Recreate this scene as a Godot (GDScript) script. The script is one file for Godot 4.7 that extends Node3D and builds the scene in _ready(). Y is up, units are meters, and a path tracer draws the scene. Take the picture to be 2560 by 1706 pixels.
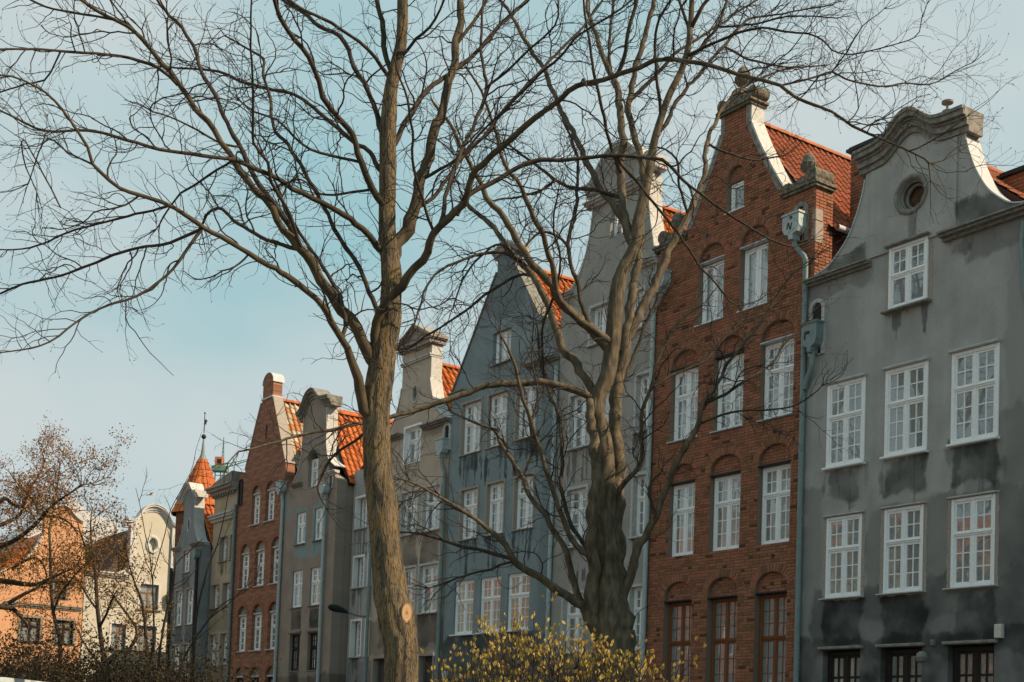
extends Node3D
# A row of gabled town houses seen between two bare trees, late low sun from the right.
# Street frame: s runs along the row away from the camera, h is height, t is distance out of the house fronts.
const ANGLE := 0.6078
const FRONT := 23.0
const SUN_ELEVATION := 35.0
const SUN_SKEW := 38.0

var D := Vector3(-sin(ANGLE), 0, -cos(ANGLE))
var N := Vector3(-cos(ANGLE), 0, sin(ANGLE))
var rng := RandomNumberGenerator.new()
var taken := {}
var M := {}
var frames := {}
var cs := 0.0
var unit_pane: ArrayMesh
var unit_curtain: ArrayMesh
var brick_meshes := []
var tile_meshes := []


func at(s: float, h: float, t := 0.0) -> Vector3:
	return D * s + N * (t - FRONT) + Vector3(0, h, 0)


func X(s: float) -> float:
	return cs - s


func numbered(called: String) -> String:
	if not taken.has(called):
		taken[called] = 0
		return called
	taken[called] += 1
	return "%s_%03d" % [called, taken[called]]


func tag(o: Node, label := "", category := "", group := "", kind := "") -> Node:
	if label: o.set_meta("label", label)
	if category: o.set_meta("category", category)
	if group: o.set_meta("group", group)
	if kind: o.set_meta("kind", kind)
	return o


func thing(called: String, label: String, category: String, pos := Vector3.ZERO, turn := 0.0, group := "") -> Node3D:
	var o := Node3D.new()
	o.name = numbered(called)
	add_child(o)
	o.position = pos
	o.rotation.y = turn
	tag(o, label, category, group)
	return o


func part(called: String, mesh: Mesh, mat: Material, parent: Node, pos := Vector3.ZERO) -> MeshInstance3D:
	var o := MeshInstance3D.new()
	o.name = called
	o.mesh = mesh
	o.material_override = mat
	o.position = pos
	parent.add_child(o, true)
	return o


# ---------------------------------------------------------------- mesh collecting
class MB:
	var v := PackedVector3Array()
	var n := PackedVector3Array()
	var uv := PackedVector2Array()
	var c := PackedColorArray()
	var idx := PackedInt32Array()
	var col := Color.WHITE
	var colored := false

	func vert(p: Vector3, nn: Vector3, u: Vector2) -> int:
		v.append(p); n.append(nn); uv.append(u)
		if colored: c.append(col)
		return v.size() - 1

	func tri(a: Vector3, b: Vector3, d: Vector3) -> void:
		var nn := (b - a).cross(d - a)
		if nn.length_squared() < 1e-14: return
		nn = nn.normalized()
		var i := v.size()
		for p in [a, b, d]:
			vert(p, nn, Vector2(p.x, p.y))
		idx.append_array([i, i + 2, i + 1])

	func quad(a: Vector3, b: Vector3, d: Vector3, e: Vector3) -> void:
		var nn := (b - a).cross(e - a)
		if nn.length_squared() < 1e-14: nn = (d - b).cross(e - b)
		if nn.length_squared() < 1e-14: return
		nn = nn.normalized()
		var i := v.size()
		vert(a, nn, Vector2(a.x, a.y)); vert(b, nn, Vector2(b.x, b.y)); vert(d, nn, Vector2(d.x, d.y)); vert(e, nn, Vector2(e.x, e.y))
		idx.append_array([i, i + 2, i + 1, i, i + 3, i + 2])

	func box(a: Vector3, b: Vector3) -> void:
		obb(Transform3D(Basis(), (a + b) / 2), (b - a).abs())

	func obb(t: Transform3D, size: Vector3) -> void:
		var h := size / 2
		var p := []
		for k in 8:
			p.append(t * Vector3(h.x if k & 1 else -h.x, h.y if k & 2 else -h.y, h.z if k & 4 else -h.z))
		quad(p[4], p[5], p[7], p[6])
		quad(p[1], p[0], p[2], p[3])
		quad(p[5], p[1], p[3], p[7])
		quad(p[0], p[4], p[6], p[2])
		quad(p[6], p[7], p[3], p[2])
		quad(p[0], p[1], p[5], p[4])

	# a box whose front edges (toward +z) are chamfered
	func cbox(a: Vector3, b: Vector3, e := 0.012) -> void:
		var lo := Vector3(minf(a.x, b.x), minf(a.y, b.y), minf(a.z, b.z))
		var hi := Vector3(maxf(a.x, b.x), maxf(a.y, b.y), maxf(a.z, b.z))
		var zf := hi.z
		var zm := hi.z - e
		var o := [Vector3(lo.x, lo.y, zm), Vector3(hi.x, lo.y, zm), Vector3(hi.x, hi.y, zm), Vector3(lo.x, hi.y, zm)]
		var i := [Vector3(lo.x + e, lo.y + e, zf), Vector3(hi.x - e, lo.y + e, zf), Vector3(hi.x - e, hi.y - e, zf), Vector3(lo.x + e, hi.y - e, zf)]
		var k := [Vector3(lo.x, lo.y, lo.z), Vector3(hi.x, lo.y, lo.z), Vector3(hi.x, hi.y, lo.z), Vector3(lo.x, hi.y, lo.z)]
		quad(i[0], i[1], i[2], i[3])
		for q in 4:
			var w := (q + 1) % 4
			quad(o[q], o[w], i[w], i[q])
			quad(k[q], k[w], o[w], o[q])
		quad(k[1], k[0], k[3], k[2])

	func prism(poly: PackedVector2Array, z0: float, z1: float) -> void:
		var p := poly
		if Geometry2D.is_polygon_clockwise(p): p.reverse()
		var t := Geometry2D.triangulate_polygon(p)
		for k in range(0, t.size(), 3):
			var a := p[t[k]]; var b := p[t[k + 1]]; var d := p[t[k + 2]]
			if (b - a).cross(d - a) < 0.0:
				var w := b; b = d; d = w
			tri(Vector3(a.x, a.y, z1), Vector3(b.x, b.y, z1), Vector3(d.x, d.y, z1))
			tri(Vector3(a.x, a.y, z0), Vector3(d.x, d.y, z0), Vector3(b.x, b.y, z0))
		for k in p.size():
			var a := p[k]; var b := p[(k + 1) % p.size()]
			quad(Vector3(a.x, a.y, z0), Vector3(b.x, b.y, z0), Vector3(b.x, b.y, z1), Vector3(a.x, a.y, z1))

	# a wall with openings: front at z, edges and reveals go back by thick
	func plate(outline: PackedVector2Array, holes: Array, z: float, thick: float, reveal: float) -> void:
		var cuts := [-999.0]
		for h in holes:
			var lo := 1e9; var hi := -1e9
			for p in h: lo = minf(lo, p.x); hi = maxf(hi, p.x)
			var m := (lo + hi) / 2
			var have := false
			for q in cuts:
				if absf(q - m) < 0.02: have = true
			if not have: cuts.append(m)
		cuts.append(999.0)
		cuts.sort()
		for k in cuts.size() - 1:
			var strip := PackedVector2Array([Vector2(cuts[k], -50), Vector2(cuts[k + 1], -50), Vector2(cuts[k + 1], 90), Vector2(cuts[k], 90)])
			var polys: Array = Geometry2D.intersect_polygons(outline, strip)
			for h in holes:
				var next := []
				for p in polys: next.append_array(Geometry2D.clip_polygons(p, h))
				polys = next
			for p: PackedVector2Array in polys:
				if Geometry2D.is_polygon_clockwise(p): continue
				var t := Geometry2D.triangulate_polygon(p)
				for q in range(0, t.size(), 3):
					var a := p[t[q]]; var b := p[t[q + 1]]; var d := p[t[q + 2]]
					if (b - a).cross(d - a) < 0.0:
						var w := b; b = d; d = w
					tri(Vector3(a.x, a.y, z), Vector3(b.x, b.y, z), Vector3(d.x, d.y, z))
		var o := outline.duplicate()
		if Geometry2D.is_polygon_clockwise(o): o.reverse()
		for k in o.size():
			var a := o[k]; var b := o[(k + 1) % o.size()]
			quad(Vector3(a.x, a.y, z - thick), Vector3(b.x, b.y, z - thick), Vector3(b.x, b.y, z), Vector3(a.x, a.y, z))
		for h: PackedVector2Array in holes:
			var g := h.duplicate()
			if not Geometry2D.is_polygon_clockwise(g): g.reverse()
			for k in g.size():
				var a := g[k]; var b := g[(k + 1) % g.size()]
				quad(Vector3(a.x, a.y, z - reveal), Vector3(b.x, b.y, z - reveal), Vector3(b.x, b.y, z), Vector3(a.x, a.y, z))

	# a moulding band under a path of (x, y): from y - d1 to y - d0, from z0 to z1
	func band(path: PackedVector2Array, d0: float, d1: float, z0: float, z1: float) -> void:
		for k in path.size() - 1:
			var a := path[k]; var b := path[k + 1]
			var at_ := Vector3(a.x, a.y - d0, z1); var bt := Vector3(b.x, b.y - d0, z1)
			var ab := Vector3(a.x, a.y - d1, z1); var bb := Vector3(b.x, b.y - d1, z1)
			var back := Vector3(0, 0, z0 - z1)
			quad(ab, bb, bt, at_)
			quad(at_, bt, bt + back, at_ + back)
			quad(ab + back, bb + back, bb, ab)
			if k == 0: quad(ab + back, ab, at_, at_ + back)
			if k == path.size() - 2: quad(bb, bb + back, bt + back, bt)

	# a thin cap along a path with normal thickness th, from z0 to z1
	func coping(path: PackedVector2Array, th: float, z0: float, z1: float) -> void:
		for k in path.size() - 1:
			var a := path[k]; var b := path[k + 1]
			var d := (b - a).normalized()
			var u := Vector2(-d.y, d.x)
			if u.y < -0.001 or (absf(u.y) < 0.001 and false): u = -u
			var x := Vector3(d.x, d.y, 0); var y := Vector3(u.x, u.y, 0)
			var basis := Basis(x, y, x.cross(y))
			obb(Transform3D(basis, Vector3((a.x + b.x) / 2, (a.y + b.y) / 2, (z0 + z1) / 2) + y * th / 2), Vector3(a.distance_to(b) + th * 0.3, th, absf(z1 - z0)))

	func ring(center: Vector3, rx: float, ry: float, tube: float, seg := 36, sides := 8) -> void:
		for k in seg:
			for q in sides:
				var p := []
				for w in [[k, q], [k + 1, q], [k + 1, q + 1], [k, q + 1]]:
					var a: float = TAU * w[0] / seg
					var b: float = TAU * w[1] / sides
					p.append(center + Vector3(cos(a) * (rx + tube * cos(b)), sin(a) * (ry + tube * cos(b)), tube * sin(b)))
				quad(p[0], p[1], p[2], p[3])

	func lathe(base: Vector3, prof: Array, seg := 20) -> void:
		for k in prof.size() - 1:
			for q in seg:
				var a := TAU * q / seg; var b := TAU * (q + 1) / seg
				var r0: float = prof[k][0]; var y0: float = prof[k][1]; var r1: float = prof[k + 1][0]; var y1: float = prof[k + 1][1]
				quad(base + Vector3(cos(b) * r0, y0, sin(b) * r0), base + Vector3(cos(a) * r0, y0, sin(a) * r0), base + Vector3(cos(a) * r1, y1, sin(a) * r1), base + Vector3(cos(b) * r1, y1, sin(b) * r1))

	# smooth tube through points
	func tube(pts: PackedVector3Array, rad: PackedFloat32Array, sides: int, warp: FastNoiseLite = null, amp := 0.0) -> void:
		var count := pts.size()
		var prev := Vector3.ZERO
		var first := v.size()
		var along := 0.0
		for k in count:
			var d := pts[mini(k + 1, count - 1)] - pts[maxi(k - 1, 0)]
			d = d.normalized()
			if prev == Vector3.ZERO:
				prev = d.cross(Vector3(0.31, 0.17, 0.93)).normalized()
			prev = (prev - d * prev.dot(d)).normalized()
			var side := d.cross(prev)
			if k > 0: along += pts[k].distance_to(pts[k - 1])
			for q in sides:
				var a := TAU * q / sides
				var u := prev * cos(a) + side * sin(a)
				var r := rad[k]
				if warp:
					var f := Vector3(u.x * 3.0, pts[k].y * 0.9, u.z * 3.0)
					r *= 1.0 + amp * (warp.get_noise_3d(f.x * 9.0, f.y * 7.0, f.z * 9.0) + 0.5 * warp.get_noise_3d(f.x * 40.0, f.y * 12.0, f.z * 40.0))
				vert(pts[k] + u * r, u, Vector2(float(q) / sides, along))
		for k in count - 1:
			for q in sides:
				var a := first + k * sides + q
				var b := first + k * sides + (q + 1) % sides
				idx.append_array([a, a + sides, b, b, a + sides, b + sides])

	func mesh() -> ArrayMesh:
		var m := ArrayMesh.new()
		var a := []
		a.resize(Mesh.ARRAY_MAX)
		a[Mesh.ARRAY_VERTEX] = v
		a[Mesh.ARRAY_NORMAL] = n
		a[Mesh.ARRAY_TEX_UV] = uv
		if colored: a[Mesh.ARRAY_COLOR] = c
		a[Mesh.ARRAY_INDEX] = idx
		m.add_surface_from_arrays(Mesh.PRIMITIVE_TRIANGLES, a)
		return m

	# recompute smooth normals of the last tube after warping
	func smooth_normals() -> void:
		for k in n.size(): n[k] = Vector3.ZERO
		for k in range(0, idx.size(), 3):
			var a := idx[k]; var b := idx[k + 1]; var d := idx[k + 2]
			var nn := (v[d] - v[a]).cross(v[b] - v[a])
			n[a] += nn; n[b] += nn; n[d] += nn
		for k in n.size(): n[k] = n[k].normalized()


# ---------------------------------------------------------------- materials
func lin(r: float, g: float, b: float, a := 1.0) -> Color:
	var c := Color(r, g, b).linear_to_srgb()
	c.a = a
	return c


func mat(called: String, c: Color, rough := 0.85, metal := 0.0) -> StandardMaterial3D:
	var m := StandardMaterial3D.new()
	m.resource_name = called
	m.albedo_color = c
	m.roughness = rough
	m.metallic = metal
	m.metallic_specular = 0.35
	return m


func noise(kind: int, freq: float, octaves := 4, seed_ := 1) -> FastNoiseLite:
	var f := FastNoiseLite.new()
	f.noise_type = kind
	f.frequency = freq
	f.fractal_octaves = octaves
	f.seed = seed_
	return f


func noise_tex(freq: float, dark: Color, light: Color, seed_ := 1, octaves := 5, size := 256, kind := FastNoiseLite.TYPE_SIMPLEX_SMOOTH) -> ImageTexture:
	var f := noise(kind, freq, octaves, seed_)
	var im := f.get_seamless_image(size, size)
	im.convert(Image.FORMAT_L8)
	var src := im.get_data()
	var out := PackedByteArray()
	out.resize(size * size * 3)
	for k in src.size():
		var c := dark.lerp(light, src[k] / 255.0)
		out[k * 3] = int(c.r * 255); out[k * 3 + 1] = int(c.g * 255); out[k * 3 + 2] = int(c.b * 255)
	return ImageTexture.create_from_image(Image.create_from_data(size, size, false, Image.FORMAT_RGB8, out))


func grained(called: String, dark: Color, light: Color, scale: Vector3, freq: float, seed_: int, rough := 0.9, bump := 0.0) -> StandardMaterial3D:
	var m := mat(called, Color.WHITE, rough)
	m.albedo_texture = noise_tex(freq, dark, light, seed_)
	m.uv1_triplanar = true
	m.uv1_scale = scale
	if bump > 0.0:
		m.heightmap_enabled = true
		m.heightmap_texture = m.albedo_texture
		m.heightmap_scale = bump
	return m


# plaster of one house front: colour with grain, blotches, dirt and damp marks, and shade painted on the lower storeys.
# marks: [kind, s0, s1, h0, h1, colour to lean to, strength]; kind "patch" has a ragged outline, "runs" drips down from its top.
func plaster(called: String, base: Color, width: float, height: float, marks: Array, seed_: int, blotch := 0.16, ppm := 36.0) -> StandardMaterial3D:
	var w := int(width * ppm); var h := int(height * ppm)
	var fine := noise(FastNoiseLite.TYPE_SIMPLEX_SMOOTH, 0.42, 3, seed_).get_image(w, h)
	var mid := noise(FastNoiseLite.TYPE_SIMPLEX_SMOOTH, 0.022, 5, seed_ + 7).get_image(w, h)
	var runs := noise(FastNoiseLite.TYPE_SIMPLEX_SMOOTH, 0.11, 3, seed_ + 13).get_image(w, maxi(2, h / 14))
	fine.convert(Image.FORMAT_L8); mid.convert(Image.FORMAT_L8); runs.convert(Image.FORMAT_L8)
	runs.resize(w, h, Image.INTERPOLATE_CUBIC)
	var a := fine.get_data(); var b := mid.get_data(); var r := runs.get_data()
	var px := PackedFloat32Array()
	px.resize(w * h * 3)
	for k in w * h:
		var f := 1.0 + (a[k] - 128) / 128.0 * 0.07 + (b[k] - 128) / 128.0 * blotch + (r[k] - 128) / 128.0 * 0.05
		px[k * 3] = base.r * f; px[k * 3 + 1] = base.g * f; px[k * 3 + 2] = base.b * f
	for q in marks:
		var x0 := (X(maxf(q[1], q[2])) + width / 2) * ppm; var x1 := (X(minf(q[1], q[2])) + width / 2) * ppm
		var y1: float = h - q[3] * ppm; var y0: float = h - q[4] * ppm
		var pad := 0.22 * ppm
		var c: Color = q[5]
		var most: float = q[6]
		for y in range(maxi(0, int(y0 - pad)), mini(h, int(y1 + pad))):
			for x in range(maxi(0, int(x0 - pad)), mini(w, int(x1 + pad))):
				var k := y * w + x
				var d := 0.0
				if q[0] == "patch":
					d = minf(minf(x - x0, x1 - x), minf(y - y0, y1 - y)) / ppm + (b[k] - 128) / 128.0 * 0.20 + (r[k] - 128) / 128.0 * 0.05 + (a[k] - 128) / 128.0 * 0.03
					d = clampf(d / 0.09 + 0.5, 0, 1)
				elif q[0] == "box":
					d = minf(minf(x - x0, x1 - x), minf(y - y0, y1 - y)) / ppm + (b[k] - 128) / 128.0 * 0.05 + (a[k] - 128) / 128.0 * 0.03
					d = clampf(d / 0.04 + 0.5, 0, 1)
				else:
					var reach: float = y0 + (y1 - y0) * clampf(0.25 + (r[k] - 128) / 128.0 * 1.5 + (b[k] - 128) / 128.0 * 0.8, 0.0, 1.0)
					d = clampf((reach - y) / (0.12 * ppm), 0, 1) * clampf((minf(x - x0, x1 - x) / ppm + (b[k] - 128) / 128.0 * 0.15) / 0.06 + 0.5, 0, 1) * clampf((y - y0) / 2.0 + 1.0, 0, 1)
				d *= most * (0.82 + (b[k] - 128) / 128.0 * 0.45)
				d = clampf(d, 0, 1)
				px[k * 3] = lerpf(px[k * 3], c.r, d); px[k * 3 + 1] = lerpf(px[k * 3 + 1], c.g, d); px[k * 3 + 2] = lerpf(px[k * 3 + 2], c.b, d)
	var out := PackedByteArray()
	out.resize(w * h * 3)
	for k in w * h:
		var c := Color(px[k * 3], px[k * 3 + 1], px[k * 3 + 2]).linear_to_srgb()
		out[k * 3] = clampi(int(c.r * 255), 0, 255); out[k * 3 + 1] = clampi(int(c.g * 255), 0, 255); out[k * 3 + 2] = clampi(int(c.b * 255), 0, 255)
	var m := mat(called, Color.WHITE, 0.95)
	m.albedo_texture = ImageTexture.create_from_image(Image.create_from_data(w, h, false, Image.FORMAT_RGB8, out))
	m.uv1_scale = Vector3(1.0 / width, -1.0 / height, 1)
	m.uv1_offset = Vector3(0.5, 1.0, 0)
	m.texture_repeat = false
	return m


# brickwork too far away to tell the bricks apart
func far_brick(called: String, base: Color, mortar: Color, seed_: int) -> StandardMaterial3D:
	var w := 260; var h := 152
	var im := Image.create(w, h, false, Image.FORMAT_RGB8)
	im.fill(mortar.linear_to_srgb())
	var g := RandomNumberGenerator.new()
	g.seed = seed_
	for row in 8:
		var x := 0 if row % 2 == 0 else -16
		while x < w:
			var f := g.randf_range(0.66, 1.22)
			var c := Color(base.r * f, base.g * f * g.randf_range(0.92, 1.05), base.b * f).linear_to_srgb()
			for piece in [x, x + w if x < 0 else 99999]:
				im.fill_rect(Rect2i(piece, row * 19, 62, 16), c)
			x += 65
	var m := mat(called, Color.WHITE, 0.95)
	m.albedo_texture = ImageTexture.create_from_image(im)
	m.uv1_scale = Vector3(1.0 / 1.04, -1.0 / 0.61, 1)
	return m

const TREE_A := [
	[-1.18,1.51,-14.50,0.2065,-1.20,1.94,-14.50,0.1933,-1.21,2.18,-14.50,0.1845,-1.23,2.56,-14.50,0.1889,-1.30,2.91,-14.50,0.2021,-1.37,3.17,-14.50,0.1933,-1.39,3.35,-14.50,0.1845,-1.43,3.57,-14.50,0.1670,-1.49,4.04,-14.50,0.1670,-1.56,4.50,-14.50,0.1538,-1.60,4.95,-14.50,0.1494,-1.61,5.27,-14.50,0.1494,-1.58,5.58,-14.50,0.1494,-1.55,5.90,-14.50,0.1406,-1.50,6.20,-14.50,0.1230,-1.50,6.46,-14.50,0.1142,-1.50,6.72,-14.50,0.1142,-1.55,7.04,-14.50,0.1011,-1.58,7.31,-14.50,0.0945,-1.59,7.77,-14.50,0.0945,-1.61,8.30,-14.50,0.0923,-1.61,8.56,-14.50,0.0879,-1.60,8.83,-14.50,0.0747,-1.56,9.10,-14.50,0.0703,-1.51,9.36,-14.50,0.0615,-1.50,9.63,-14.50,0.0615,-1.51,9.90,-14.50,0.0593,-1.52,10.46,-14.50,0.0483,-1.48,11.02,-14.50,0.0352,-1.48,11.59,-14.50,0.0176],
	[-1.51,6.88,-14.50,0.0791,-1.38,7.29,-14.59,0.0751,-1.28,7.61,-14.66,0.0666,-1.23,7.88,-14.71,0.0669,-1.22,8.06,-14.76,0.0626,-1.15,8.38,-14.84,0.0585,-1.08,8.78,-14.96,0.0544,-1.02,9.09,-15.07,0.0502,-0.95,9.58,-15.23,0.0462,-0.93,10.01,-15.38,0.0443,-0.92,10.51,-15.53,0.0424,-0.91,11.27,-15.70,0.0286,-0.86,11.97,-15.77,0.0143],
	[-1.62,5.73,-14.50,0.0571,-1.64,6.00,-14.40,0.0523,-1.58,6.24,-14.30,0.0477,-1.37,6.50,-14.15,0.0472,-1.14,6.72,-14.01,0.0446,-0.99,6.95,-13.87,0.0420,-0.77,7.13,-13.72,0.0374,-0.68,7.22,-13.65,0.0372,-0.61,7.45,-13.49,0.0327,-0.36,7.63,-13.30,0.0322,-0.20,7.73,-13.17,0.0299,0.19,7.95,-12.88,0.0273,0.44,8.07,-12.69,0.0250,0.76,8.07,-12.51,0.0227,1.02,8.11,-12.36,0.0225,1.15,8.15,-12.29,0.0223,1.42,8.08,-12.16,0.0203,1.62,7.99,-12.07,0.0201,1.90,7.86,-11.96,0.0181,2.13,7.77,-11.88,0.0166,2.28,7.70,-11.83,0.0154,2.42,7.57,-11.79,0.0143,2.73,7.41,-11.71,0.0124,2.91,7.28,-11.68,0.0117,3.16,7.14,-11.63,0.0106,3.53,6.94,-11.56,0.0077,3.57,6.89,-11.55,0.0070,3.58,6.73,-11.53,0.0049],
	[-0.76,7.13,-13.72,0.0291,-0.68,7.32,-13.75,0.0271,-0.47,7.50,-13.79,0.0272,-0.22,7.66,-13.83,0.0252,0.03,7.80,-13.86,0.0252,0.31,7.83,-13.87,0.0231,0.58,7.87,-13.88,0.0210,0.87,7.90,-13.87,0.0210,1.18,7.89,-13.86,0.0193,1.41,7.87,-13.86,0.0185,1.52,7.79,-13.86,0.0168,1.65,7.67,-13.87,0.0168,1.84,7.54,-13.89,0.0152,2.03,7.41,-13.93,0.0139,2.26,7.29,-13.99,0.0127,2.63,7.14,-14.11,0.0107,2.93,7.11,-14.22,0.0086,3.13,7.22,-14.30,0.0052],
	[0.93,7.89,-13.87,0.0168,1.09,7.76,-14.00,0.0161,1.30,7.61,-14.17,0.0155,1.50,7.47,-14.36,0.0148,1.76,7.28,-14.61,0.0133,1.96,7.09,-14.80,0.0117,2.19,6.92,-14.93,0.0104,2.36,6.75,-15.01,0.0091,2.47,6.70,-15.04,0.0059],
	[-0.96,7.01,-13.84,0.0273,-0.91,7.30,-13.97,0.0254,-0.87,7.71,-14.18,0.0236,-0.77,8.11,-14.39,0.0218,-0.67,8.45,-14.55,0.0220,-0.56,8.83,-14.71,0.0205,-0.53,9.06,-14.79,0.0202,-0.60,9.45,-14.90,0.0181,-0.63,9.92,-15.04,0.0164,-0.63,10.38,-15.21,0.0138],
	[-0.53,9.06,-14.79,0.0161,-0.31,9.20,-14.67,0.0147,-0.06,9.40,-14.53,0.0132,0.22,9.55,-14.30,0.0113,0.24,9.76,-14.10,0.0094],
	[-1.28,7.53,-14.64,0.0244,-1.10,7.73,-14.75,0.0224,-0.79,8.33,-15.03,0.0205,-0.47,8.80,-15.23,0.0208,-0.34,9.05,-15.30,0.0195,0.06,9.59,-15.46,0.0187,0.21,9.83,-15.54,0.0169,0.53,10.27,-15.72,0.0152,0.65,10.48,-15.81,0.0144,0.84,10.87,-16.00,0.0126],
	[-0.34,9.04,-15.30,0.0176,-0.02,9.33,-15.15,0.0165,0.36,9.59,-14.92,0.0145,0.48,9.71,-14.84,0.0135,0.88,9.94,-14.71,0.0116,1.13,10.13,-14.69,0.0089],
	[-1.21,7.94,-14.73,0.0201,-0.93,8.08,-14.65,0.0178,-0.75,8.23,-14.61,0.0155,-0.58,8.45,-14.59,0.0133,-0.43,8.56,-14.53,0.0110],
	[-1.59,9.05,-14.50,0.0352,-1.66,9.21,-14.53,0.0330,-1.73,9.63,-14.59,0.0309,-1.81,9.99,-14.68,0.0267,-1.96,10.78,-14.90,0.0135],
	[-1.00,6.97,-13.86,0.0176,-1.10,7.19,-13.71,0.0166,-1.22,7.55,-13.35,0.0146,-1.22,7.74,-13.15,0.0136,-1.25,7.99,-12.96,0.0126,-1.37,8.24,-12.84,0.0101,-1.39,8.35,-12.80,0.0078],
	[-1.59,7.42,-14.50,0.0439,-1.69,7.57,-14.41,0.0393,-1.80,7.76,-14.30,0.0368,-1.90,7.98,-14.19,0.0344,-1.99,8.21,-14.08,0.0320,-2.13,8.30,-14.01,0.0297,-2.27,8.46,-13.90,0.0295,-2.30,8.59,-13.81,0.0272,-2.40,8.75,-13.66,0.0269,-2.53,8.87,-13.49,0.0245,-2.65,8.98,-13.30,0.0242,-2.69,9.10,-13.15,0.0219,-2.75,9.33,-12.88,0.0117],
	[-1.62,8.27,-14.50,0.0352,-1.72,8.43,-14.57,0.0331,-1.80,8.71,-14.68,0.0311,-1.88,8.97,-14.77,0.0291,-2.01,9.19,-14.84,0.0292,-2.13,9.42,-14.91,0.0271,-2.26,9.72,-15.00,0.0273,-2.47,9.84,-15.08,0.0251,-2.72,10.09,-15.23,0.0231,-3.06,10.40,-15.46,0.0211],
	[-1.60,8.94,-14.50,0.0264,-1.64,9.00,-14.45,0.0241,-1.77,9.12,-14.30,0.0217,-1.93,9.20,-14.15,0.0197,-2.13,9.27,-14.02,0.0187,-2.39,9.36,-13.90,0.0168,-2.55,9.39,-13.81,0.0167,-2.67,9.42,-13.72,0.0150],
	[-1.61,7.81,-14.50,0.0308,-1.72,8.00,-14.61,0.0288,-1.83,8.23,-14.74,0.0268,-2.00,8.37,-14.87,0.0248,-2.15,8.51,-14.98,0.0250,-2.52,8.93,-15.28,0.0232,-2.80,9.22,-15.49,0.0216,-3.11,9.35,-15.65,0.0204,-3.43,9.50,-15.81,0.0192,-3.62,9.59,-15.89,0.0183,-3.92,9.76,-16.01,0.0160,-4.40,9.88,-16.19,0.0132,-4.73,9.95,-16.33,0.0099],
	[-1.87,7.89,-14.24,0.0164,-2.17,7.92,-14.18,0.0150,-2.41,7.95,-14.11,0.0141,-2.58,8.05,-14.02,0.0127,-2.75,8.20,-13.93,0.0118,-3.00,8.25,-13.89,0.0101,-3.15,8.36,-13.89,0.0084],
	[-1.72,7.65,-14.37,0.0152,-1.97,7.65,-14.46,0.0140,-2.19,7.64,-14.55,0.0132,-2.37,7.66,-14.58,0.0115],
	[-1.60,6.18,-14.32,0.0304,-1.63,6.28,-14.36,0.0283,-1.89,6.86,-14.56,0.0265,-2.19,7.30,-14.71,0.0245,-2.39,7.67,-14.82,0.0238,-2.58,8.02,-14.93,0.0226,-2.83,8.43,-15.10,0.0211,-3.04,8.72,-15.24,0.0199,-3.15,9.16,-15.44,0.0187,-3.28,9.52,-15.60,0.0170,-3.30,9.78,-15.72,0.0162,-3.49,9.94,-15.83,0.0144,-3.64,10.05,-15.91,0.0121,-3.87,10.22,-16.02,0.0097],
	[-1.55,6.95,-14.50,0.0395,-1.63,7.00,-14.45,0.0372,-1.82,7.15,-14.28,0.0346,-2.03,7.24,-14.12,0.0321,-2.30,7.31,-13.90,0.0295,-2.50,7.34,-13.73,0.0270,-2.56,7.38,-13.66,0.0269,-2.71,7.39,-13.53,0.0246,-2.91,7.41,-13.34,0.0222,-3.05,7.41,-13.22,0.0208,-3.31,7.36,-13.01,0.0197,-3.58,7.31,-12.81,0.0179,-3.85,7.30,-12.63,0.0165,-4.14,7.31,-12.48,0.0151,-4.37,7.28,-12.37,0.0135,-4.54,7.23,-12.30,0.0123,-4.71,7.23,-12.23,0.0111,-4.98,7.31,-12.08,0.0088],
	[-1.59,5.65,-14.50,0.0747,-1.68,5.77,-14.45,0.0701,-1.76,5.90,-14.40,0.0676,-1.93,6.17,-14.28,0.0627,-2.17,6.44,-14.13,0.0578,-2.32,6.65,-14.02,0.0531,-2.46,6.82,-13.94,0.0465,-2.60,6.98,-13.86,0.0399,-2.73,7.16,-13.79,0.0376,-2.90,7.33,-13.73,0.0354,-3.07,7.53,-13.68,0.0332,-3.15,7.63,-13.66,0.0315,-3.35,7.90,-13.62,0.0297,-3.62,8.22,-13.58,0.0276,-3.82,8.47,-13.55,0.0255,-4.04,8.71,-13.50,0.0233,-4.20,8.87,-13.45,0.0212,-4.45,8.97,-13.37,0.0186,-4.64,9.04,-13.28,0.0169,-4.72,9.08,-13.23,0.0160],
	[-2.46,6.82,-13.94,0.0338,-2.60,7.08,-14.02,0.0319,-2.73,7.28,-14.08,0.0307,-2.90,7.50,-14.15,0.0300,-3.07,7.77,-14.23,0.0289,-3.22,8.05,-14.32,0.0273,-3.37,8.30,-14.41,0.0262,-3.55,8.65,-14.56,0.0243,-3.80,9.12,-14.77,0.0224,-3.97,9.50,-14.93,0.0208,-4.15,9.81,-15.05,0.0192,-4.43,10.11,-15.16,0.0175,-4.50,10.21,-15.19,0.0161],
	[-2.40,6.75,-13.97,0.0212,-2.56,7.13,-13.70,0.0191,-2.71,7.34,-13.52,0.0172,-2.72,7.48,-13.41,0.0163,-2.85,7.61,-13.24,0.0144,-2.82,7.82,-13.01,0.0130,-2.78,8.02,-12.73,0.0116,-2.74,8.25,-12.40,0.0098,-2.69,8.51,-12.13,0.0081],
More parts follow.
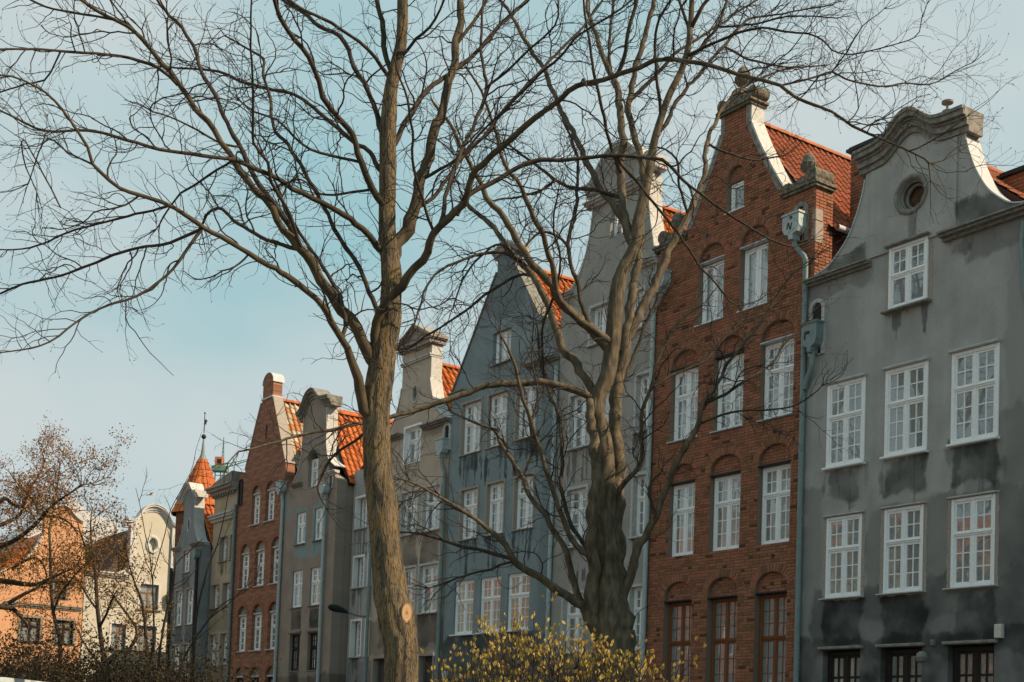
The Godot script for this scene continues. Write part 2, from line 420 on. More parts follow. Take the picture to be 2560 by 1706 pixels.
	[-1.62,5.04,-14.50,0.0659,-1.71,5.19,-14.41,0.0611,-1.79,5.46,-14.24,0.0561,-1.85,5.59,-14.15,0.0472,-1.96,5.84,-13.96,0.0381,-2.15,6.10,-13.71,0.0332,-2.34,6.24,-13.51,0.0307,-2.53,6.30,-13.35,0.0283,-2.57,6.33,-13.31,0.0282,-2.82,6.40,-13.11,0.0258,-3.06,6.50,-12.90,0.0242,-3.21,6.54,-12.78,0.0232,-3.45,6.65,-12.61,0.0210,-3.68,6.69,-12.48,0.0189,-3.92,6.73,-12.36,0.0172,-4.15,6.90,-12.24,0.0156,-4.18,7.04,-12.18,0.0148,-4.26,7.17,-12.13,0.0140,-4.45,7.38,-12.02,0.0120,-4.60,7.48,-11.94,0.0109,-4.71,7.51,-11.88,0.0094,-4.88,7.51,-11.79,0.0079],
	[-1.94,5.79,-13.99,0.0254,-1.95,6.10,-14.08,0.0235,-2.08,6.45,-14.21,0.0215,-2.30,6.81,-14.37,0.0200,-2.51,7.10,-14.50,0.0185,-2.73,7.44,-14.60,0.0168,-2.82,7.65,-14.64,0.0155,-2.90,7.82,-14.66,0.0133,-3.00,8.06,-14.68,0.0116,-3.14,8.34,-14.71,0.0089],
	[-3.22,6.52,-12.78,0.0163,-3.55,6.42,-12.88,0.0156,-4.01,6.38,-13.07,0.0150,-4.47,6.30,-13.28,0.0141,-4.80,6.22,-13.43,0.0130,-5.24,6.15,-13.54,0.0123,-5.48,6.05,-13.56,0.0107],
	[-3.23,6.50,-12.79,0.0163,-3.39,6.17,-12.68,0.0154,-3.56,5.90,-12.58,0.0137,-3.75,5.74,-12.51,0.0125,-4.04,5.57,-12.39,0.0113,-4.22,5.38,-12.24,0.0100,-4.38,5.12,-12.05,0.0088,-4.56,4.99,-11.86,0.0072,-4.71,4.92,-11.74,0.0057],
	[-2.42,6.77,-13.96,0.0233,-2.77,6.91,-14.13,0.0214,-3.15,7.16,-14.36,0.0200,-3.38,7.38,-14.54,0.0194,-3.51,7.48,-14.63,0.0186,-3.66,7.42,-14.73,0.0161,-3.72,7.33,-14.79,0.0134],
	[-3.46,6.67,-12.60,0.0122,-3.98,6.67,-12.89,0.0117,-4.43,6.67,-13.18,0.0112,-4.82,6.64,-13.42,0.0102,-5.22,6.57,-13.62,0.0091,-5.58,6.58,-13.73,0.0071],
	[-3.74,8.35,-13.56,0.0181,-3.94,8.46,-13.43,0.0171,-4.19,8.49,-13.31,0.0161,-4.51,8.44,-13.14,0.0143,-4.87,8.31,-12.83,0.0124,-5.19,8.12,-12.50,0.0098],
	[-4.17,8.84,-13.46,0.0147,-4.27,8.97,-13.50,0.0139,-4.83,9.13,-13.64,0.0124,-5.21,9.20,-13.65,0.0112,-5.42,9.30,-13.68,0.0100],
	[-1.60,8.13,-14.50,0.0352,-1.54,8.26,-14.56,0.0331,-1.46,8.56,-14.69,0.0312,-1.37,8.77,-14.79,0.0314,-1.24,9.05,-14.94,0.0294,-1.09,9.26,-15.08,0.0283,-0.89,9.53,-15.27,0.0278,-0.67,9.84,-15.46,0.0262,-0.48,10.20,-15.62,0.0246,-0.25,10.50,-15.74,0.0229,-0.08,10.72,-15.80,0.0211],
	[-1.52,9.21,-14.50,0.0202,-1.44,9.28,-14.44,0.0184,-1.32,9.37,-14.37,0.0174,-1.17,9.48,-14.31,0.0156,-1.01,9.70,-14.11,0.0128],
	[-0.92,9.86,-15.33,0.0214,-0.85,9.99,-15.36,0.0200,-0.69,10.31,-15.49,0.0188,-0.59,10.54,-15.53,0.0169],
	[-3.05,7.41,-13.22,0.0140,-3.33,7.31,-13.38,0.0130,-3.65,7.19,-13.54,0.0115,-3.71,7.12,-13.57,0.0099,-3.88,6.89,-13.65,0.0083],
	[-3.22,8.05,-14.32,0.0130,-3.38,8.03,-14.21,0.0121,-3.61,8.09,-14.07,0.0107,-3.83,8.14,-13.91,0.0093,-4.03,8.11,-13.68,0.0075],
	[-4.15,6.90,-12.24,0.0096,-4.44,7.08,-12.39,0.0086,-4.69,7.26,-12.54,0.0076,-4.87,7.14,-12.74,0.0066,-5.01,6.97,-12.92,0.0055],
	[-4.76,8.35,-12.93,0.0102,-4.96,8.11,-13.07,0.0087,-5.20,8.11,-13.17,0.0080,-5.52,8.11,-13.36,0.0069],
	[-4.81,6.89,-13.31,0.0081,-5.29,7.65,-13.45,0.0077,-5.31,7.42,-13.60,0.0070,-5.23,7.22,-13.74,0.0058],
	[3.57,6.89,-11.55,0.0070,3.73,6.97,-11.65,0.0056,3.91,7.10,-11.75,0.0039],
	[3.39,7.01,-11.59,0.0070,3.55,7.04,-11.42,0.0055,3.77,7.14,-11.15,0.0034],
	[2.87,7.31,-11.68,0.0071,2.99,7.48,-11.77,0.0057,2.99,7.76,-11.91,0.0047,2.99,7.84,-11.95,0.0036],
	[3.04,7.21,-11.65,0.0064,3.13,7.35,-11.72,0.0053,3.34,7.44,-11.81,0.0047,3.57,7.67,-11.98,0.0036],
	[2.28,7.70,-11.83,0.0108,2.57,7.84,-11.95,0.0101,2.80,7.96,-12.04,0.0095,2.95,7.93,-12.12,0.0088,3.30,7.96,-12.30,0.0082,3.60,8.09,-12.47,0.0076,3.89,8.16,-12.62,0.0069,4.19,8.38,-12.74,0.0054,4.35,8.48,-12.78,0.0039],
	[2.80,7.96,-12.04,0.0073,2.89,8.07,-11.90,0.0065,2.99,8.23,-11.72,0.0053,3.12,8.26,-11.48,0.0035],
	[2.67,7.89,-11.99,0.0073,2.56,7.78,-12.13,0.0059,2.53,7.76,-12.18,0.0044],
]
const TREE_B := [
	[1.64,1.93,-20.00,0.3394,1.59,2.54,-20.00,0.3273,1.55,2.91,-20.00,0.2848,1.45,3.78,-20.00,0.2182,1.37,4.61,-20.00,0.1636,1.34,5.44,-20.00,0.1515,1.28,6.13,-20.00,0.1394,1.15,6.66,-20.00,0.1273,1.19,6.90,-20.00,0.1212,1.31,7.23,-20.00,0.1182,1.37,7.82,-20.00,0.1212,1.41,8.49,-20.00,0.1152,1.48,8.84,-20.00,0.0970,1.65,9.23,-20.00,0.0879,1.70,9.66,-20.00,0.0788,1.79,10.08,-20.00,0.0727,1.86,10.52,-20.00,0.0667,1.91,10.89,-20.00,0.0606,1.99,11.23,-20.00,0.0545,2.12,11.65,-20.00,0.0515,2.30,12.06,-20.00,0.0485,2.39,12.40,-20.00,0.0455,2.42,12.77,-20.00,0.0424,2.43,13.19,-20.00,0.0394,2.43,14.16,-20.00,0.0212],
	[1.65,9.25,-20.00,0.0727,1.56,9.49,-20.08,0.0730,1.52,9.70,-20.14,0.0732,1.45,10.08,-20.23,0.0674,1.44,10.56,-20.34,0.0647,1.44,10.66,-20.36,0.0617,1.46,11.27,-20.50,0.0590,1.39,11.90,-20.70,0.0564,1.30,12.37,-20.87,0.0538,1.24,12.48,-20.92,0.0444,1.11,12.87,-21.10,0.0384,0.98,13.40,-21.32,0.0355,0.88,13.80,-21.48,0.0325,0.86,14.07,-21.57,0.0294],
	[1.31,12.34,-20.86,0.0379,1.42,12.54,-20.77,0.0346,1.50,12.94,-20.58,0.0312,1.62,13.48,-20.50,0.0280],
	[1.26,12.45,-20.91,0.0285,1.24,12.73,-21.01,0.0267,1.24,13.15,-21.18,0.0257,1.33,14.10,-21.61,0.0223],
	[1.60,2.84,-20.00,0.2061,1.62,3.39,-20.05,0.1701,1.58,4.07,-20.10,0.1401,1.52,5.20,-20.18,0.1223,1.48,6.35,-20.32,0.1047,1.47,6.87,-20.41,0.0989,1.58,7.72,-20.58,0.0873,1.69,8.57,-20.80,0.0756,1.81,9.45,-21.03,0.0669,1.85,10.14,-21.21,0.0643,1.89,10.92,-21.40,0.0616,1.85,11.32,-21.49,0.0586,1.73,11.67,-21.57,0.0556,1.64,12.08,-21.64,0.0525,1.63,12.47,-21.70,0.0493,1.77,13.14,-21.76,0.0462,1.87,13.56,-21.78,0.0429,1.98,14.07,-21.77,0.0396,2.00,14.23,-21.76,0.0363],
	[1.46,2.91,-20.00,0.1455,1.25,3.37,-19.96,0.1210,1.17,4.03,-19.84,0.1022,1.13,4.82,-19.66,0.0893,1.14,5.35,-19.58,0.0771,1.12,5.90,-19.59,0.0712,1.05,6.57,-19.68,0.0656,1.03,6.74,-19.71,0.0538],
	[1.25,3.46,-19.94,0.0755,0.99,3.64,-19.85,0.0692,0.60,3.88,-19.70,0.0627,0.27,4.04,-19.55,0.0563,-0.01,4.22,-19.39,0.0499,-0.23,4.49,-19.21,0.0407,-0.44,4.64,-19.07,0.0318,-0.78,4.84,-18.89,0.0258,-1.04,4.97,-18.80,0.0205,-1.33,5.12,-18.73,0.0170,-1.70,5.24,-18.70,0.0113],
	[-0.04,4.25,-19.37,0.0323,-0.47,4.36,-19.54,0.0296,-0.79,4.42,-19.64,0.0250,-1.12,4.53,-19.71,0.0215,-1.49,4.62,-19.79,0.0180,-1.77,4.65,-19.89,0.0157,-2.03,4.70,-20.03,0.0121],
	[0.01,4.21,-19.40,0.0212,-0.24,4.12,-19.28,0.0187,-0.35,4.04,-19.22,0.0175,-0.55,4.00,-19.15,0.0151,-0.80,3.90,-19.04,0.0133,-1.01,3.79,-18.89,0.0115,-1.23,3.69,-18.70,0.0085],
	[-0.77,4.83,-18.90,0.0206,-1.01,4.95,-19.04,0.0185,-1.21,5.14,-19.15,0.0174,-1.41,5.23,-19.22,0.0151,-1.61,5.35,-19.29,0.0129,-1.70,5.61,-19.42,0.0100],
	[1.30,3.14,-19.98,0.0636,1.04,3.67,-20.17,0.0581,0.87,4.22,-20.36,0.0524,0.77,4.60,-20.47,0.0465,0.51,4.97,-20.56,0.0436,0.18,5.42,-20.63,0.0388,0.06,5.71,-20.67,0.0376,-0.12,6.00,-20.70,0.0345,-0.31,6.29,-20.75,0.0314,-0.34,6.47,-20.78,0.0283,-0.49,6.52,-20.82,0.0227,-0.78,6.63,-20.91,0.0190,-1.17,6.84,-21.07,0.0140],
	[1.15,4.37,-19.76,0.0479,0.84,4.59,-19.67,0.0429,0.67,4.92,-19.59,0.0386,0.52,5.26,-19.49,0.0354,0.30,5.85,-19.26,0.0321,0.16,6.20,-19.06,0.0289,0.04,6.50,-18.88,0.0257,-0.10,6.90,-18.67,0.0226,-0.23,7.17,-18.57,0.0186,-0.34,7.36,-18.53,0.0140],
	[1.14,4.41,-19.75,0.0359,0.83,4.87,-20.02,0.0334,0.68,5.54,-20.38,0.0309,0.67,6.28,-20.81,0.0290,0.58,6.96,-21.21,0.0270,0.44,7.33,-21.42,0.0247,0.27,8.00,-21.72,0.0211,0.23,8.50,-21.86,0.0166],
	[1.16,6.76,-20.00,0.0636,1.08,6.83,-19.98,0.0605,0.76,6.97,-19.92,0.0543,0.31,7.05,-19.86,0.0512,-0.23,6.99,-19.81,0.0480,-0.71,6.83,-19.77,0.0449,-1.19,6.63,-19.72,0.0400,-1.55,6.49,-19.66,0.0357,-1.82,6.39,-19.60,0.0327,-2.16,6.27,-19.51,0.0296,-2.40,6.20,-19.43,0.0271,-2.71,6.07,-19.30,0.0246,-3.01,5.98,-19.17,0.0221,-3.30,5.86,-19.03,0.0196,-3.54,5.75,-18.91,0.0172,-3.87,5.59,-18.76,0.0142,-4.02,5.54,-18.70,0.0113,-4.15,5.37,-18.64,0.0085],
	[-2.19,6.26,-19.50,0.0236,-2.40,6.04,-19.61,0.0214,-2.73,5.83,-19.78,0.0198,-2.88,5.69,-19.86,0.0181,-3.01,5.45,-19.93,0.0157,-3.06,5.31,-19.95,0.0139,-3.01,5.12,-19.97,0.0121,-2.92,5.00,-19.99,0.0091],
	[1.16,6.82,-20.00,0.0727,1.08,6.94,-20.06,0.0699,0.84,7.45,-20.31,0.0646,0.59,7.80,-20.48,0.0621,0.49,8.21,-20.62,0.0581,0.34,8.59,-20.74,0.0547,0.10,9.04,-20.87,0.0506,-0.25,9.47,-21.04,0.0478,-0.65,10.07,-21.34,0.0388,-0.94,10.38,-21.55,0.0294,-1.16,10.66,-21.75,0.0224],
	[1.36,7.58,-20.00,0.0909,1.22,7.71,-19.93,0.0876,0.99,7.89,-19.81,0.0780,0.71,8.05,-19.67,0.0685,0.45,8.27,-19.51,0.0621,0.19,8.57,-19.32,0.0574,-0.06,8.85,-19.16,0.0523,-0.30,9.14,-19.04,0.0479,-0.63,9.50,-18.93,0.0402,-0.69,9.65,-18.90,0.0372,-0.85,9.93,-18.86,0.0332,-1.03,10.23,-18.82,0.0285,-1.20,10.50,-18.76,0.0244,-1.45,10.77,-18.65,0.0181],
	[1.36,7.69,-20.00,0.0606,1.21,7.74,-19.90,0.0573,0.96,7.88,-19.70,0.0549,0.67,8.01,-19.46,0.0513,0.47,8.18,-19.24,0.0466,0.37,8.47,-18.94,0.0413,0.22,8.80,-18.58,0.0377,0.05,9.05,-18.32,0.0344,-0.08,9.29,-18.10,0.0313,-0.26,9.42,-17.96,0.0283,-0.33,9.48,-17.90,0.0271,-0.43,9.70,-17.76,0.0242,-0.49,9.91,-17.65,0.0225,-0.60,10.12,-17.52,0.0202,-0.70,10.33,-17.39,0.0174,-0.90,10.53,-17.20,0.0130],
	[0.97,7.88,-19.71,0.0358,0.86,8.31,-19.86,0.0349,0.70,8.95,-20.09,0.0329,0.64,9.27,-20.19,0.0318,0.73,9.89,-20.33,0.0283,0.77,10.35,-20.40,0.0260,0.74,10.81,-20.46,0.0223,0.62,11.21,-20.55,0.0187,0.49,11.51,-20.65,0.0150],
	[0.65,9.22,-20.18,0.0245,0.54,9.36,-20.09,0.0231,0.25,9.42,-19.97,0.0206,0.04,9.22,-19.83,0.0180,-0.10,8.90,-19.64,0.0143],
	[1.52,9.65,-20.12,0.0549,1.41,9.81,-20.19,0.0520,1.14,10.33,-20.43,0.0495,0.87,10.92,-20.72,0.0471,0.76,11.33,-20.92,0.0444,0.54,11.77,-21.16,0.0423,0.43,12.08,-21.31,0.0400,0.23,12.69,-21.58,0.0373,-0.07,13.27,-21.80,0.0330,-0.31,13.73,-21.93,0.0299,-0.50,14.09,-22.01,0.0267,-0.65,14.28,-22.05,0.0241],
	[1.55,7.72,-20.58,0.0811,1.54,7.82,-20.61,0.0781,1.81,8.37,-20.77,0.0755,2.06,8.95,-20.91,0.0697,2.29,9.54,-21.07,0.0639,2.49,10.02,-21.22,0.0579,2.71,10.52,-21.39,0.0519,2.88,10.91,-21.54,0.0457,2.96,11.31,-21.70,0.0414,2.98,11.79,-21.88,0.0365,3.17,12.32,-22.10,0.0335,3.32,12.61,-22.22,0.0303,3.57,12.98,-22.38,0.0271,3.91,13.25,-22.52,0.0218,4.27,13.47,-22.63,0.0178,4.64,13.62,-22.71,0.0138],
	[1.62,3.64,-20.07,0.0730,1.71,4.05,-19.90,0.0663,1.87,4.58,-19.66,0.0596,2.01,4.83,-19.53,0.0550,2.10,5.07,-19.41,0.0506,2.18,5.39,-19.28,0.0467,2.31,5.74,-19.13,0.0441,2.45,6.00,-19.04,0.0415,2.58,6.25,-18.96,0.0379,2.61,6.45,-18.91,0.0355,2.63,6.55,-18.89,0.0332,2.77,6.73,-18.85,0.0297,2.88,6.93,-18.81,0.0268,2.94,7.10,-18.78,0.0250,3.09,7.28,-18.74,0.0227,3.26,7.52,-18.70,0.0198,3.41,7.70,-18.65,0.0181,3.59,8.04,-18.54,0.0157,3.83,8.36,-18.38,0.0123,4.01,8.48,-18.26,0.0083],
	[2.62,6.51,-18.90,0.0241,2.80,6.64,-18.99,0.0230,3.06,6.79,-19.14,0.0215,3.29,7.01,-19.29,0.0193,3.55,7.19,-19.42,0.0177,3.74,7.36,-19.50,0.0160,3.91,7.65,-19.58,0.0136,4.10,7.87,-19.64,0.0119,4.28,8.06,-19.72,0.0084],
	[2.58,6.24,-18.96,0.0195,2.78,6.31,-18.84,0.0177,3.00,6.37,-18.73,0.0159,3.19,6.40,-18.65,0.0141,3.41,6.39,-18.57,0.0129,3.82,6.41,-18.33,0.0111,4.01,6.50,-18.13,0.0093,4.13,6.60,-17.96,0.0065],
	[1.48,6.94,-20.42,0.0371,1.55,7.21,-20.55,0.0343,1.72,7.61,-20.78,0.0315,1.86,8.01,-21.00,0.0286,2.02,8.52,-21.19,0.0257,2.20,8.97,-21.33,0.0194],
	[1.53,5.01,-20.17,0.0458,1.56,5.44,-19.96,0.0393,1.76,5.66,-19.79,0.0360,1.83,5.94,-19.61,0.0339,1.81,6.21,-19.43,0.0312,1.78,6.49,-19.26,0.0292,1.90,6.80,-19.08,0.0260,1.94,7.13,-18.95,0.0230,2.09,7.44,-18.86,0.0194,2.21,7.66,-18.80,0.0160,2.47,7.89,-18.72,0.0113],
	[1.91,6.80,-19.08,0.0231,2.15,6.99,-19.19,0.0221,2.62,7.26,-19.38,0.0206,2.84,7.48,-19.45,0.0189,2.96,7.65,-19.47,0.0177,3.31,8.02,-19.59,0.0142],
	[2.06,4.95,-19.47,0.0266,1.98,5.31,-19.68,0.0250,2.02,5.54,-19.77,0.0216,2.14,5.68,-19.86,0.0181],
	[2.02,11.28,-20.00,0.0273,1.94,11.61,-19.85,0.0253,1.87,12.07,-19.73,0.0227,1.85,12.52,-19.58,0.0202,2.04,12.81,-19.32,0.0164],
	[1.64,12.36,-21.68,0.0361,1.68,12.44,-21.71,0.0342,2.06,12.93,-21.93,0.0319,2.30,13.27,-22.06,0.0294,2.54,13.59,-22.22,0.0269,3.21,14.26,-22.65,0.0233,3.61,14.69,-22.92,0.0208,4.02,15.06,-23.12,0.0175],
	[1.96,11.07,-20.00,0.0364,2.08,11.20,-20.08,0.0335,2.28,11.71,-20.31,0.0308,2.69,12.41,-20.69,0.0270,3.10,13.03,-21.04,0.0236,3.36,13.45,-21.26,0.0213,3.58,13.72,-21.40,0.0188,4.05,13.91,-21.58,0.0157,4.64,14.12,-21.75,0.0132,5.05,14.26,-21.85,0.0093],
	[2.36,12.29,-20.00,0.0267,2.65,12.35,-19.83,0.0240,3.04,12.44,-19.59,0.0208,3.43,12.44,-19.38,0.0176,3.72,12.32,-19.25,0.0158,4.09,12.22,-19.11,0.0139,4.27,12.11,-19.05,0.0127,4.40,11.94,-18.99,0.0115,4.60,11.84,-18.92,0.0103,4.92,11.84,-18.81,0.0091,5.46,11.88,-18.50,0.0078,5.52,12.07,-18.30,0.0067,5.54,12.19,-18.14,0.0049],
	[2.34,12.20,-20.00,0.0267,2.57,12.45,-20.11,0.0244,2.87,12.92,-20.25,0.0215,3.04,13.44,-20.34,0.0185],
	[2.42,12.74,-20.00,0.0333,2.52,12.93,-19.90,0.0302,2.67,13.14,-19.85,0.0265],
	[2.40,12.68,-20.00,0.0273,2.38,12.82,-20.05,0.0255,2.23,13.35,-20.24,0.0209],
	[2.98,11.79,-21.88,0.0225,3.30,11.72,-22.04,0.0200,3.84,11.74,-22.35,0.0169,4.44,11.94,-22.59,0.0137],
	[3.10,13.03,-21.04,0.0191,3.60,12.93,-21.24,0.0167,4.17,12.95,-21.45,0.0143,4.93,13.19,-21.85,0.0106],
	[3.21,14.26,-22.65,0.0192,3.78,14.19,-22.41,0.0163,4.47,14.15,-22.03,0.0133,5.18,14.04,-21.84,0.0099],
	[2.63,10.33,-21.33,0.0233,2.46,10.68,-21.13,0.0205,2.36,11.03,-20.89,0.0177,2.12,11.19,-20.82,0.0139],
	[0.02,9.15,-20.92,0.0292,-0.02,9.23,-20.88,0.0278,-0.47,9.30,-20.66,0.0250,-0.90,9.14,-20.43,0.0223,-1.35,8.81,-20.17,0.0196,-1.54,8.50,-20.04,0.0182,-1.60,8.26,-19.98,0.0163,-1.69,7.87,-19.90,0.0139,-1.88,7.59,-19.82,0.0102],
	[0.13,8.98,-20.86,0.0265,-0.05,9.08,-20.95,0.0254,-0.53,8.89,-21.18,0.0231,-0.98,8.58,-21.36,0.0207,-1.56,8.26,-21.63,0.0183,-2.08,8.02,-22.00,0.0153],
	[-0.18,9.38,-21.01,0.0204,-0.44,9.56,-20.95,0.0190,-0.80,9.25,-20.81,0.0170,-1.04,8.78,-20.69,0.0144,-1.14,8.40,-20.69,0.0107],
	[1.45,10.10,-20.24,0.0337,1.39,10.13,-20.26,0.0319,1.06,10.28,-20.38,0.0309,0.69,10.36,-20.54,0.0286,0.44,10.52,-20.65,0.0263,0.09,10.82,-20.76,0.0226,-0.38,11.17,-20.81,0.0164],
	[0.44,10.52,-20.65,0.0213,0.02,10.17,-20.41,0.0186,-0.52,10.00,-20.26,0.0141],
	[1.45,10.49,-20.32,0.0296,1.30,10.74,-20.16,0.0275,1.12,11.17,-19.85,0.0253,0.97,11.56,-19.60,0.0226,0.87,11.93,-19.45,0.0206,0.78,12.34,-19.34,0.0176,0.71,12.70,-19.22,0.0146],
	[0.06,5.71,-20.67,0.0200,0.20,6.15,-20.79,0.0176,0.11,6.79,-21.05,0.0153,-0.03,7.35,-21.18,0.0128],
	[0.16,6.20,-19.06,0.0162,0.24,6.73,-19.29,0.0146,0.13,7.32,-19.48,0.0130,0.15,7.97,-19.81,0.0108],
	[0.45,8.27,-19.51,0.0213,0.32,8.01,-19.71,0.0191,0.28,7.64,-19.91,0.0169,0.33,7.28,-20.20,0.0135],
	[0.46,8.19,-19.23,0.0198,0.49,8.61,-18.96,0.0172,0.37,9.00,-18.61,0.0147,0.41,9.32,-18.24,0.0111],
]
const BROWN_TREE := [
	[-12.87,0.61,-30.00,0.1916,-12.98,2.42,-30.00,0.1804,-12.96,3.70,-30.00,0.1578,-12.75,4.72,-30.00,0.1353,-12.33,5.37,-30.00,0.1071],
	[-12.33,5.37,-30.00,0.0845,-11.64,5.48,-29.62,0.0612,-11.18,5.57,-29.25,0.0495,-10.65,5.84,-28.88,0.0434,-10.32,6.01,-28.50,0.0375,-9.97,6.21,-28.12,0.0317,-9.68,6.28,-27.75,0.0261,-9.32,6.38,-27.38,0.0154,-9.00,6.45,-27.00,0.0101],
	[-12.33,5.37,-30.00,0.0620,-12.09,6.66,-30.60,0.0460,-12.03,6.69,-31.20,0.0381,-12.03,6.68,-31.80,0.0299,-12.06,6.70,-32.40,0.0243,-12.12,6.61,-33.00,0.0124],
	[-12.17,5.84,-30.00,0.0564,-11.68,6.19,-30.33,0.0456,-11.62,6.40,-30.67,0.0346,-11.62,6.92,-31.00,0.0291,-11.49,7.44,-31.33,0.0235,-11.50,7.81,-31.67,0.0178,-11.71,8.19,-32.00,0.0090],
	[-10.97,6.31,-30.00,0.0338,-11.14,6.59,-30.25,0.0284,-11.45,6.86,-30.50,0.0229,-11.79,7.14,-30.75,0.0173,-12.09,7.45,-31.00,0.0116],
	[-12.75,4.72,-30.00,0.0845,-11.61,4.69,-29.67,0.0669,-10.92,4.60,-29.33,0.0551,-10.52,4.58,-29.00,0.0490,-10.14,4.67,-28.67,0.0377,-9.74,4.79,-28.33,0.0213,-9.38,4.85,-28.00,0.0105],
	[-12.81,4.25,-30.00,0.0789,-11.87,4.17,-30.40,0.0685,-11.73,4.16,-30.80,0.0579,-11.65,3.98,-31.20,0.0410,-11.65,3.81,-31.60,0.0297,-11.73,3.64,-32.00,0.0180],
	[-11.53,4.22,-30.00,0.0507,-11.16,4.46,-30.00,0.0395,-10.83,4.61,-30.00,0.0282,-10.68,4.63,-30.00,0.0225],
	[-11.48,5.02,-30.00,0.0395,-11.11,5.18,-29.75,0.0335,-10.78,5.22,-29.50,0.0277,-10.51,5.04,-29.25,0.0220,-10.33,4.75,-29.00,0.0163],
	[-10.63,6.51,-30.00,0.0282,-10.68,7.03,-30.33,0.0228,-10.78,7.40,-30.67,0.0173,-10.89,7.69,-31.00,0.0087],
	[-10.22,6.83,-30.00,0.0225,-9.93,6.93,-29.67,0.0167,-9.62,6.91,-29.33,0.0110,-9.24,6.94,-29.00,0.0065],
	[-10.86,6.24,-30.00,0.0338,-10.29,6.13,-29.33,0.0276,-9.78,5.91,-28.67,0.0215,-9.37,5.59,-28.00,0.0158],
	[-10.89,4.68,-30.00,0.0338,-10.76,4.82,-30.67,0.0288,-10.69,5.02,-31.33,0.0235,-10.50,4.95,-32.00,0.0180],
]
const BROWN_TREE_SMALL := [
	[-8.25,2.20,-27.00,0.0558,-8.35,2.79,-27.00,0.0507,-8.44,3.30,-27.00,0.0457,-8.54,3.89,-27.00,0.0406,-8.60,4.41,-27.00,0.0355,-8.64,4.78,-27.00,0.0304,-8.71,5.09,-27.00,0.0254,-8.76,5.38,-27.00,0.0203,-8.78,5.72,-27.00,0.0152,-8.77,5.95,-27.00,0.0076],
	[-8.48,3.55,-27.00,0.0304,-8.26,3.77,-26.67,0.0251,-8.07,4.01,-26.33,0.0198,-7.87,4.19,-26.00,0.0147],
	[-8.61,4.58,-27.00,0.0254,-8.58,4.93,-27.33,0.0205,-8.54,5.19,-27.67,0.0156,-8.53,5.50,-28.00,0.0105],
	[-8.65,4.88,-27.00,0.0254,-8.69,5.04,-26.67,0.0200,-8.73,5.30,-26.33,0.0148,-8.71,5.53,-26.00,0.0098],
	[-9.25,2.16,-27.00,0.0507,-9.32,3.19,-27.14,0.0408,-9.54,3.80,-27.29,0.0359,-9.68,4.41,-27.43,0.0309,-9.78,5.13,-27.57,0.0259,-9.88,5.62,-27.71,0.0208,-9.90,5.81,-27.86,0.0157,-9.92,6.15,-28.00,0.0079],
	[-9.44,3.86,-27.00,0.0254,-9.18,4.21,-26.67,0.0200,-8.88,4.44,-26.33,0.0148,-8.61,4.62,-26.00,0.0098],
	[-8.54,3.89,-27.00,0.0254,-8.85,4.16,-27.33,0.0205,-9.11,4.43,-27.67,0.0156,-9.37,4.67,-28.00,0.0105],
	[-7.99,2.23,-27.00,0.0507,-8.03,2.84,-27.20,0.0409,-7.82,3.47,-27.40,0.0309,-8.11,3.87,-27.60,0.0259,-8.42,4.20,-27.80,0.0209,-8.63,4.42,-28.00,0.0158],
	[-7.47,2.86,-27.00,0.0355,-7.53,3.73,-26.86,0.0303,-7.61,4.20,-26.71,0.0251,-7.68,4.41,-26.57,0.0200,-7.74,4.68,-26.43,0.0149,-7.73,4.74,-26.29,0.0128,-7.75,4.96,-26.14,0.0108,-7.76,5.23,-26.00,0.0073],
]
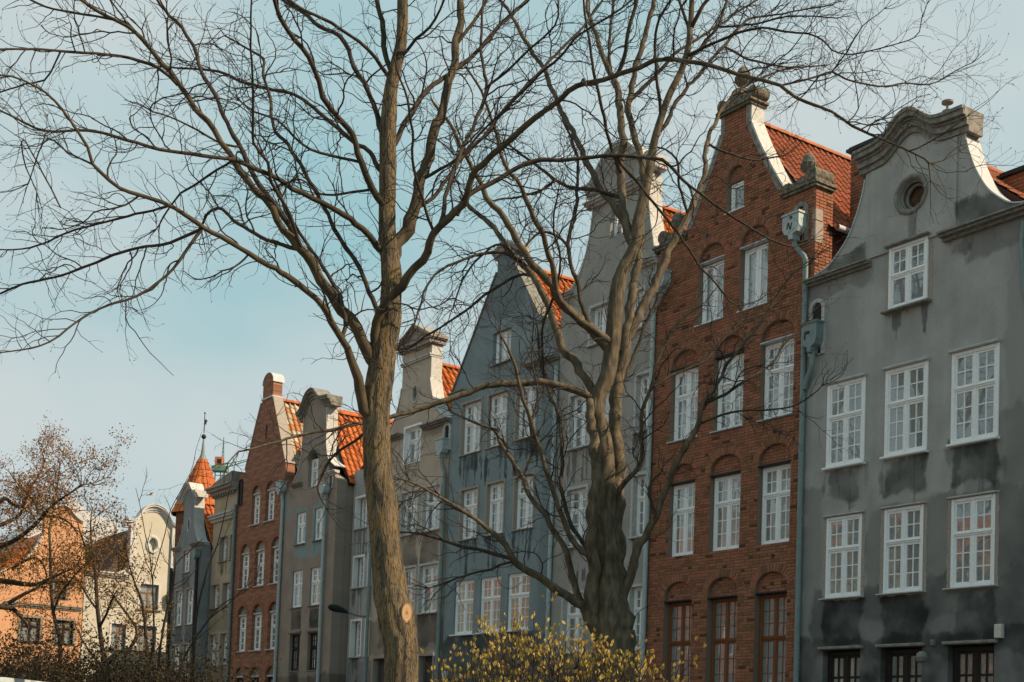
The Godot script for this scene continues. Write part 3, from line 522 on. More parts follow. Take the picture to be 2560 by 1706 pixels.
const SAPLINGS := [
	[[-6.03,2.02,-22.00,0.0200,-6.04,2.63,-22.00,0.0183,-5.99,3.00,-22.00,0.0167,-6.03,3.53,-22.00,0.0150,-6.07,4.08,-22.00,0.0133,-6.06,3.96,-22.00,0.0117,-6.09,4.11,-22.00,0.0100,-6.14,4.47,-22.00,0.0087,-6.23,4.78,-22.00,0.0073,-6.32,5.18,-22.00,0.0060,-6.43,5.56,-22.00,0.0040],[-6.07,4.08,-22.00,0.0100,-6.00,4.51,-22.12,0.0087,-5.96,4.85,-22.24,0.0078,-5.92,5.26,-22.36,0.0068,-5.77,5.67,-22.48,0.0054,-5.67,5.97,-22.60,0.0031],[-6.09,4.13,-22.00,0.0080,-6.14,4.28,-21.83,0.0066,-6.19,4.59,-21.67,0.0053,-6.25,4.82,-21.50,0.0033]],
	[[-5.89,1.90,-22.00,0.0233,-5.90,2.70,-22.00,0.0200,-5.87,3.00,-22.00,0.0183,-5.80,3.49,-22.00,0.0167,-5.72,3.93,-22.00,0.0150,-5.70,4.23,-22.00,0.0133,-5.70,4.35,-22.00,0.0100,-5.77,4.57,-22.00,0.0073,-5.86,4.88,-22.00,0.0047],[-5.72,3.93,-22.00,0.0100,-5.60,4.07,-22.25,0.0067,-5.55,4.20,-22.50,0.0034]],
	[[-5.34,1.84,-22.00,0.0233,-5.32,2.80,-22.00,0.0217,-5.31,3.32,-22.00,0.0200,-5.27,3.69,-22.00,0.0183,-5.20,4.03,-22.00,0.0167,-5.13,4.33,-22.00,0.0133,-5.02,4.62,-22.00,0.0100,-4.92,5.13,-22.00,0.0080,-4.86,5.57,-22.00,0.0053,-4.81,5.79,-22.00,0.0033],[-5.27,3.12,-22.00,0.0133,-5.11,3.31,-21.90,0.0116,-4.93,3.55,-21.80,0.0099,-4.68,3.71,-21.70,0.0082,-4.43,3.84,-21.60,0.0065,-4.36,4.07,-21.50,0.0049,-4.21,4.43,-21.40,0.0032]],
	[[-5.69,1.83,-22.00,0.0200,-5.56,2.45,-22.00,0.0183,-5.45,2.79,-22.00,0.0167,-5.30,3.06,-22.00,0.0133,-5.08,3.40,-22.00,0.0113,-4.80,3.63,-22.00,0.0093,-4.56,3.90,-22.00,0.0073,-4.24,4.20,-22.00,0.0050]],
	[[-5.92,1.82,-22.00,0.0200,-5.87,3.00,-22.00,0.0167,-5.82,3.42,-22.00,0.0150,-5.74,3.86,-22.00,0.0133,-5.70,4.27,-22.00,0.0113,-5.52,4.47,-22.00,0.0087,-5.26,4.74,-22.00,0.0053],[-5.74,3.86,-22.00,0.0100,-5.60,3.98,-22.20,0.0081,-5.43,4.30,-22.40,0.0054]],
	[[-6.28,1.83,-22.00,0.0200,-6.80,2.47,-22.00,0.0167,-7.05,2.78,-22.00,0.0133,-7.20,2.98,-22.00,0.0100,-7.32,3.21,-22.00,0.0067]],
]


func make_materials() -> void:
	M.white = grained("white_window_paint", lin(0.78, 0.79, 0.785), lin(0.90, 0.905, 0.90), Vector3(1.3, 1.3, 1.3), 0.03, 3, 0.5)
	M.cream_paint = grained("cream_window_paint", lin(0.52, 0.50, 0.44), lin(0.64, 0.61, 0.54), Vector3(1.3, 1.3, 1.3), 0.03, 4, 0.55)
	M.brown_wood = grained("brown_window_wood", lin(0.15, 0.055, 0.022), lin(0.25, 0.095, 0.04), Vector3(6, 0.8, 6), 0.04, 5, 0.6)
	M.dark_wood = grained("dark_window_wood", lin(0.018, 0.013, 0.011), lin(0.035, 0.026, 0.02), Vector3(6, 0.8, 6), 0.04, 6, 0.6)
	M.blue_grey_wood = grained("grey_door_wood", lin(0.05, 0.05, 0.052), lin(0.08, 0.08, 0.082), Vector3(6, 0.8, 6), 0.04, 6, 0.6)
	var g := mat("window_glass", Color(0.92, 0.96, 0.97, 0.0), 0.0, 0.34)
	g.transparency = BaseMaterial3D.TRANSPARENCY_ALPHA
	g.metallic_specular = 0.5
	M.glass = g
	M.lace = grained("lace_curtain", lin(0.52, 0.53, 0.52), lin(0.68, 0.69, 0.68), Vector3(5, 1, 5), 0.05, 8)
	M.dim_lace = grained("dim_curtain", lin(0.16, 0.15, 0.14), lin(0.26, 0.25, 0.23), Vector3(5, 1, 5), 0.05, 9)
	M.stone = grained("weathered_sandstone", lin(0.045, 0.042, 0.034), lin(0.30, 0.26, 0.19), Vector3(1.5, 1.5, 1.5), 0.018, 10, 0.95, 1.2)
	M.trim = grained("grey_cement_moulding", lin(0.13, 0.125, 0.11), lin(0.33, 0.31, 0.27), Vector3(0.9, 0.9, 0.9), 0.02, 11)
	M.pale_trim = grained("pale_cement_moulding", lin(0.38, 0.375, 0.36), lin(0.56, 0.55, 0.53), Vector3(0.9, 0.9, 0.9), 0.02, 12)
	M.raw_render = grained("unpainted_patch_render", lin(0.25, 0.215, 0.185), lin(0.42, 0.365, 0.32), Vector3(1.6, 1.6, 1.6), 0.03, 13)
	M.zinc = grained("zinc_sheet", lin(0.42, 0.44, 0.45), lin(0.56, 0.57, 0.58), Vector3(0.8, 0.8, 0.8), 0.02, 14, 0.55)
	M.limewash = grained("limewashed_gable_edge", lin(0.44, 0.42, 0.39), lin(0.62, 0.61, 0.59), Vector3(1.1, 1.1, 1.1), 0.025, 15)
	M.pipe = grained("green_grey_pipe_paint", lin(0.155, 0.205, 0.205), lin(0.235, 0.295, 0.295), Vector3(2, 0.7, 2), 0.02, 16, 0.55)
	M.pale_pipe = grained("pale_pipe_paint", lin(0.32, 0.385, 0.385), lin(0.44, 0.50, 0.50), Vector3(2, 0.7, 2), 0.02, 17, 0.5)
	M.dark_metal = mat("dark_metal", lin(0.02, 0.026, 0.028), 0.5)
	M.mortar = grained("mortar", lin(0.16, 0.115, 0.085), lin(0.29, 0.22, 0.17), Vector3(2, 2, 2), 0.06, 18)
	var b := grained("brick_clay", lin(0.72, 0.70, 0.68), lin(1.0, 1.0, 1.0), Vector3(4, 4, 4), 0.06, 19, 0.95, 0.5)
	b.vertex_color_use_as_albedo = true
	M.brick = b
	var t := grained("roof_clay", lin(0.66, 0.62, 0.58), lin(1.0, 1.0, 1.0), Vector3(3, 3, 3), 0.05, 20, 0.9, 0.4)
	t.vertex_color_use_as_albedo = true
	M.tile = t
	M.roof_under = mat("roof_boards", lin(0.05, 0.022, 0.014))
	M.far_clay = grained("far_roof_clay", lin(0.30, 0.085, 0.03), lin(0.50, 0.15, 0.05), Vector3(1.5, 1.5, 1.5), 0.05, 23)
	M.arch_clay = grained("arch_brick_clay", lin(0.22, 0.085, 0.045), lin(0.38, 0.16, 0.085), Vector3(5, 5, 5), 0.05, 24)
	M.brown_roof = grained("brown_roof_felt", lin(0.06, 0.045, 0.035), lin(0.12, 0.09, 0.07), Vector3(1, 1, 1), 0.04, 25)
	M.inner = mat("inner_wall", lin(0.12, 0.11, 0.10))
	M.bark = ridged_bark()
	M.smooth_bark = grained("smooth_grey_bark", lin(0.04, 0.032, 0.022), lin(0.21, 0.165, 0.11), Vector3(1.6, 0.6, 1.6), 0.02, 22, 0.9, 1.0)
	M.twig = mat("twig_bark", lin(0.04, 0.032, 0.028), 0.9)
	M.dark_limb = grained("dark_limb_bark", lin(0.028, 0.022, 0.015), lin(0.15, 0.112, 0.066), Vector3(1.6, 0.6, 1.6), 0.02, 29, 0.9, 1.0)
	M.limb_bark = grained("limb_bark", lin(0.022, 0.018, 0.014), lin(0.085, 0.064, 0.044), Vector3(1.6, 0.6, 1.6), 0.02, 26, 0.9, 1.0)
	M.twig_dark = mat("undergrowth_bark", lin(0.05, 0.036, 0.026), 0.95)
	M.cut_wood = mat("cut_wood", Color.WHITE, 0.9)
	M.cut_wood.vertex_color_use_as_albedo = true
	M.leaf = mat("leaf", Color.WHITE, 0.8)
	M.leaf.vertex_color_use_as_albedo = true
	M.leaf.backlight_enabled = true
	M.leaf.backlight = Color(0.55, 0.5, 0.4)
	M.niche = mat("niche_shadow_paint", lin(0.03, 0.028, 0.026))

	var mb := MB.new()
	mb.quad(Vector3(-0.5, -0.5, 0), Vector3(0.5, -0.5, 0), Vector3(0.5, 0.5, 0), Vector3(-0.5, 0.5, 0))
	unit_pane = mb.mesh()
	mb = MB.new()
	var waves := 26
	for k in waves:
		var x0 := -0.5 + float(k) / waves; var x1 := -0.5 + float(k + 1) / waves
		var z0 := 0.016 * sin(k * 2.1) + 0.01 * sin(k * 0.9); var z1 := 0.016 * sin((k + 1) * 2.1) + 0.01 * sin((k + 1) * 0.9)
		mb.quad(Vector3(x0, -0.5, z0), Vector3(x1, -0.5, z1), Vector3(x1, 0.5, z1), Vector3(x0, 0.5, z0))
	unit_curtain = mb.mesh()
	var r := RandomNumberGenerator.new()
	r.seed = 5
	for k in 9:
		var f := r.randf_range(0.62, 1.18)
		if k == 8: f = 0.36
		var m := MB.new()
		m.colored = true
		m.col = Color(0.345 * f, 0.142 * f * r.randf_range(0.9, 1.12), 0.082 * f)
		# unit brick: 1 x 1, 0.02 proud, bevelled
		var o := [Vector3(-0.5, -0.5, 0), Vector3(0.5, -0.5, 0), Vector3(0.5, 0.5, 0), Vector3(-0.5, 0.5, 0)]
		var i := [Vector3(-0.475, -0.44, 0.014), Vector3(0.475, -0.44, 0.014), Vector3(0.475, 0.44, 0.014), Vector3(-0.475, 0.44, 0.014)]
		m.quad(i[0], i[1], i[2], i[3])
		for q in 4: m.quad(o[q], o[(q + 1) % 4], i[(q + 1) % 4], i[q])
		brick_meshes.append(m.mesh())
	for k in 6:
		var f := r.randf_range(0.72, 1.15)
		var m := MB.new()
		m.colored = true
		m.col = Color(0.56 * f, 0.150 * f * r.randf_range(0.9, 1.15), 0.045 * f)
		pantile(m, Transform3D())
		tile_meshes.append(m.mesh())


# one S-shaped roof tile: x across (0.24), y up the slope (0.40), z out of the roof
func pantile(m: MB, t: Transform3D) -> void:
	var seg := 7
	var pr := []
	for k in seg + 1:
		var u := float(k) / seg
		pr.append(Vector2((u - 0.5) * 0.252, 0.028 * sin(u * TAU) + 0.012 * sin(u * TAU * 2.0)))
	for k in seg:
		var a := Vector3(pr[k].x, 0.0, pr[k].y + 0.052); var b := Vector3(pr[k + 1].x, 0.0, pr[k + 1].y + 0.052)
		var c := Vector3(pr[k + 1].x, 0.40, pr[k + 1].y + 0.022); var d := Vector3(pr[k].x, 0.40, pr[k].y + 0.022)
		m.quad(t * a, t * b, t * c, t * d)
		m.quad(t * (a - Vector3(0, 0, 0.02)), t * (b - Vector3(0, 0, 0.02)), t * b, t * a)


func house(called: String, label: String, s_center: float, t := 0.0) -> Node3D:
	cs = s_center
	var o := thing(called, label, "house", at(s_center, 0, t), ANGLE - PI / 2)
	return o


func rect(s0: float, s1: float, h0: float, h1: float) -> PackedVector2Array:
	var a := X(maxf(s0, s1)); var b := X(minf(s0, s1))
	return PackedVector2Array([Vector2(a, h0), Vector2(b, h0), Vector2(b, h1), Vector2(a, h1)])


func arched(s0: float, s1: float, h0: float, spring: float, rise: float) -> PackedVector2Array:
	var a := X(maxf(s0, s1)); var b := X(minf(s0, s1))
	var p := PackedVector2Array([Vector2(a, h0), Vector2(b, h0)])
	for k in 13:
		var q := PI * k / 12.0
		p.append(Vector2((a + b) / 2 + cos(q) * (b - a) / 2, spring + sin(q) * rise))
	return p


func path(pts: Array) -> PackedVector2Array:
	var p := PackedVector2Array()
	for k in pts: p.append(Vector2(X(k[0]), k[1]))
	return p


# mirror a right-hand outline (given as [s, h] from the bottom up) about s = c
func mirrored(pts: Array, c: float) -> Array:
	var o := []
	for k in range(pts.size() - 1, -1, -1): o.append([2 * c - pts[k][0], pts[k][1]])
	return o


func front(o: Node3D, outline: PackedVector2Array, holes: Array, m: Material, thick := 0.42, reveal := 0.3) -> MeshInstance3D:
	var mb := MB.new()
	mb.plate(outline, holes, 0.0, thick, reveal)
	return part("front_wall", mb.mesh(), m, o)


# the walls behind the front: two sides and a back, with an inner side that stays dark
func shell(o: Node3D, s0: float, s1: float, eave: float, ridge_s: float, ridge: float, depth: float, m: Material, near := -0.43) -> void:
	var a := X(s1) + 0.03; var b := X(s0) - 0.03
	var mb := MB.new()
	mb.box(Vector3(a, 0, -depth), Vector3(a + 0.25, eave, near))
	mb.box(Vector3(b - 0.25, 0, -depth), Vector3(b, eave, near))
	var gable := PackedVector2Array([Vector2(a + 0.26, 0), Vector2(b - 0.26, 0), Vector2(b - 0.26, eave), Vector2(X(ridge_s), ridge - 0.1), Vector2(a + 0.26, eave)])
	mb.prism(gable, -depth, -depth + 0.25)
	part("side_walls", mb.mesh(), m, o)
	var fl := MB.new()
	var h := 3.0
	while h < eave - 1.0:
		fl.box(Vector3(a + 0.27, h - 0.2, -depth + 0.27), Vector3(b - 0.27, h, near - 0.04))
		h += 3.05
	fl.box(Vector3(a + 0.27, eave - 0.3, -depth + 0.27), Vector3(b - 0.27, eave - 0.05, near - 0.04))
	fl.box(Vector3(a + 0.27, 0.0, -3.6), Vector3(b - 0.27, eave - 0.31, -3.45))
	part("floors", fl.mesh(), M.inner, o)


# o: fw frame width, tr share of the height above the transom (0 none), top and bot [columns, rows] of panes in each light,
# lights across, bar width, mat, depth of the frame, lace ("", "full", "half", "dim"), open [light index, degrees]
func window(o: Node3D, s0: float, s1: float, h0: float, h1: float, z: float, k: Dictionary) -> Node3D:
	var w := absf(s1 - s0); var h := h1 - h0
	var wn := Node3D.new()
	wn.name = "window"
	wn.position = Vector3(X((s0 + s1) / 2), h0, z)
	o.add_child(wn, true)
	var fw: float = k.get("fw", 0.09); var tr: float = k.get("tr", 0.4); var lights: int = k.get("lights", 2)
	var top: Array = k.get("top", [2, 2]); var bot: Array = k.get("bot", [2, 3]); var bar: float = k.get("bar", 0.026)
	var sash: float = k.get("sash", 0.045); var mw: float = k.get("mull", 0.07); var deep: float = k.get("deep", 0.09)
	var fm: Material = k.get("mat", M.white)
	var gz := -deep * 0.55
	var key := "%.2f|%.2f|%s" % [w, h, str([fw, tr, lights, top, bot, bar, sash, mw, deep])]
	var cells := []   # lights: [x0, x1, y0, y1, cols, rows]
	var in_w := w - 2 * fw
	var in_h := h - 2 * fw
	var ht := in_h * tr
	var rows := [[fw, fw + in_h - ht - (mw / 2 if tr > 0.0 else 0.0), bot]]
	if tr > 0.0: rows.append([fw + in_h - ht + mw / 2, fw + in_h, top])
	for r in rows:
		var lw := (in_w - mw * (lights - 1)) / lights
		for q in lights:
			var x0 := -w / 2 + fw + q * (lw + mw)
			cells.append([x0, x0 + lw, r[0], r[1], r[2][0], r[2][1]])
	if not frames.has(key):
		var mb := MB.new()
		mb.cbox(Vector3(-w / 2, 0, -deep), Vector3(-w / 2 + fw, h, 0))
		mb.cbox(Vector3(w / 2 - fw, 0, -deep), Vector3(w / 2, h, 0))
		mb.cbox(Vector3(-w / 2 + fw, h - fw, -deep), Vector3(w / 2 - fw, h, -0.003))
		mb.cbox(Vector3(-w / 2 + fw, 0, -deep), Vector3(w / 2 - fw, fw, -0.003))
		if tr > 0.0:
			var y := fw + in_h - ht
			mb.cbox(Vector3(-w / 2 + fw, y - mw / 2, -deep), Vector3(w / 2 - fw, y + mw / 2, -0.006))
			mb.cbox(Vector3(-w / 2 + fw, y + mw * 0.12, -deep + 0.01), Vector3(w / 2 - fw, y + mw * 0.40, 0.016), 0.006)
		for r in rows:
			for q in lights - 1:
				var lw := (in_w - mw * (lights - 1)) / lights
				var x := -w / 2 + fw + lw * (q + 1) + mw * q
				mb.cbox(Vector3(x, r[0], -deep), Vector3(x + mw, r[1], -0.009))
		for c in cells:
			var e := sash
			mb.cbox(Vector3(c[0], c[2], gz - 0.02), Vector3(c[0] + e, c[3], gz + 0.025), 0.006)
			mb.cbox(Vector3(c[1] - e, c[2], gz - 0.02), Vector3(c[1], c[3], gz + 0.025), 0.006)
			mb.cbox(Vector3(c[0] + e, c[2], gz - 0.02), Vector3(c[1] - e, c[2] + e, gz + 0.022), 0.006)
			mb.cbox(Vector3(c[0] + e, c[3] - e, gz - 0.02), Vector3(c[1] - e, c[3], gz + 0.022), 0.006)
			var pw: float = (c[1] - c[0] - 2 * e) / c[4]; var ph: float = (c[3] - c[2] - 2 * e) / c[5]
			for q in range(1, c[4]):
				var x: float = c[0] + e + pw * q
				mb.box(Vector3(x - bar / 2, c[2] + e, gz - 0.012), Vector3(x + bar / 2, c[3] - e, gz + 0.014))
			for q in range(1, c[5]):
				var y: float = c[2] + e + ph * q
				mb.box(Vector3(c[0] + e, y - bar / 2, gz - 0.010), Vector3(c[1] - e, y + bar / 2, gz + 0.011))
		frames[key] = mb.mesh()
	part("frame", frames[key], fm, wn)
	for c in cells:
		var e := sash
		var pw: float = (c[1] - c[0] - 2 * e) / c[4]; var ph: float = (c[3] - c[2] - 2 * e) / c[5]
		for q in int(c[4]):
			for r in int(c[5]):
				var p := part("pane", unit_pane, M.glass, wn, Vector3(c[0] + e + pw * (q + 0.5), c[2] + e + ph * (r + 0.5), gz))
				p.basis = Basis.from_euler(Vector3(rng.randf_range(-0.006, 0.006), rng.randf_range(-0.008, 0.008), 0)) * Basis.from_scale(Vector3(pw, ph, 1))
	var lace: String = k.get("lace", "")
	if lace:
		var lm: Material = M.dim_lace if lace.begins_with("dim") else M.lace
		if lace.ends_with("full"):
			var cu := part("curtain", unit_curtain, lm, wn, Vector3(0, h / 2, -deep - 0.13))
			cu.scale = Vector3(in_w, in_h * 1.02, 1)
		elif lace.ends_with("half"):
			var cu := part("curtain", unit_curtain, lm, wn, Vector3(0, fw + in_h * 0.30, -deep - 0.13))
			cu.scale = Vector3(in_w, in_h * 0.58, 1)
		else:
			for q in [-1, 1]:
				var cu := part("curtain", unit_curtain, lm, wn, Vector3(q * in_w * 0.33, h / 2, -deep - 0.13))
				cu.scale = Vector3(in_w * 0.33, in_h * 1.02, 1)
	return wn


func sill(o: Node, w: float, y: float, z0: float, z1: float, th: float, m: Material, called := "sill") -> void:
	var mb := MB.new()
	mb.cbox(Vector3(-w / 2, y - th, z0), Vector3(w / 2, y, z1), minf(th * 0.3, 0.015))
	part(called, mb.mesh(), m, o)


# round pipe along points given as [s, h, z]
func pipe(o: Node3D, pts: Array, r: float, m: Material, called := "downpipe") -> void:
	var mb := MB.new()
	var p := PackedVector3Array(); var q := PackedFloat32Array()
	for k in pts.size():
		var a := Vector3(X(pts[k][0]), pts[k][1], pts[k][2])
		if k > 0 and k < pts.size() - 1:
			var b := Vector3(X(pts[k - 1][0]), pts[k - 1][1], pts[k - 1][2]); var c := Vector3(X(pts[k + 1][0]), pts[k + 1][1], pts[k + 1][2])
			for d in [a.lerp(b, minf(0.07 / a.distance_to(b), 0.4)), a.lerp(c, minf(0.07 / a.distance_to(c), 0.4))]:
				p.append(d); q.append(r)
		else:
			p.append(a); q.append(r)
	mb.tube(p, q, 14)
	# collars
	for k in pts.size() - 1:
		var a := Vector3(X(pts[k][0]), pts[k][1], pts[k][2]); var b := Vector3(X(pts[k + 1][0]), pts[k + 1][1], pts[k + 1][2])
		var l := a.distance_to(b)
		if l > 2.5:
			for w in int(l / 1.9):
				var y := (w + 0.6) * 1.9 / l
				if y < 0.98:
					var c := a.lerp(b, y); var dd := (b - a).normalized() * 0.025
					mb.tube(PackedVector3Array([c - dd, c - dd * 0.9, c + dd * 0.9, c + dd]), PackedFloat32Array([r, r * 1.13, r * 1.13, r]), 14)
	part(called, mb.mesh(), m, o)


# shield-shaped rainwater hopper with its top middle at (s, h)
func hopper(o: Node3D, s: float, h: float, w: float, tall: float, m: Material, z := 0.0) -> MeshInstance3D:
	var mb := MB.new()
	var x := X(s)
	var p := PackedVector2Array([Vector2(x - w / 2, h), Vector2(x - w / 2, h - tall * 0.55), Vector2(x - w * 0.38, h - tall * 0.74), Vector2(x - w * 0.14, h - tall * 0.82), Vector2(x - w * 0.12, h - tall), Vector2(x + w * 0.12, h - tall), Vector2(x + w * 0.14, h - tall * 0.82), Vector2(x + w * 0.38, h - tall * 0.74), Vector2(x + w / 2, h - tall * 0.55), Vector2(x + w / 2, h)])
	mb.prism(p, z + 0.01, z + 0.27)
	mb.box(Vector3(x - w / 2 - 0.025, h - 0.03, z + 0.005), Vector3(x + w / 2 + 0.025, h + 0.02, z + 0.295))
	return part("hopper", mb.mesh(), m, o)


# bricks laid in a frame t (x right, y up, z out); allowed(y) gives the free spans of a course
func bricks(parent: Node3D, t: Transform3D, y0: float, y1: float, allowed: Callable, single: int, near: Callable, called := "brick") -> void:
	var course := 0.077
	var list := []
	var row := 0
	var y := y0
	while y + course < y1 + 0.01:
		var x_len := 0.255
		for span in allowed.call(y + course / 2):
			var x: float = floorf(span[0] / x_len) * x_len + (0.0 if row % 2 == 0 else x_len / 2) - x_len
			var turn := 0
			while x < span[1]:
				var l := x_len if (row + turn) % 3 != 2 else x_len / 2
				var a := maxf(x, span[0]); var b := minf(x + l, span[1])
				if b - a > 0.035: list.append([(a + b) / 2, y + course / 2, b - a - 0.011, course - 0.012])
				x += l
				turn += 1
		y += course
		row += 1
	list.sort_custom(func(p, q): return near.call(p) < near.call(q))
	var merged := MB.new()
	merged.colored = true
	for k in list.size():
		var b: Array = list[k]
		var f := rng.randf()
		var v := rng.randi_range(0, 7) if f > 0.035 else 8
		var local := Transform3D(Basis.from_euler(Vector3(rng.randf_range(-0.02, 0.02), rng.randf_range(-0.012, 0.012), rng.randf_range(-0.012, 0.012))) * Basis.from_scale(Vector3(b[2], b[3], rng.randf_range(0.7, 1.2))), Vector3(b[0], b[1], 0.0))
		if k < single:
			var o := part(called, brick_meshes[v], M.brick, parent)
			o.transform = t * local
		else:
			var src: Array = brick_meshes[v].surface_get_arrays(0)
			var whole := t * local
			var nb := (t.basis * local.basis).inverse().transposed()
			var first := merged.v.size()
			var sv: PackedVector3Array = src[Mesh.ARRAY_VERTEX]
			var sn: PackedVector3Array = src[Mesh.ARRAY_NORMAL]
			merged.col = src[Mesh.ARRAY_COLOR][0]
			for q in sv.size():
				merged.vert(whole * sv[q], (nb * sn[q]).normalized(), Vector2.ZERO)
			for q in src[Mesh.ARRAY_INDEX]: merged.idx.append(first + q)
	if merged.v.size() > 0:
		var o := part("brickwork", merged.mesh(), M.brick, parent)
		o.set_meta("kind", "stuff")


# pitched roof with its ridge running back from the front; tiles lie on the slope that faces +x
func roof(o: Node3D, ridge_s: float, ridge: float, left_s: float, left_h: float, right_s: float, right_h: float, z0: float, z1: float, seen_to: float, tile_tint := Color.WHITE, salmon := false) -> void:
	var mb := MB.new()
	var r := Vector2(X(ridge_s), ridge); var e := Vector2(X(right_s), right_h); var l := Vector2(X(left_s), left_h)
	for q in [[r, e], [l, r]]:
		var a: Vector2 = q[0]; var b: Vector2 = q[1]
		var d := (b - a).normalized(); var u := Vector2(-d.y, d.x)
		if u.y < 0: u = -u
		var bx := Basis(Vector3(d.x, d.y, 0), Vector3(u.x, u.y, 0), Vector3(d.x, d.y, 0).cross(Vector3(u.x, u.y, 0)))
		mb.obb(Transform3D(bx, Vector3((a.x + b.x) / 2, (a.y + b.y) / 2, (z0 + z1) / 2) - Vector3(u.x, u.y, 0) * 0.08), Vector3(a.distance_to(b), 0.12, absf(z0 - z1)))
	var rf := part("roof", mb.mesh(), M.roof_under, o)
	var slope := (r - e).normalized()
	var up := Vector3(slope.x, slope.y, 0)
	var out := Vector3(-slope.y, slope.x, 0)
	if out.y < 0: out = -out
	var across := up.cross(out)
	var length := r.distance_to(e)
	var rows := int(length / 0.325)
	var step := length / rows
	var cols := int(absf(z1 - z0) / 0.235)
	var merged := MB.new()
	merged.colored = true
	var made := 0
	for c in cols:
		for k in rows:
			var z := z0 - 0.13 - c * 0.235
			var p := Vector3(e.x, e.y, z) + up * (k * step - 0.02) + out * rng.randf_range(-0.022, -0.012)
			var t := Transform3D(Basis(across, up, out).rotated(out, rng.randf_range(-0.015, 0.015)), p)
			if z > seen_to and made < 300:
				var m := part("roof_tile", (salmon_tiles if salmon else (tile_meshes if tile_tint == Color.WHITE else grey_tiles))[rng.randi_range(0, 3)], M.tile, rf)
				m.transform = t
				made += 1
			elif z > seen_to - 3.0:
				var f := rng.randf_range(0.75, 1.12)
				merged.col = Color(0.56 * f, 0.150 * f, 0.045 * f) if not salmon else Color(0.56 * f, 0.20 * f, 0.108 * f)
				pantile(merged, t)
	if merged.v.size() > 0:
		part("far_roof_tiles", merged.mesh(), M.tile, rf).set_meta("kind", "stuff")
	# ridge caps
	var cap := MB.new()
	cap.colored = true
	var z := z0
	while z > maxf(z1, seen_to - 3.0):
		var f := rng.randf_range(0.8, 1.1)
		cap.col = Color(0.58 * f, 0.17 * f, 0.06 * f) if not salmon else Color(0.52 * f, 0.21 * f, 0.12 * f)
		for k in 8:
			var a := PI * k / 8.0 - 0.2; var b := PI * (k + 1) / 8.0 - 0.2
			var p0 := Vector3(r.x + cos(a) * 0.12, r.y + sin(a) * 0.11, z); var p1 := Vector3(r.x + cos(b) * 0.12, r.y + sin(b) * 0.11, z)
			cap.quad(p0, p0 + Vector3(0, 0.012, -0.36), p1 + Vector3(0, 0.012, -0.36), p1)
		z -= 0.34
	part("ridge_tiles", cap.mesh(), M.tile, rf)


var grey_tiles := []
var salmon_tiles := []


func ridged_bark() -> StandardMaterial3D:
	# plates of pale bark between dark cracks, with ochre and grey-green lichen patches
	var size := 512
	var f := noise(FastNoiseLite.TYPE_SIMPLEX_SMOOTH, 0.018, 4, 21)
	f.fractal_type = FastNoiseLite.FRACTAL_RIDGED
	var a := f.get_seamless_image(size, size)
	var b := noise(FastNoiseLite.TYPE_SIMPLEX_SMOOTH, 0.008, 3, 27).get_seamless_image(size, size)
	var c := noise(FastNoiseLite.TYPE_SIMPLEX_SMOOTH, 0.11, 3, 28).get_seamless_image(size, size)
	for im in [a, b, c]: im.convert(Image.FORMAT_L8)
	var pa := a.get_data(); var pb := b.get_data(); var pc := c.get_data()
	var out := PackedByteArray(); out.resize(size * size * 3)
	var hi := PackedByteArray(); hi.resize(size * size)
	for k in size * size:
		var crack := smoothstep(0.60, 0.92, pa[k] / 255.0)
		var fine := pc[k] / 255.0
		var h := clampf((1.0 - crack) * (0.75 + 0.25 * fine), 0, 1)
		var col := Color(0.022, 0.017, 0.012).lerp(Color(0.185, 0.142, 0.094) * (0.5 + 0.8 * fine), h)
		var l := pb[k] / 255.0
		if l > 0.58: col = col.lerp(Color(0.24, 0.155, 0.05) * (0.6 + 0.5 * fine), clampf((l - 0.58) * 6.0, 0, 0.6) * h)
		elif l < 0.40: col = col.lerp(Color(0.035, 0.033, 0.024), clampf((0.40 - l) * 9.0, 0, 0.8))
		col = col.linear_to_srgb()
		out[k * 3] = int(col.r * 255); out[k * 3 + 1] = int(col.g * 255); out[k * 3 + 2] = int(col.b * 255)
		hi[k] = int(h * 255)
	var m := mat("ridged_bark", Color.WHITE, 0.95)
	m.albedo_texture = ImageTexture.create_from_image(Image.create_from_data(size, size, false, Image.FORMAT_RGB8, out))
	m.heightmap_enabled = true
	m.heightmap_texture = ImageTexture.create_from_image(Image.create_from_data(size, size, false, Image.FORMAT_L8, hi))
	m.heightmap_scale = 1.6
	m.uv1_triplanar = true
	m.uv1_scale = Vector3(2.3, 0.36, 2.3)
	return m


func make_grey_tiles() -> void:
	for k in 4:
		var m := MB.new()
		m.colored = true
		var f: float = [0.86, 1.0, 1.1, 0.94][k]
		m.col = Color(0.56 * f, 0.20 * f, 0.108 * f)
		pantile(m, Transform3D())
		salmon_tiles.append(m.mesh())
	for k in 4:
		var m := MB.new()
		m.colored = true
		m.col = [Color(0.52, 0.44, 0.33), Color(0.60, 0.50, 0.38), Color(0.46, 0.36, 0.25), Color(0.50, 0.20, 0.08)][k]
		pantile(m, Transform3D())
		grey_tiles.append(m.mesh())


func smooth_path(pts: Array, per := 6) -> PackedVector2Array:
	var src := path(pts)
	var o := PackedVector2Array()
	for k in src.size() - 1:
		var a := src[maxi(k - 1, 0)]; var b := src[k]; var c := src[k + 1]; var d := src[mini(k + 2, src.size() - 1)]
		for q in per: o.append(b.cubic_interpolate(c, a, d, float(q) / per))
	o.append(src[-1])
	return o


func cope(o: Node3D, p: PackedVector2Array, th: float, z0: float, z1: float, m: Material) -> void:
	var mb := MB.new()
	mb.coping(p, th, z0, z1)
	part("gable_coping", mb.mesh(), m, o)


func slab(o: Node3D, called: String, a: Vector3, b: Vector3, m: Material) -> void:
	var mb := MB.new()
	mb.box(a, b)
	part(called, mb.mesh(), m, o)


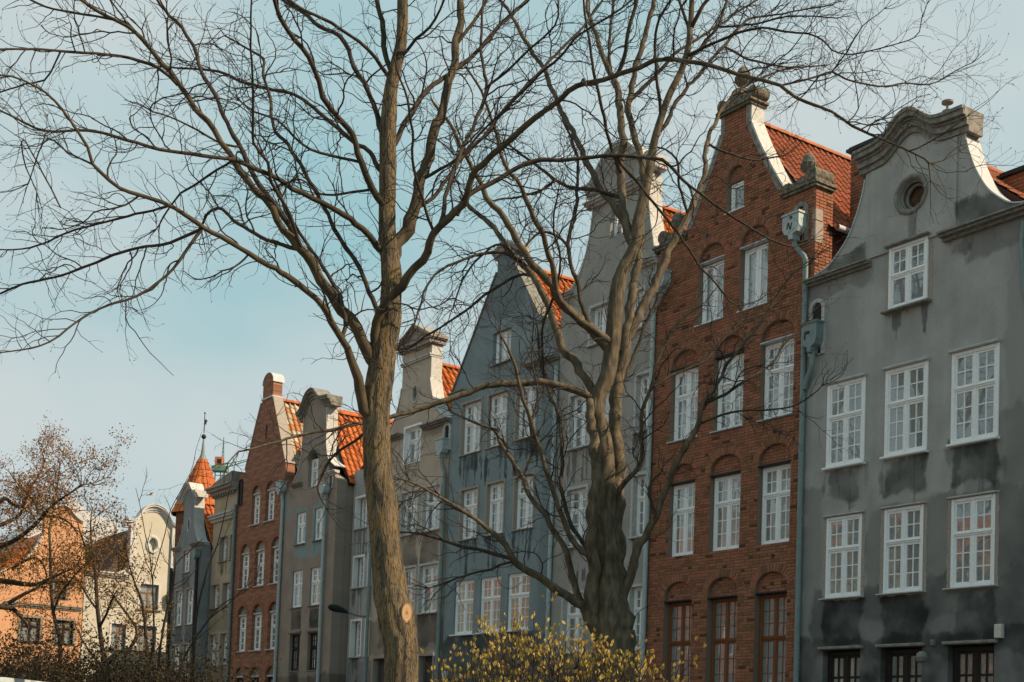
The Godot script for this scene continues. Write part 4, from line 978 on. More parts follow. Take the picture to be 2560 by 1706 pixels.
func jag(s0: float, s1: float, h0: float, h1: float, amp: float) -> PackedVector2Array:
	var a := X(maxf(s0, s1)); var b := X(minf(s0, s1))
	var p := PackedVector2Array()
	var c := [Vector2(a, h0), Vector2(b, h0), Vector2(b, h1), Vector2(a, h1)]
	for k in 4:
		var u: Vector2 = c[k]; var v: Vector2 = c[(k + 1) % 4]
		var count := maxi(3, int(u.distance_to(v) / 0.09))
		for q in count:
			p.append(u.lerp(v, float(q) / count) + Vector2(rng.randf_range(-amp, amp), rng.randf_range(-amp, amp)))
	return p


func bump_patch(o: Node3D, s0: float, s1: float, h0: float, h1: float, grow: float, m: Material) -> void:
	var mb := MB.new()
	mb.plate(jag(s0 + grow, s1 - grow, h0 - grow * 0.6, h1 + grow * 0.7, 0.016), [rect(s0 - 0.03, s1 + 0.03, h0 + 0.03, h1 - 0.03)], 0.007, 0.007, 0.007)
	part("render_patch", mb.mesh(), m, o)


func cylinder_z(mb: MB, x: float, y: float, r: float, z0: float, z1: float) -> void:
	mb.tube(PackedVector3Array([Vector3(x, y, z0), Vector3(x, y, z1)]), PackedFloat32Array([r, r]), 18)
	for k in 18:
		var a := TAU * k / 18; var b := TAU * (k + 1) / 18
		mb.tri(Vector3(x, y, z1), Vector3(x + cos(a) * r, y + sin(a) * r, z1), Vector3(x + cos(b) * r, y + sin(b) * r, z1))


func pine_finial(mb: MB, base: Vector3, k: float) -> void:
	mb.box(base + Vector3(-0.13, -0.02, -0.13) * k, base + Vector3(0.13, 0.06, 0.13) * k)
	mb.lathe(base + Vector3(0, 0.06 * k, 0), [[0.10 * k, 0.0], [0.065 * k, 0.04 * k], [0.07 * k, 0.08 * k], [0.14 * k, 0.13 * k], [0.185 * k, 0.22 * k], [0.195 * k, 0.30 * k], [0.20 * k, 0.31 * k], [0.185 * k, 0.34 * k], [0.17 * k, 0.42 * k], [0.12 * k, 0.52 * k], [0.05 * k, 0.58 * k], [0.0, 0.60 * k]])
	for q in 12:
		var a := TAU * q / 12
		mb.tube(PackedVector3Array([base + Vector3(cos(a) * 0.135, 0.19, sin(a) * 0.135) * k, base + Vector3(cos(a) * 0.188, 0.27, sin(a) * 0.188) * k, base + Vector3(cos(a) * 0.20, 0.36, sin(a) * 0.20) * k]), PackedFloat32Array([0.012 * k, 0.026 * k, 0.012 * k]), 5)


func niche(o: Node3D, s: float, h0: float, spring: float, w: float, m: Material, ring := 0.10) -> void:
	# stone surround of a rainwater outlet, with a dark mouth
	var mb := MB.new()
	var outer := arched(s + w / 2 + ring, s - w / 2 - ring, h0, spring, w / 2 + ring)
	mb.plate(outer, [arched(s + w / 2, s - w / 2, h0 + 0.02, spring, w / 2)], 0.06, 0.06, 0.25)
	part("outlet_surround", mb.mesh(), m, o)
	var d := MB.new()
	d.prism(arched(s + w / 2 - 0.004, s - w / 2 + 0.004, h0 + 0.03, spring, w / 2 - 0.004), -0.02, 0.012)
	part("outlet_mouth", d.mesh(), M.niche, o)


func chimney(o: Node3D, a: Vector3, b: Vector3, cap: Material) -> void:
	# a and b are the lower and upper corners; bricks on the faces toward +z and +x
	var ch := Node3D.new()
	ch.name = "chimney"
	o.add_child(ch, true)
	var mb := MB.new()
	mb.box(a, b)
	part("core", mb.mesh(), M.mortar, ch)
	var w := b.x - a.x; var dd := b.z - a.z
	bricks(ch, Transform3D(Basis(), Vector3(a.x, 0, b.z)), a.y, b.y, func(_y): return [[0.0, w]], 150, func(p): return -p[1])
	bricks(ch, Transform3D(Basis(Vector3(0, 0, -1), Vector3(0, 1, 0), Vector3(1, 0, 0)), Vector3(b.x, 0, b.z)), a.y, b.y, func(_y): return [[0.0, dd]], 100, func(p): return -p[1])
	var c := MB.new()
	c.box(Vector3(a.x - 0.09, b.y, a.z - 0.09), Vector3(b.x + 0.09, b.y + 0.07, b.z + 0.09))
	c.box(Vector3(a.x - 0.04, b.y + 0.07, a.z - 0.04), Vector3(b.x + 0.04, b.y + 0.12, b.z + 0.04))
	part("cap", c.mesh(), cap, ch)


func span_at(outline: PackedVector2Array, y: float) -> Array:
	var lo := 1e9; var hi := -1e9
	for k in outline.size():
		var a := outline[k]; var b := outline[(k + 1) % outline.size()]
		if (a.y - y) * (b.y - y) <= 0.0 and absf(a.y - b.y) > 1e-6:
			var x := a.x + (b.x - a.x) * (y - a.y) / (b.y - a.y)
			lo = minf(lo, x); hi = maxf(hi, x)
	return [lo, hi]


func minus(spans: Array, a: float, b: float) -> Array:
	var o := []
	for s in spans:
		if b <= s[0] or a >= s[1]: o.append(s)
		else:
			if a > s[0]: o.append([s[0], a])
			if b < s[1]: o.append([b, s[1]])
	return o


func crown(o: Node3D, p: PackedVector2Array, m: Material, proud := 0.30, tall := 0.42) -> void:
	var mb := MB.new()
	mb.band(p, -0.05, 0.02, -0.45, proud)
	mb.band(p, 0.02, tall * 0.30, -0.44, proud * 0.86)
	mb.band(p, tall * 0.30, tall * 0.42, -0.43, proud * 0.55)
	mb.band(p, tall * 0.42, tall * 0.72, -0.43, proud * 0.42)
	mb.band(p, tall * 0.72, tall, -0.42, proud * 0.18)
	part("crown_moulding", mb.mesh(), m, o)


func cornice(o: Node3D, s0: float, s1: float, h: float, m: Material, proud := 0.26, tall := 0.22) -> void:
	var mb := MB.new()
	var p := path([[maxf(s0, s1), h], [minf(s0, s1), h]])
	mb.band(p, 0.0, tall * 0.25, -0.05, proud)
	mb.band(p, tall * 0.25, tall * 0.6, -0.05, proud * 0.75)
	mb.band(p, tall * 0.6, tall, -0.05, proud * 0.35)
	part("cornice", mb.mesh(), m, o)


# ---------------------------------------------------------------- the row, from the right
func house_grey() -> void:
	var o := house("gabled_house", "tall dark grey plastered house with round gable window and wavy crowned top", 18.39)
	var c := 18.36
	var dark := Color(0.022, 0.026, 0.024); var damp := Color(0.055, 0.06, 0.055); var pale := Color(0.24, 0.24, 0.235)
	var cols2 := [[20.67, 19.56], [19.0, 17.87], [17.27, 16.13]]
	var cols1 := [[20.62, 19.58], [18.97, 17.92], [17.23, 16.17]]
	var marks := [["patch", 21.4, 15.4, 0.0, 4.1, dark, 0.86], ["patch", 21.0, 15.3, 3.6, 5.3, Color(0.05, 0.054, 0.05), 0.72], ["patch", 19.5, 15.3, 4.4, 7.0, Color(0.095, 0.098, 0.092), 0.6], ["patch", 17.0, 15.3, 5.0, 8.6, Color(0.10, 0.10, 0.095), 0.5], ["patch", 21.35, 20.7, 3.0, 7.6, Color(0.11, 0.11, 0.105), 0.5]]  # low and mid-height patches: shade of the lower storeys painted in, with some soot
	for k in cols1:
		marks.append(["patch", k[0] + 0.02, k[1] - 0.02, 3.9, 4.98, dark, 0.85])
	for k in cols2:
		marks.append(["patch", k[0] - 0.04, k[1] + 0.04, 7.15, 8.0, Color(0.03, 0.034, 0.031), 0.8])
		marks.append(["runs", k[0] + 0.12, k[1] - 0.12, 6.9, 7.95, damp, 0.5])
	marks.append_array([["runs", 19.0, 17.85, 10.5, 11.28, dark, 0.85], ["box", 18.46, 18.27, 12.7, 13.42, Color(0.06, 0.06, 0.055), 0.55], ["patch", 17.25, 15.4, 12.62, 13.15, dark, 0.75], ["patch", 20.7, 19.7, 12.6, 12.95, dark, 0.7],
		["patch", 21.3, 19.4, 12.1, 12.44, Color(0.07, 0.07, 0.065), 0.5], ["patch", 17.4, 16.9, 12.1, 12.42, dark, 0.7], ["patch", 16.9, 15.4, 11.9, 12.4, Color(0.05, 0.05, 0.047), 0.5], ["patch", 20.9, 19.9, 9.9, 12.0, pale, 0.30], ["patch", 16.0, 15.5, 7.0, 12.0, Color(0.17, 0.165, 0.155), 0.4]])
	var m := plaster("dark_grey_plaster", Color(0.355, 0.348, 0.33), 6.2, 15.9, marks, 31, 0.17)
	var scroll := [[15.43, 12.55], [15.55, 12.68], [15.94, 12.78], [16.29, 13.05], [16.53, 13.32], [16.78, 13.76], [16.95, 14.2], [17.03, 14.5]]
	var top := [[16.93, 15.08], [17.45, 15.10], [17.75, 15.16], [18.0, 15.34], [18.2, 15.5], [18.42, 15.57], [18.64, 15.5], [18.84, 15.34], [19.1, 15.16], [19.4, 15.10], [19.85, 15.08]]
	var left := [[19.70, 14.5], [19.76, 14.2], [19.92, 13.76], [20.15, 13.32], [20.4, 13.05], [20.75, 12.78], [21.15, 12.68], [21.35, 12.55]]
	var pts := [[21.35, 0.0], [15.43, 0.0]]
	pts.append_array(scroll)
	pts.append([17.03, 14.95])
	pts.append_array([[17.45, 15.0], [17.75, 15.06], [18.0, 15.24], [18.2, 15.4], [18.42, 15.47], [18.64, 15.4], [18.84, 15.24], [19.1, 15.06], [19.4, 15.0], [19.68, 14.95]])
	pts.append_array(left)
	var holes := [rect(18.94, 17.93, 11.29, 12.66)]
	for k in cols2: holes.append(rect(k[0] - 0.05, k[1] + 0.05, 8.05, 9.9))
	for k in cols1: holes.append(rect(k[0] - 0.04, k[1] + 0.04, 5.04, 6.83))
	for k in cols1: holes.append(rect(k[0] + 0.02, k[1] - 0.02, 1.3, 3.82))
	var oc := PackedVector2Array()
	for k in 28: oc.append(Vector2(X(18.38) + cos(TAU * k / 28) * 0.34, 13.74 + sin(TAU * k / 28) * 0.34))
	holes.append(oc)
	front(o, path(pts), holes, m, 0.42, 0.34)
	# the middle of the gable stands a little proud of the scrolls
	var panel := MB.new()
	panel.plate(path([[19.52, 12.62], [17.22, 12.62], [17.22, 14.62], [19.52, 14.62]]), [oc, rect(18.94, 17.93, 11.29, 12.66)], 0.05, 0.05, 0.05)
	part("gable_panel", panel.mesh(), m, o)
	var ring := MB.new()
	ring.ring(Vector3(X(18.38), 13.74, 0.05), 0.40, 0.40, 0.055)
	ring.ring(Vector3(X(18.38), 13.74, -0.06), 0.33, 0.33, 0.04)
	ring.ring(Vector3(X(18.38), 13.74, -0.16), 0.27, 0.27, 0.045)
	part("round_window_moulding", ring.mesh(), M.trim, o)
	var disc := MB.new()
	for k in 4:
		disc.box(Vector3(X(18.38) - 0.34 + k * 0.172, 13.36, -0.26), Vector3(X(18.38) - 0.34 + k * 0.172 + 0.164, 14.12, -0.235))
	part("round_window_boards", disc.mesh(), grained("brown_boards", lin(0.07, 0.04, 0.025), lin(0.14, 0.085, 0.05), Vector3(5, 0.8, 5), 0.04, 33), o)
	crown(o, smooth_path(top, 4), M.trim, 0.30, 0.44)
	cornice(o, 17.52, 15.40, 12.57, M.trim, 0.30, 0.16)
	cornice(o, 21.36, 19.46, 12.57, M.trim, 0.24, 0.14)
	cope(o, smooth_path(scroll.slice(1), 4), 0.03, -0.46, 0.03, M.zinc)
	cope(o, smooth_path(left.slice(0, 7), 4), 0.03, -0.46, 0.03, M.zinc)
	cope(o, path([[17.03, 14.5], [17.03, 14.66]]), 0.03, -0.46, 0.01, M.zinc)
	var st := {"fw": 0.085, "tr": 0.40, "bar": 0.026}
	for k in cols2:
		var w := window(o, k[0], k[1], 8.0, 9.96, 0.035, st)
		sill(w, absf(k[0] - k[1]) + 0.08, 0.02, -0.1, 0.10, 0.055, M.white)
		sill(w, absf(k[0] - k[1]) + 0.06, 2.02, -0.03, 0.085, 0.06, M.pale_trim, "hood")
	for k in cols1:
		bump_patch(o, k[0], k[1], 5.0, 6.87, 0.085, M.raw_render)
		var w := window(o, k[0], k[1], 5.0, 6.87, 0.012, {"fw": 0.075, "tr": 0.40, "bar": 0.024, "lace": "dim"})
		sill(w, absf(k[0] - k[1]) + 0.20, 0.0, -0.1, 0.12, 0.03, M.pale_trim)
		sill(w, absf(k[0] - k[1]) + 0.14, 1.91, -0.03, 0.07, 0.03, M.pale_trim, "hood")
	for k in cols1:
		var w := window(o, k[0] + 0.02, k[1] - 0.02, 1.3, 3.80, -0.16, {"fw": 0.11, "tr": 0.0, "bot": [2, 5], "bar": 0.05, "mat": M.dark_wood, "mull": 0.10})
		sill(w, absf(k[0] - k[1]) + 0.22, 2.60, 0.15, 0.27, 0.07, M.trim, "lintel")
	bump_patch(o, 18.96, 17.92, 11.26, 12.70, 0.10, M.raw_render)
	var gw := window(o, 18.96, 17.92, 11.27, 12.69, 0.055, {"fw": 0.075, "tr": 0.47, "top": [2, 2], "bot": [1, 1], "bar": 0.022})
	sill(gw, 1.24, 0.0, -0.1, 0.13, 0.05, M.trim)
	sill(gw, 1.16, 1.47, -0.05, 0.11, 0.045, M.trim, "hood")
	niche(o, 21.03, 10.75, 11.85, 0.30, M.pale_trim, 0.09)
	var hp := hopper(o, 21.02, 11.48, 0.44, 0.72, M.pipe, 0.04)
	var slot := MB.new()
	slot.box(Vector3(X(21.12), 11.20, 0.30), Vector3(X(21.0), 11.27, 0.317))
	slot.box(Vector3(X(21.16), 11.08, 0.30), Vector3(X(21.12), 11.27, 0.317))
	part("raised_mark", slot.mesh(), M.dark_metal, hp)
	pipe(o, [[21.02, 10.80, 0.17], [21.02, 10.45, 0.17], [21.26, 10.15, 0.10], [21.30, 9.98, 0.10]], 0.065, M.pipe)
	shell(o, 15.43, 21.35, 12.4, 18.36, 15.2, 11.0, m)
	roof(o, 18.36, 15.0, 21.2, 12.45, 15.3, 12.45, -0.45, -11.0, -3.4, Color.WHITE, true)
	chimney(o, Vector3(X(16.95), 12.6, -1.9), Vector3(X(16.2), 13.93, -1.15), M.dark_metal)
	chimney(o, Vector3(X(21.3), 12.6, -1.95), Vector3(X(20.38), 16.08, -1.32), M.dark_metal)
	var vent := MB.new()
	vent.lathe(Vector3(X(18.05), 15.0, -0.7), [[0.06, 0], [0.06, 0.62], [0.11, 0.66], [0.12, 0.70], [0.03, 0.76], [0.03, 0.84], [0.125, 0.88], [0.13, 0.92], [0.02, 0.96], [0.0, 0.96]], 14)
	part("roof_vent", vent.mesh(), M.trim, o)
	var bx := MB.new()
	bx.cbox(Vector3(X(16.1), 3.92, 0.0), Vector3(X(15.93), 4.20, 0.10))
	part("wall_box", bx.mesh(), M.cream_paint, o)
	var lp := MB.new()
	lp.cbox(Vector3(X(17.64), 3.83, 0.0), Vector3(X(17.56), 3.95, 0.09))
	lp.lathe(Vector3(X(17.75), 3.46, 0.2), [[0.0, 0.0], [0.1, 0.03], [0.13, 0.12], [0.10, 0.2], [0.05, 0.24]], 12)
	part("wall_lamp", lp.mesh(), M.trim, o)
	var pc := MB.new()
	pc.tube(PackedVector3Array([Vector3(X(15.62), 12.3, 0.03), Vector3(X(15.66), 11.9, 0.03), Vector3(X(15.62), 11.5, 0.03), Vector3(X(15.60), 11.0, 0.03), Vector3(X(15.47), 10.4, 0.03)]), PackedFloat32Array([0.05, 0.05, 0.05, 0.05, 0.05]), 8)
	part("cable_cover", pc.mesh(), M.pipe, o)


func house_brick() -> void:
	var o := house("gabled_house", "tall red brick house with stone scrolls and pine cone finials on its gable", 24.1)
	var gc := 23.95
	var right := [[21.2, 0.0], [21.2, 14.85], [22.25, 14.85], [22.25, 15.17], [22.66, 15.82], [23.09, 16.57], [23.43, 17.26], [23.43, 17.72]]
	var left := [[24.47, 17.72], [24.47, 17.24], [24.81, 16.57], [25.24, 15.82], [25.65, 15.17], [25.65, 14.85], [26.7, 14.85], [26.82, 14.6], [26.82, 0.0]]
	right[0][0] = 21.36
	var pts := [[21.36, 0.0], [21.36, 12.5], [21.2, 12.5]]
	pts.append_array(right.slice(1))
	pts.append_array(left)
	var outline := path(pts)
	var gf := [[26.14, 25.08], [24.50, 23.44], [22.83, 21.79]]
	var f1 := [[26.07, 25.08], [24.52, 23.43], [22.83, 21.77]]
	var f2 := [[26.13, 25.08], [24.49, 23.43], [22.85, 21.76]]
	var f3 := [[25.17, 24.24], [23.65, 22.70]]
	var open := []   # [s0, s1, h0, lintel, spring, rise]
	for k in gf: open.append([k[0], k[1], 0.9, 5.29, 5.40, 0.37])
	for k in f1: open.append([k[0], k[1], 6.45, 8.39, 8.50, 0.37])
	for k in f2: open.append([k[0], k[1], 9.49, 11.43, 11.52, 0.38])
	for k in f3: open.append([k[0], k[1], 12.41, 14.04, 14.12, 0.37])
	open.append([24.20, 23.60, 15.10, 15.90, 15.98, 0.29])
	var holes := []
	for k in open: holes.append(arched(k[0], k[1], k[2], k[4], k[5]))
	front(o, outline, holes, M.mortar, 0.45, 0.34)
	var ring := 0.21
	var spans := func(y: float) -> Array:
		var e := span_at(outline, y)
		var free := [[e[0] + 0.005, e[1] - 0.005]]
		for k in open:
			var a := X(k[0]); var b := X(k[1]); var m := (a + b) / 2
			if y < k[2] or y > k[4] + k[5] + ring: continue
			if y <= k[4]: free = minus(free, a, b)
			else:
				var u: float = (y - k[4]) / (k[5] + ring)
				var hw: float = ((b - a) / 2 + ring) * sqrt(maxf(0.0, 1.0 - u * u))
				free = minus(free, m - hw - 0.006, m + hw + 0.006)
		return free
	bricks(o, Transform3D(Basis(), Vector3(0, 0, 0.001)), 2.6, 17.70, spans, 300, func(p): return -p[0] + 0.02 * absf(p[1] - 7.0))
	# arches of standing bricks
	for k in open:
		var a := X(k[0]); var b := X(k[1]); var m := (a + b) / 2
		var count := 19 if b - a > 0.8 else 13
		for q in count:
			var u := PI * (q + 0.5) / count
			var rx := (b - a) / 2 + ring / 2; var ry: float = k[5] + ring / 2
			var p := Vector3(m + cos(u) * rx, k[4] + sin(u) * ry, 0.002)
			var dirn := Vector3(cos(u) * ry, sin(u) * rx, 0).normalized()
			var v := part("arch_brick", brick_meshes[rng.randi_range(0, 7)], M.brick, o)
			var y := dirn; var x := Vector3(y.y, -y.x, 0)
			v.transform = Transform3D(Basis(x * 0.062 * (1.25 if b - a > 0.8 else 1.1), y * (ring - 0.012), Vector3(0, 0, 1.0)), p)
		# brick filling above the lintel, set back
		var back := MB.new()
		var infill := PackedVector2Array([Vector2(a + 0.004, k[3]), Vector2(b - 0.004, k[3])])
		for q in 13:
			var u := PI * q / 12.0
			infill.append(Vector2(m + cos(u) * ((b - a) / 2 - 0.004), k[4] + sin(u) * (k[5] - 0.004)))
		back.prism(infill, -0.34, -0.10)
		var ty := part("arch_filling", back.mesh(), M.mortar, o)
		var inner := func(y: float) -> Array:
			if y <= k[4]: return [[a + 0.01, b - 0.01]]
			var w: float = ((b - a) / 2) * sqrt(maxf(0.0, 1.0 - pow((y - k[4]) / k[5], 2)))
			return [[m - w + 0.005, m + w - 0.005]] if w > 0.06 else []
		bricks(ty, Transform3D(Basis(), Vector3(0, 0, -0.099)), k[3] + 0.01, k[4] + k[5], inner, 40, func(p): return p[1])
	var st := {"fw": 0.07, "tr": 0.36, "bar": 0.024, "mull": 0.075}
	for k in f1:
		var w := window(o, k[0] - 0.01, k[1] + 0.01, 6.45, 8.36, -0.13, st.merged({"lace": "full"}))
		sill(w, absf(k[0] - k[1]) + 0.04, 1.955, -0.02, 0.16, 0.045, M.dark_metal, "lintel_flashing")
	for k in f2:
		var w := window(o, k[0] - 0.01, k[1] + 0.01, 9.50, 11.40, -0.13, st.merged({"lace": "full"}))
		sill(w, absf(k[0] - k[1]) + 0.06, 1.95, -0.02, 0.16, 0.045, M.zinc if k[0] < 23 else M.dark_metal, "lintel_flashing")
		sill(w, absf(k[0] - k[1]) + 0.08, 0.01, -0.05, 0.22, 0.035, M.zinc)
	for k in f3:
		var w := window(o, k[0] - 0.01, k[1] + 0.01, 12.42, 14.01, -0.13, {"fw": 0.06, "tr": 0.0, "bot": [1, 1], "sash": 0.06, "lace": "full", "lights": 2})
		sill(w, absf(k[0] - k[1]) + 0.04, 1.645, -0.02, 0.16, 0.04, M.zinc, "lintel_flashing")
		sill(w, absf(k[0] - k[1]) + 0.12, 0.01, -0.05, 0.20, 0.03, M.white)
	var top := window(o, 24.19, 23.61, 15.10, 15.88, -0.13, {"fw": 0.055, "tr": 0.0, "bot": [1, 1], "lights": 1, "sash": 0.05})
	sill(top, 0.70, 0.01, -0.05, 0.18, 0.03, M.white)
	for q in 3:
		var k: Array = gf[q]
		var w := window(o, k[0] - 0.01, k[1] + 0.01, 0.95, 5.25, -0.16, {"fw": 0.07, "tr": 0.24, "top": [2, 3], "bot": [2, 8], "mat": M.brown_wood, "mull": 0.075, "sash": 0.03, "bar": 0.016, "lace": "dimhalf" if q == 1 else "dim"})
		sill(w, absf(k[0] - k[1]) + 0.02, 4.345, -0.02, 0.18, 0.05, M.dark_metal, "lintel_flashing")
	# grey painted verge strips and limewashed top of the gable
	for side in [[[23.43, 17.70], [23.43, 17.26], [23.09, 16.57], [22.66, 15.82], [22.26, 15.12]], [[24.47, 17.70], [24.47, 17.24], [24.81, 16.57], [25.24, 15.82], [25.64, 15.12]]]:
		var strip := MB.new()
		var sg := 1.0 if side[0][0] < 24 else -1.0
		for k in side.size() - 1:
			var a := Vector2(X(side[k][0]), side[k][1]); var b := Vector2(X(side[k + 1][0]), side[k + 1][1])
			strip.prism(PackedVector2Array([a, b, b + Vector2(-0.14 * sg, 0), a + Vector2(-0.14 * sg, 0)]), -0.02, 0.028)
		part("verge_strip", strip.mesh(), M.trim, o)
	cope(o, path([[22.24, 15.16], [22.66, 15.82], [23.09, 16.57], [23.42, 17.26]]), 0.045, -0.44, 0.035, M.limewash)
	cope(o, path([[24.48, 17.26], [24.81, 16.57], [25.24, 15.82], [25.66, 15.16]]), 0.045, -0.44, 0.035, M.limewash)
	slab(o, "gable_coping", Vector3(X(23.43), 17.2, -0.45), Vector3(X(23.43) + 0.03, 17.70, 0.0), M.limewash)
	slab(o, "gable_coping", Vector3(X(24.47) - 0.03, 17.2, -0.45), Vector3(X(24.47), 17.70, 0.0), M.limewash)
	# stone crest on top
	var st1 := MB.new()
	st1.cbox(Vector3(X(24.52), 17.70, -0.50), Vector3(X(23.36), 17.77, 0.10))
	st1.cbox(Vector3(X(24.58), 17.77, -0.52), Vector3(X(23.30), 17.83, 0.14))
	st1.prism(smooth_path([[24.5, 17.83], [24.42, 18.02], [24.22, 18.0], [24.12, 18.12], [24.05, 18.24], [23.85, 18.26], [23.74, 18.12], [23.64, 18.0], [23.44, 18.02], [23.36, 17.83]], 4), -0.42, 0.06)
	cylinder_z(st1, X(24.42), 17.98, 0.15, -0.42, 0.09)
	cylinder_z(st1, X(23.34), 17.98, 0.15, -0.42, 0.09)
	pine_finial(st1, Vector3(X(23.92), 18.24, -0.18), 1.05)
	part("gable_crest", st1.mesh(), M.stone, o)
	# stone scroll and finial on each shoulder
	for sd in [[21.6, 1.0], [26.3, -1.0]]:
		var q: float = sd[1]
		var cx := X(sd[0])
		var sc := MB.new()
		sc.cbox(Vector3(cx - 0.62, 14.85, -0.60), Vector3(cx + 0.48, 14.92, 0.08))
		sc.cbox(Vector3(cx - 0.66, 14.92, -0.64), Vector3(cx + 0.52, 14.99, 0.12))
		var pr := PackedVector2Array()
		for k in [[-0.62, 14.99], [0.44, 14.99], [0.42, 15.26], [0.28, 15.36], [0.16, 15.30], [0.1, 15.2], [-0.14, 15.2], [-0.2, 15.14], [-0.32, 15.1], [-0.44, 15.2], [-0.56, 15.16], [-0.64, 15.05]]:
			pr.append(Vector2(cx + k[0] * q, k[1]))
		sc.prism(pr, -0.50, 0.05)
		cylinder_z(sc, cx + 0.30 * q, 15.19, 0.17, -0.56, 0.08)
		cylinder_z(sc, cx - 0.50 * q, 15.09, 0.09, -0.4, 0.08)
		pine_finial(sc, Vector3(cx - 0.02 * q, 15.22, -0.2), 0.98)
		part("shoulder_scroll", sc.mesh(), M.stone, o)
	# side of the right shoulder, in the sun
	var pier := MB.new()
	pier.box(Vector3(X(22.2), 12.3, -0.60), Vector3(X(21.2) - 0.002, 14.84, -0.46))
	var pr2 := part("shoulder_pier", pier.mesh(), M.mortar, o)
	bricks(pr2, Transform3D(Basis(Vector3(0, 0, -1), Vector3(0, 1, 0), Vector3(1, 0, 0)), Vector3(X(21.2) + 0.001, 0, 0)), 12.4, 14.84, func(_y): return [[0.0, 0.60]], 120, func(p): return -p[1])
	var quoin := MB.new()
	quoin.cbox(Vector3(X(21.2) - 0.1, 13.52, -0.26), Vector3(X(21.2) + 0.03, 14.02, 0.012))
	quoin.cbox(Vector3(X(21.2) - 0.1, 14.05, -0.24), Vector3(X(21.2) + 0.03, 14.32, 0.012))
	part("stone_quoin", quoin.mesh(), M.raw_render, pr2)
	niche(o, 21.62, 13.6, 14.35, 0.27, M.trim, 0.11)
	var hp := hopper(o, 21.67, 14.25, 0.52, 0.62, M.pale_pipe, 0.06)
	var letter := TextMesh.new()
	letter.text = "N"
	letter.font_size = 24
	letter.pixel_size = 0.0095
	letter.depth = 0.012
	var lo := part("raised_letter", letter, M.dark_metal, hp, Vector3(X(21.70), 13.96, 0.335))
	lo.rotation.z = -0.25
	var loop := MB.new()
	loop.ring(Vector3(X(21.66), 14.15, 0.335), 0.03, 0.03, 0.012, 14, 6)
	part("raised_mark", loop.mesh(), M.dark_metal, hp)
	pipe(o, [[21.67, 13.66, 0.19], [21.66, 13.5, 0.19], [21.36, 13.15, 0.11], [21.345, 0.0, 0.09]], 0.067, M.pipe)
	pipe(o, [[26.45, 13.62, 0.15], [26.55, 13.5, 0.12], [26.82, 13.2, 0.10], [26.86, 0.0, 0.09]], 0.067, M.pale_pipe)
	hopper(o, 26.45, 14.15, 0.46, 0.55, M.pale_pipe, 0.03)
	for k in [[22.27, 6.14], [22.30, 9.16], [26.35, 4.55], [24.9, 14.75]]:
		var vt := MB.new()
		vt.box(Vector3(X(k[0]) - 0.05, k[1] - 0.05, 0.0), Vector3(X(k[0]) + 0.05, k[1] + 0.05, 0.025))
		part("air_brick", vt.mesh(), M.dark_metal, o)
	var fb := far_brick("far_red_brick", Color(0.34, 0.14, 0.08), Color(0.16, 0.11, 0.085), 3)
	shell(o, 21.4, 26.82, 14.0, gc, 17.5, 11.0, fb, -0.62)
	roof(o, gc, 17.60, 26.85, 13.95, 21.12, 13.95, -0.44, -11.0, -6.2, Color.WHITE, true)
	var gutter := MB.new()
	gutter.tube(PackedVector3Array([Vector3(X(21.06), 13.98, -0.62), Vector3(X(21.06), 13.98, -10.8)]), PackedFloat32Array([0.075, 0.075]), 10)
	gutter.tube(PackedVector3Array([Vector3(X(21.06), 13.98, -1.25), Vector3(X(21.10), 13.7, -1.25), Vector3(X(21.25), 12.9, -1.25)]), PackedFloat32Array([0.06, 0.06, 0.06]), 10)
	part("gutter", gutter.mesh(), M.zinc, o)


func casing(o: Node3D, s0: float, s1: float, h0: float, h1: float, w: float, m: Material) -> void:
	var mb := MB.new()
	mb.plate(rect(s0 + w, s1 - w, h0 - 0.02, h1 + w), [rect(s0 - 0.01, s1 + 0.01, h0 + 0.0, h1 - 0.01)], 0.025, 0.03, 0.2)
	part("window_surround", mb.mesh(), m, o)


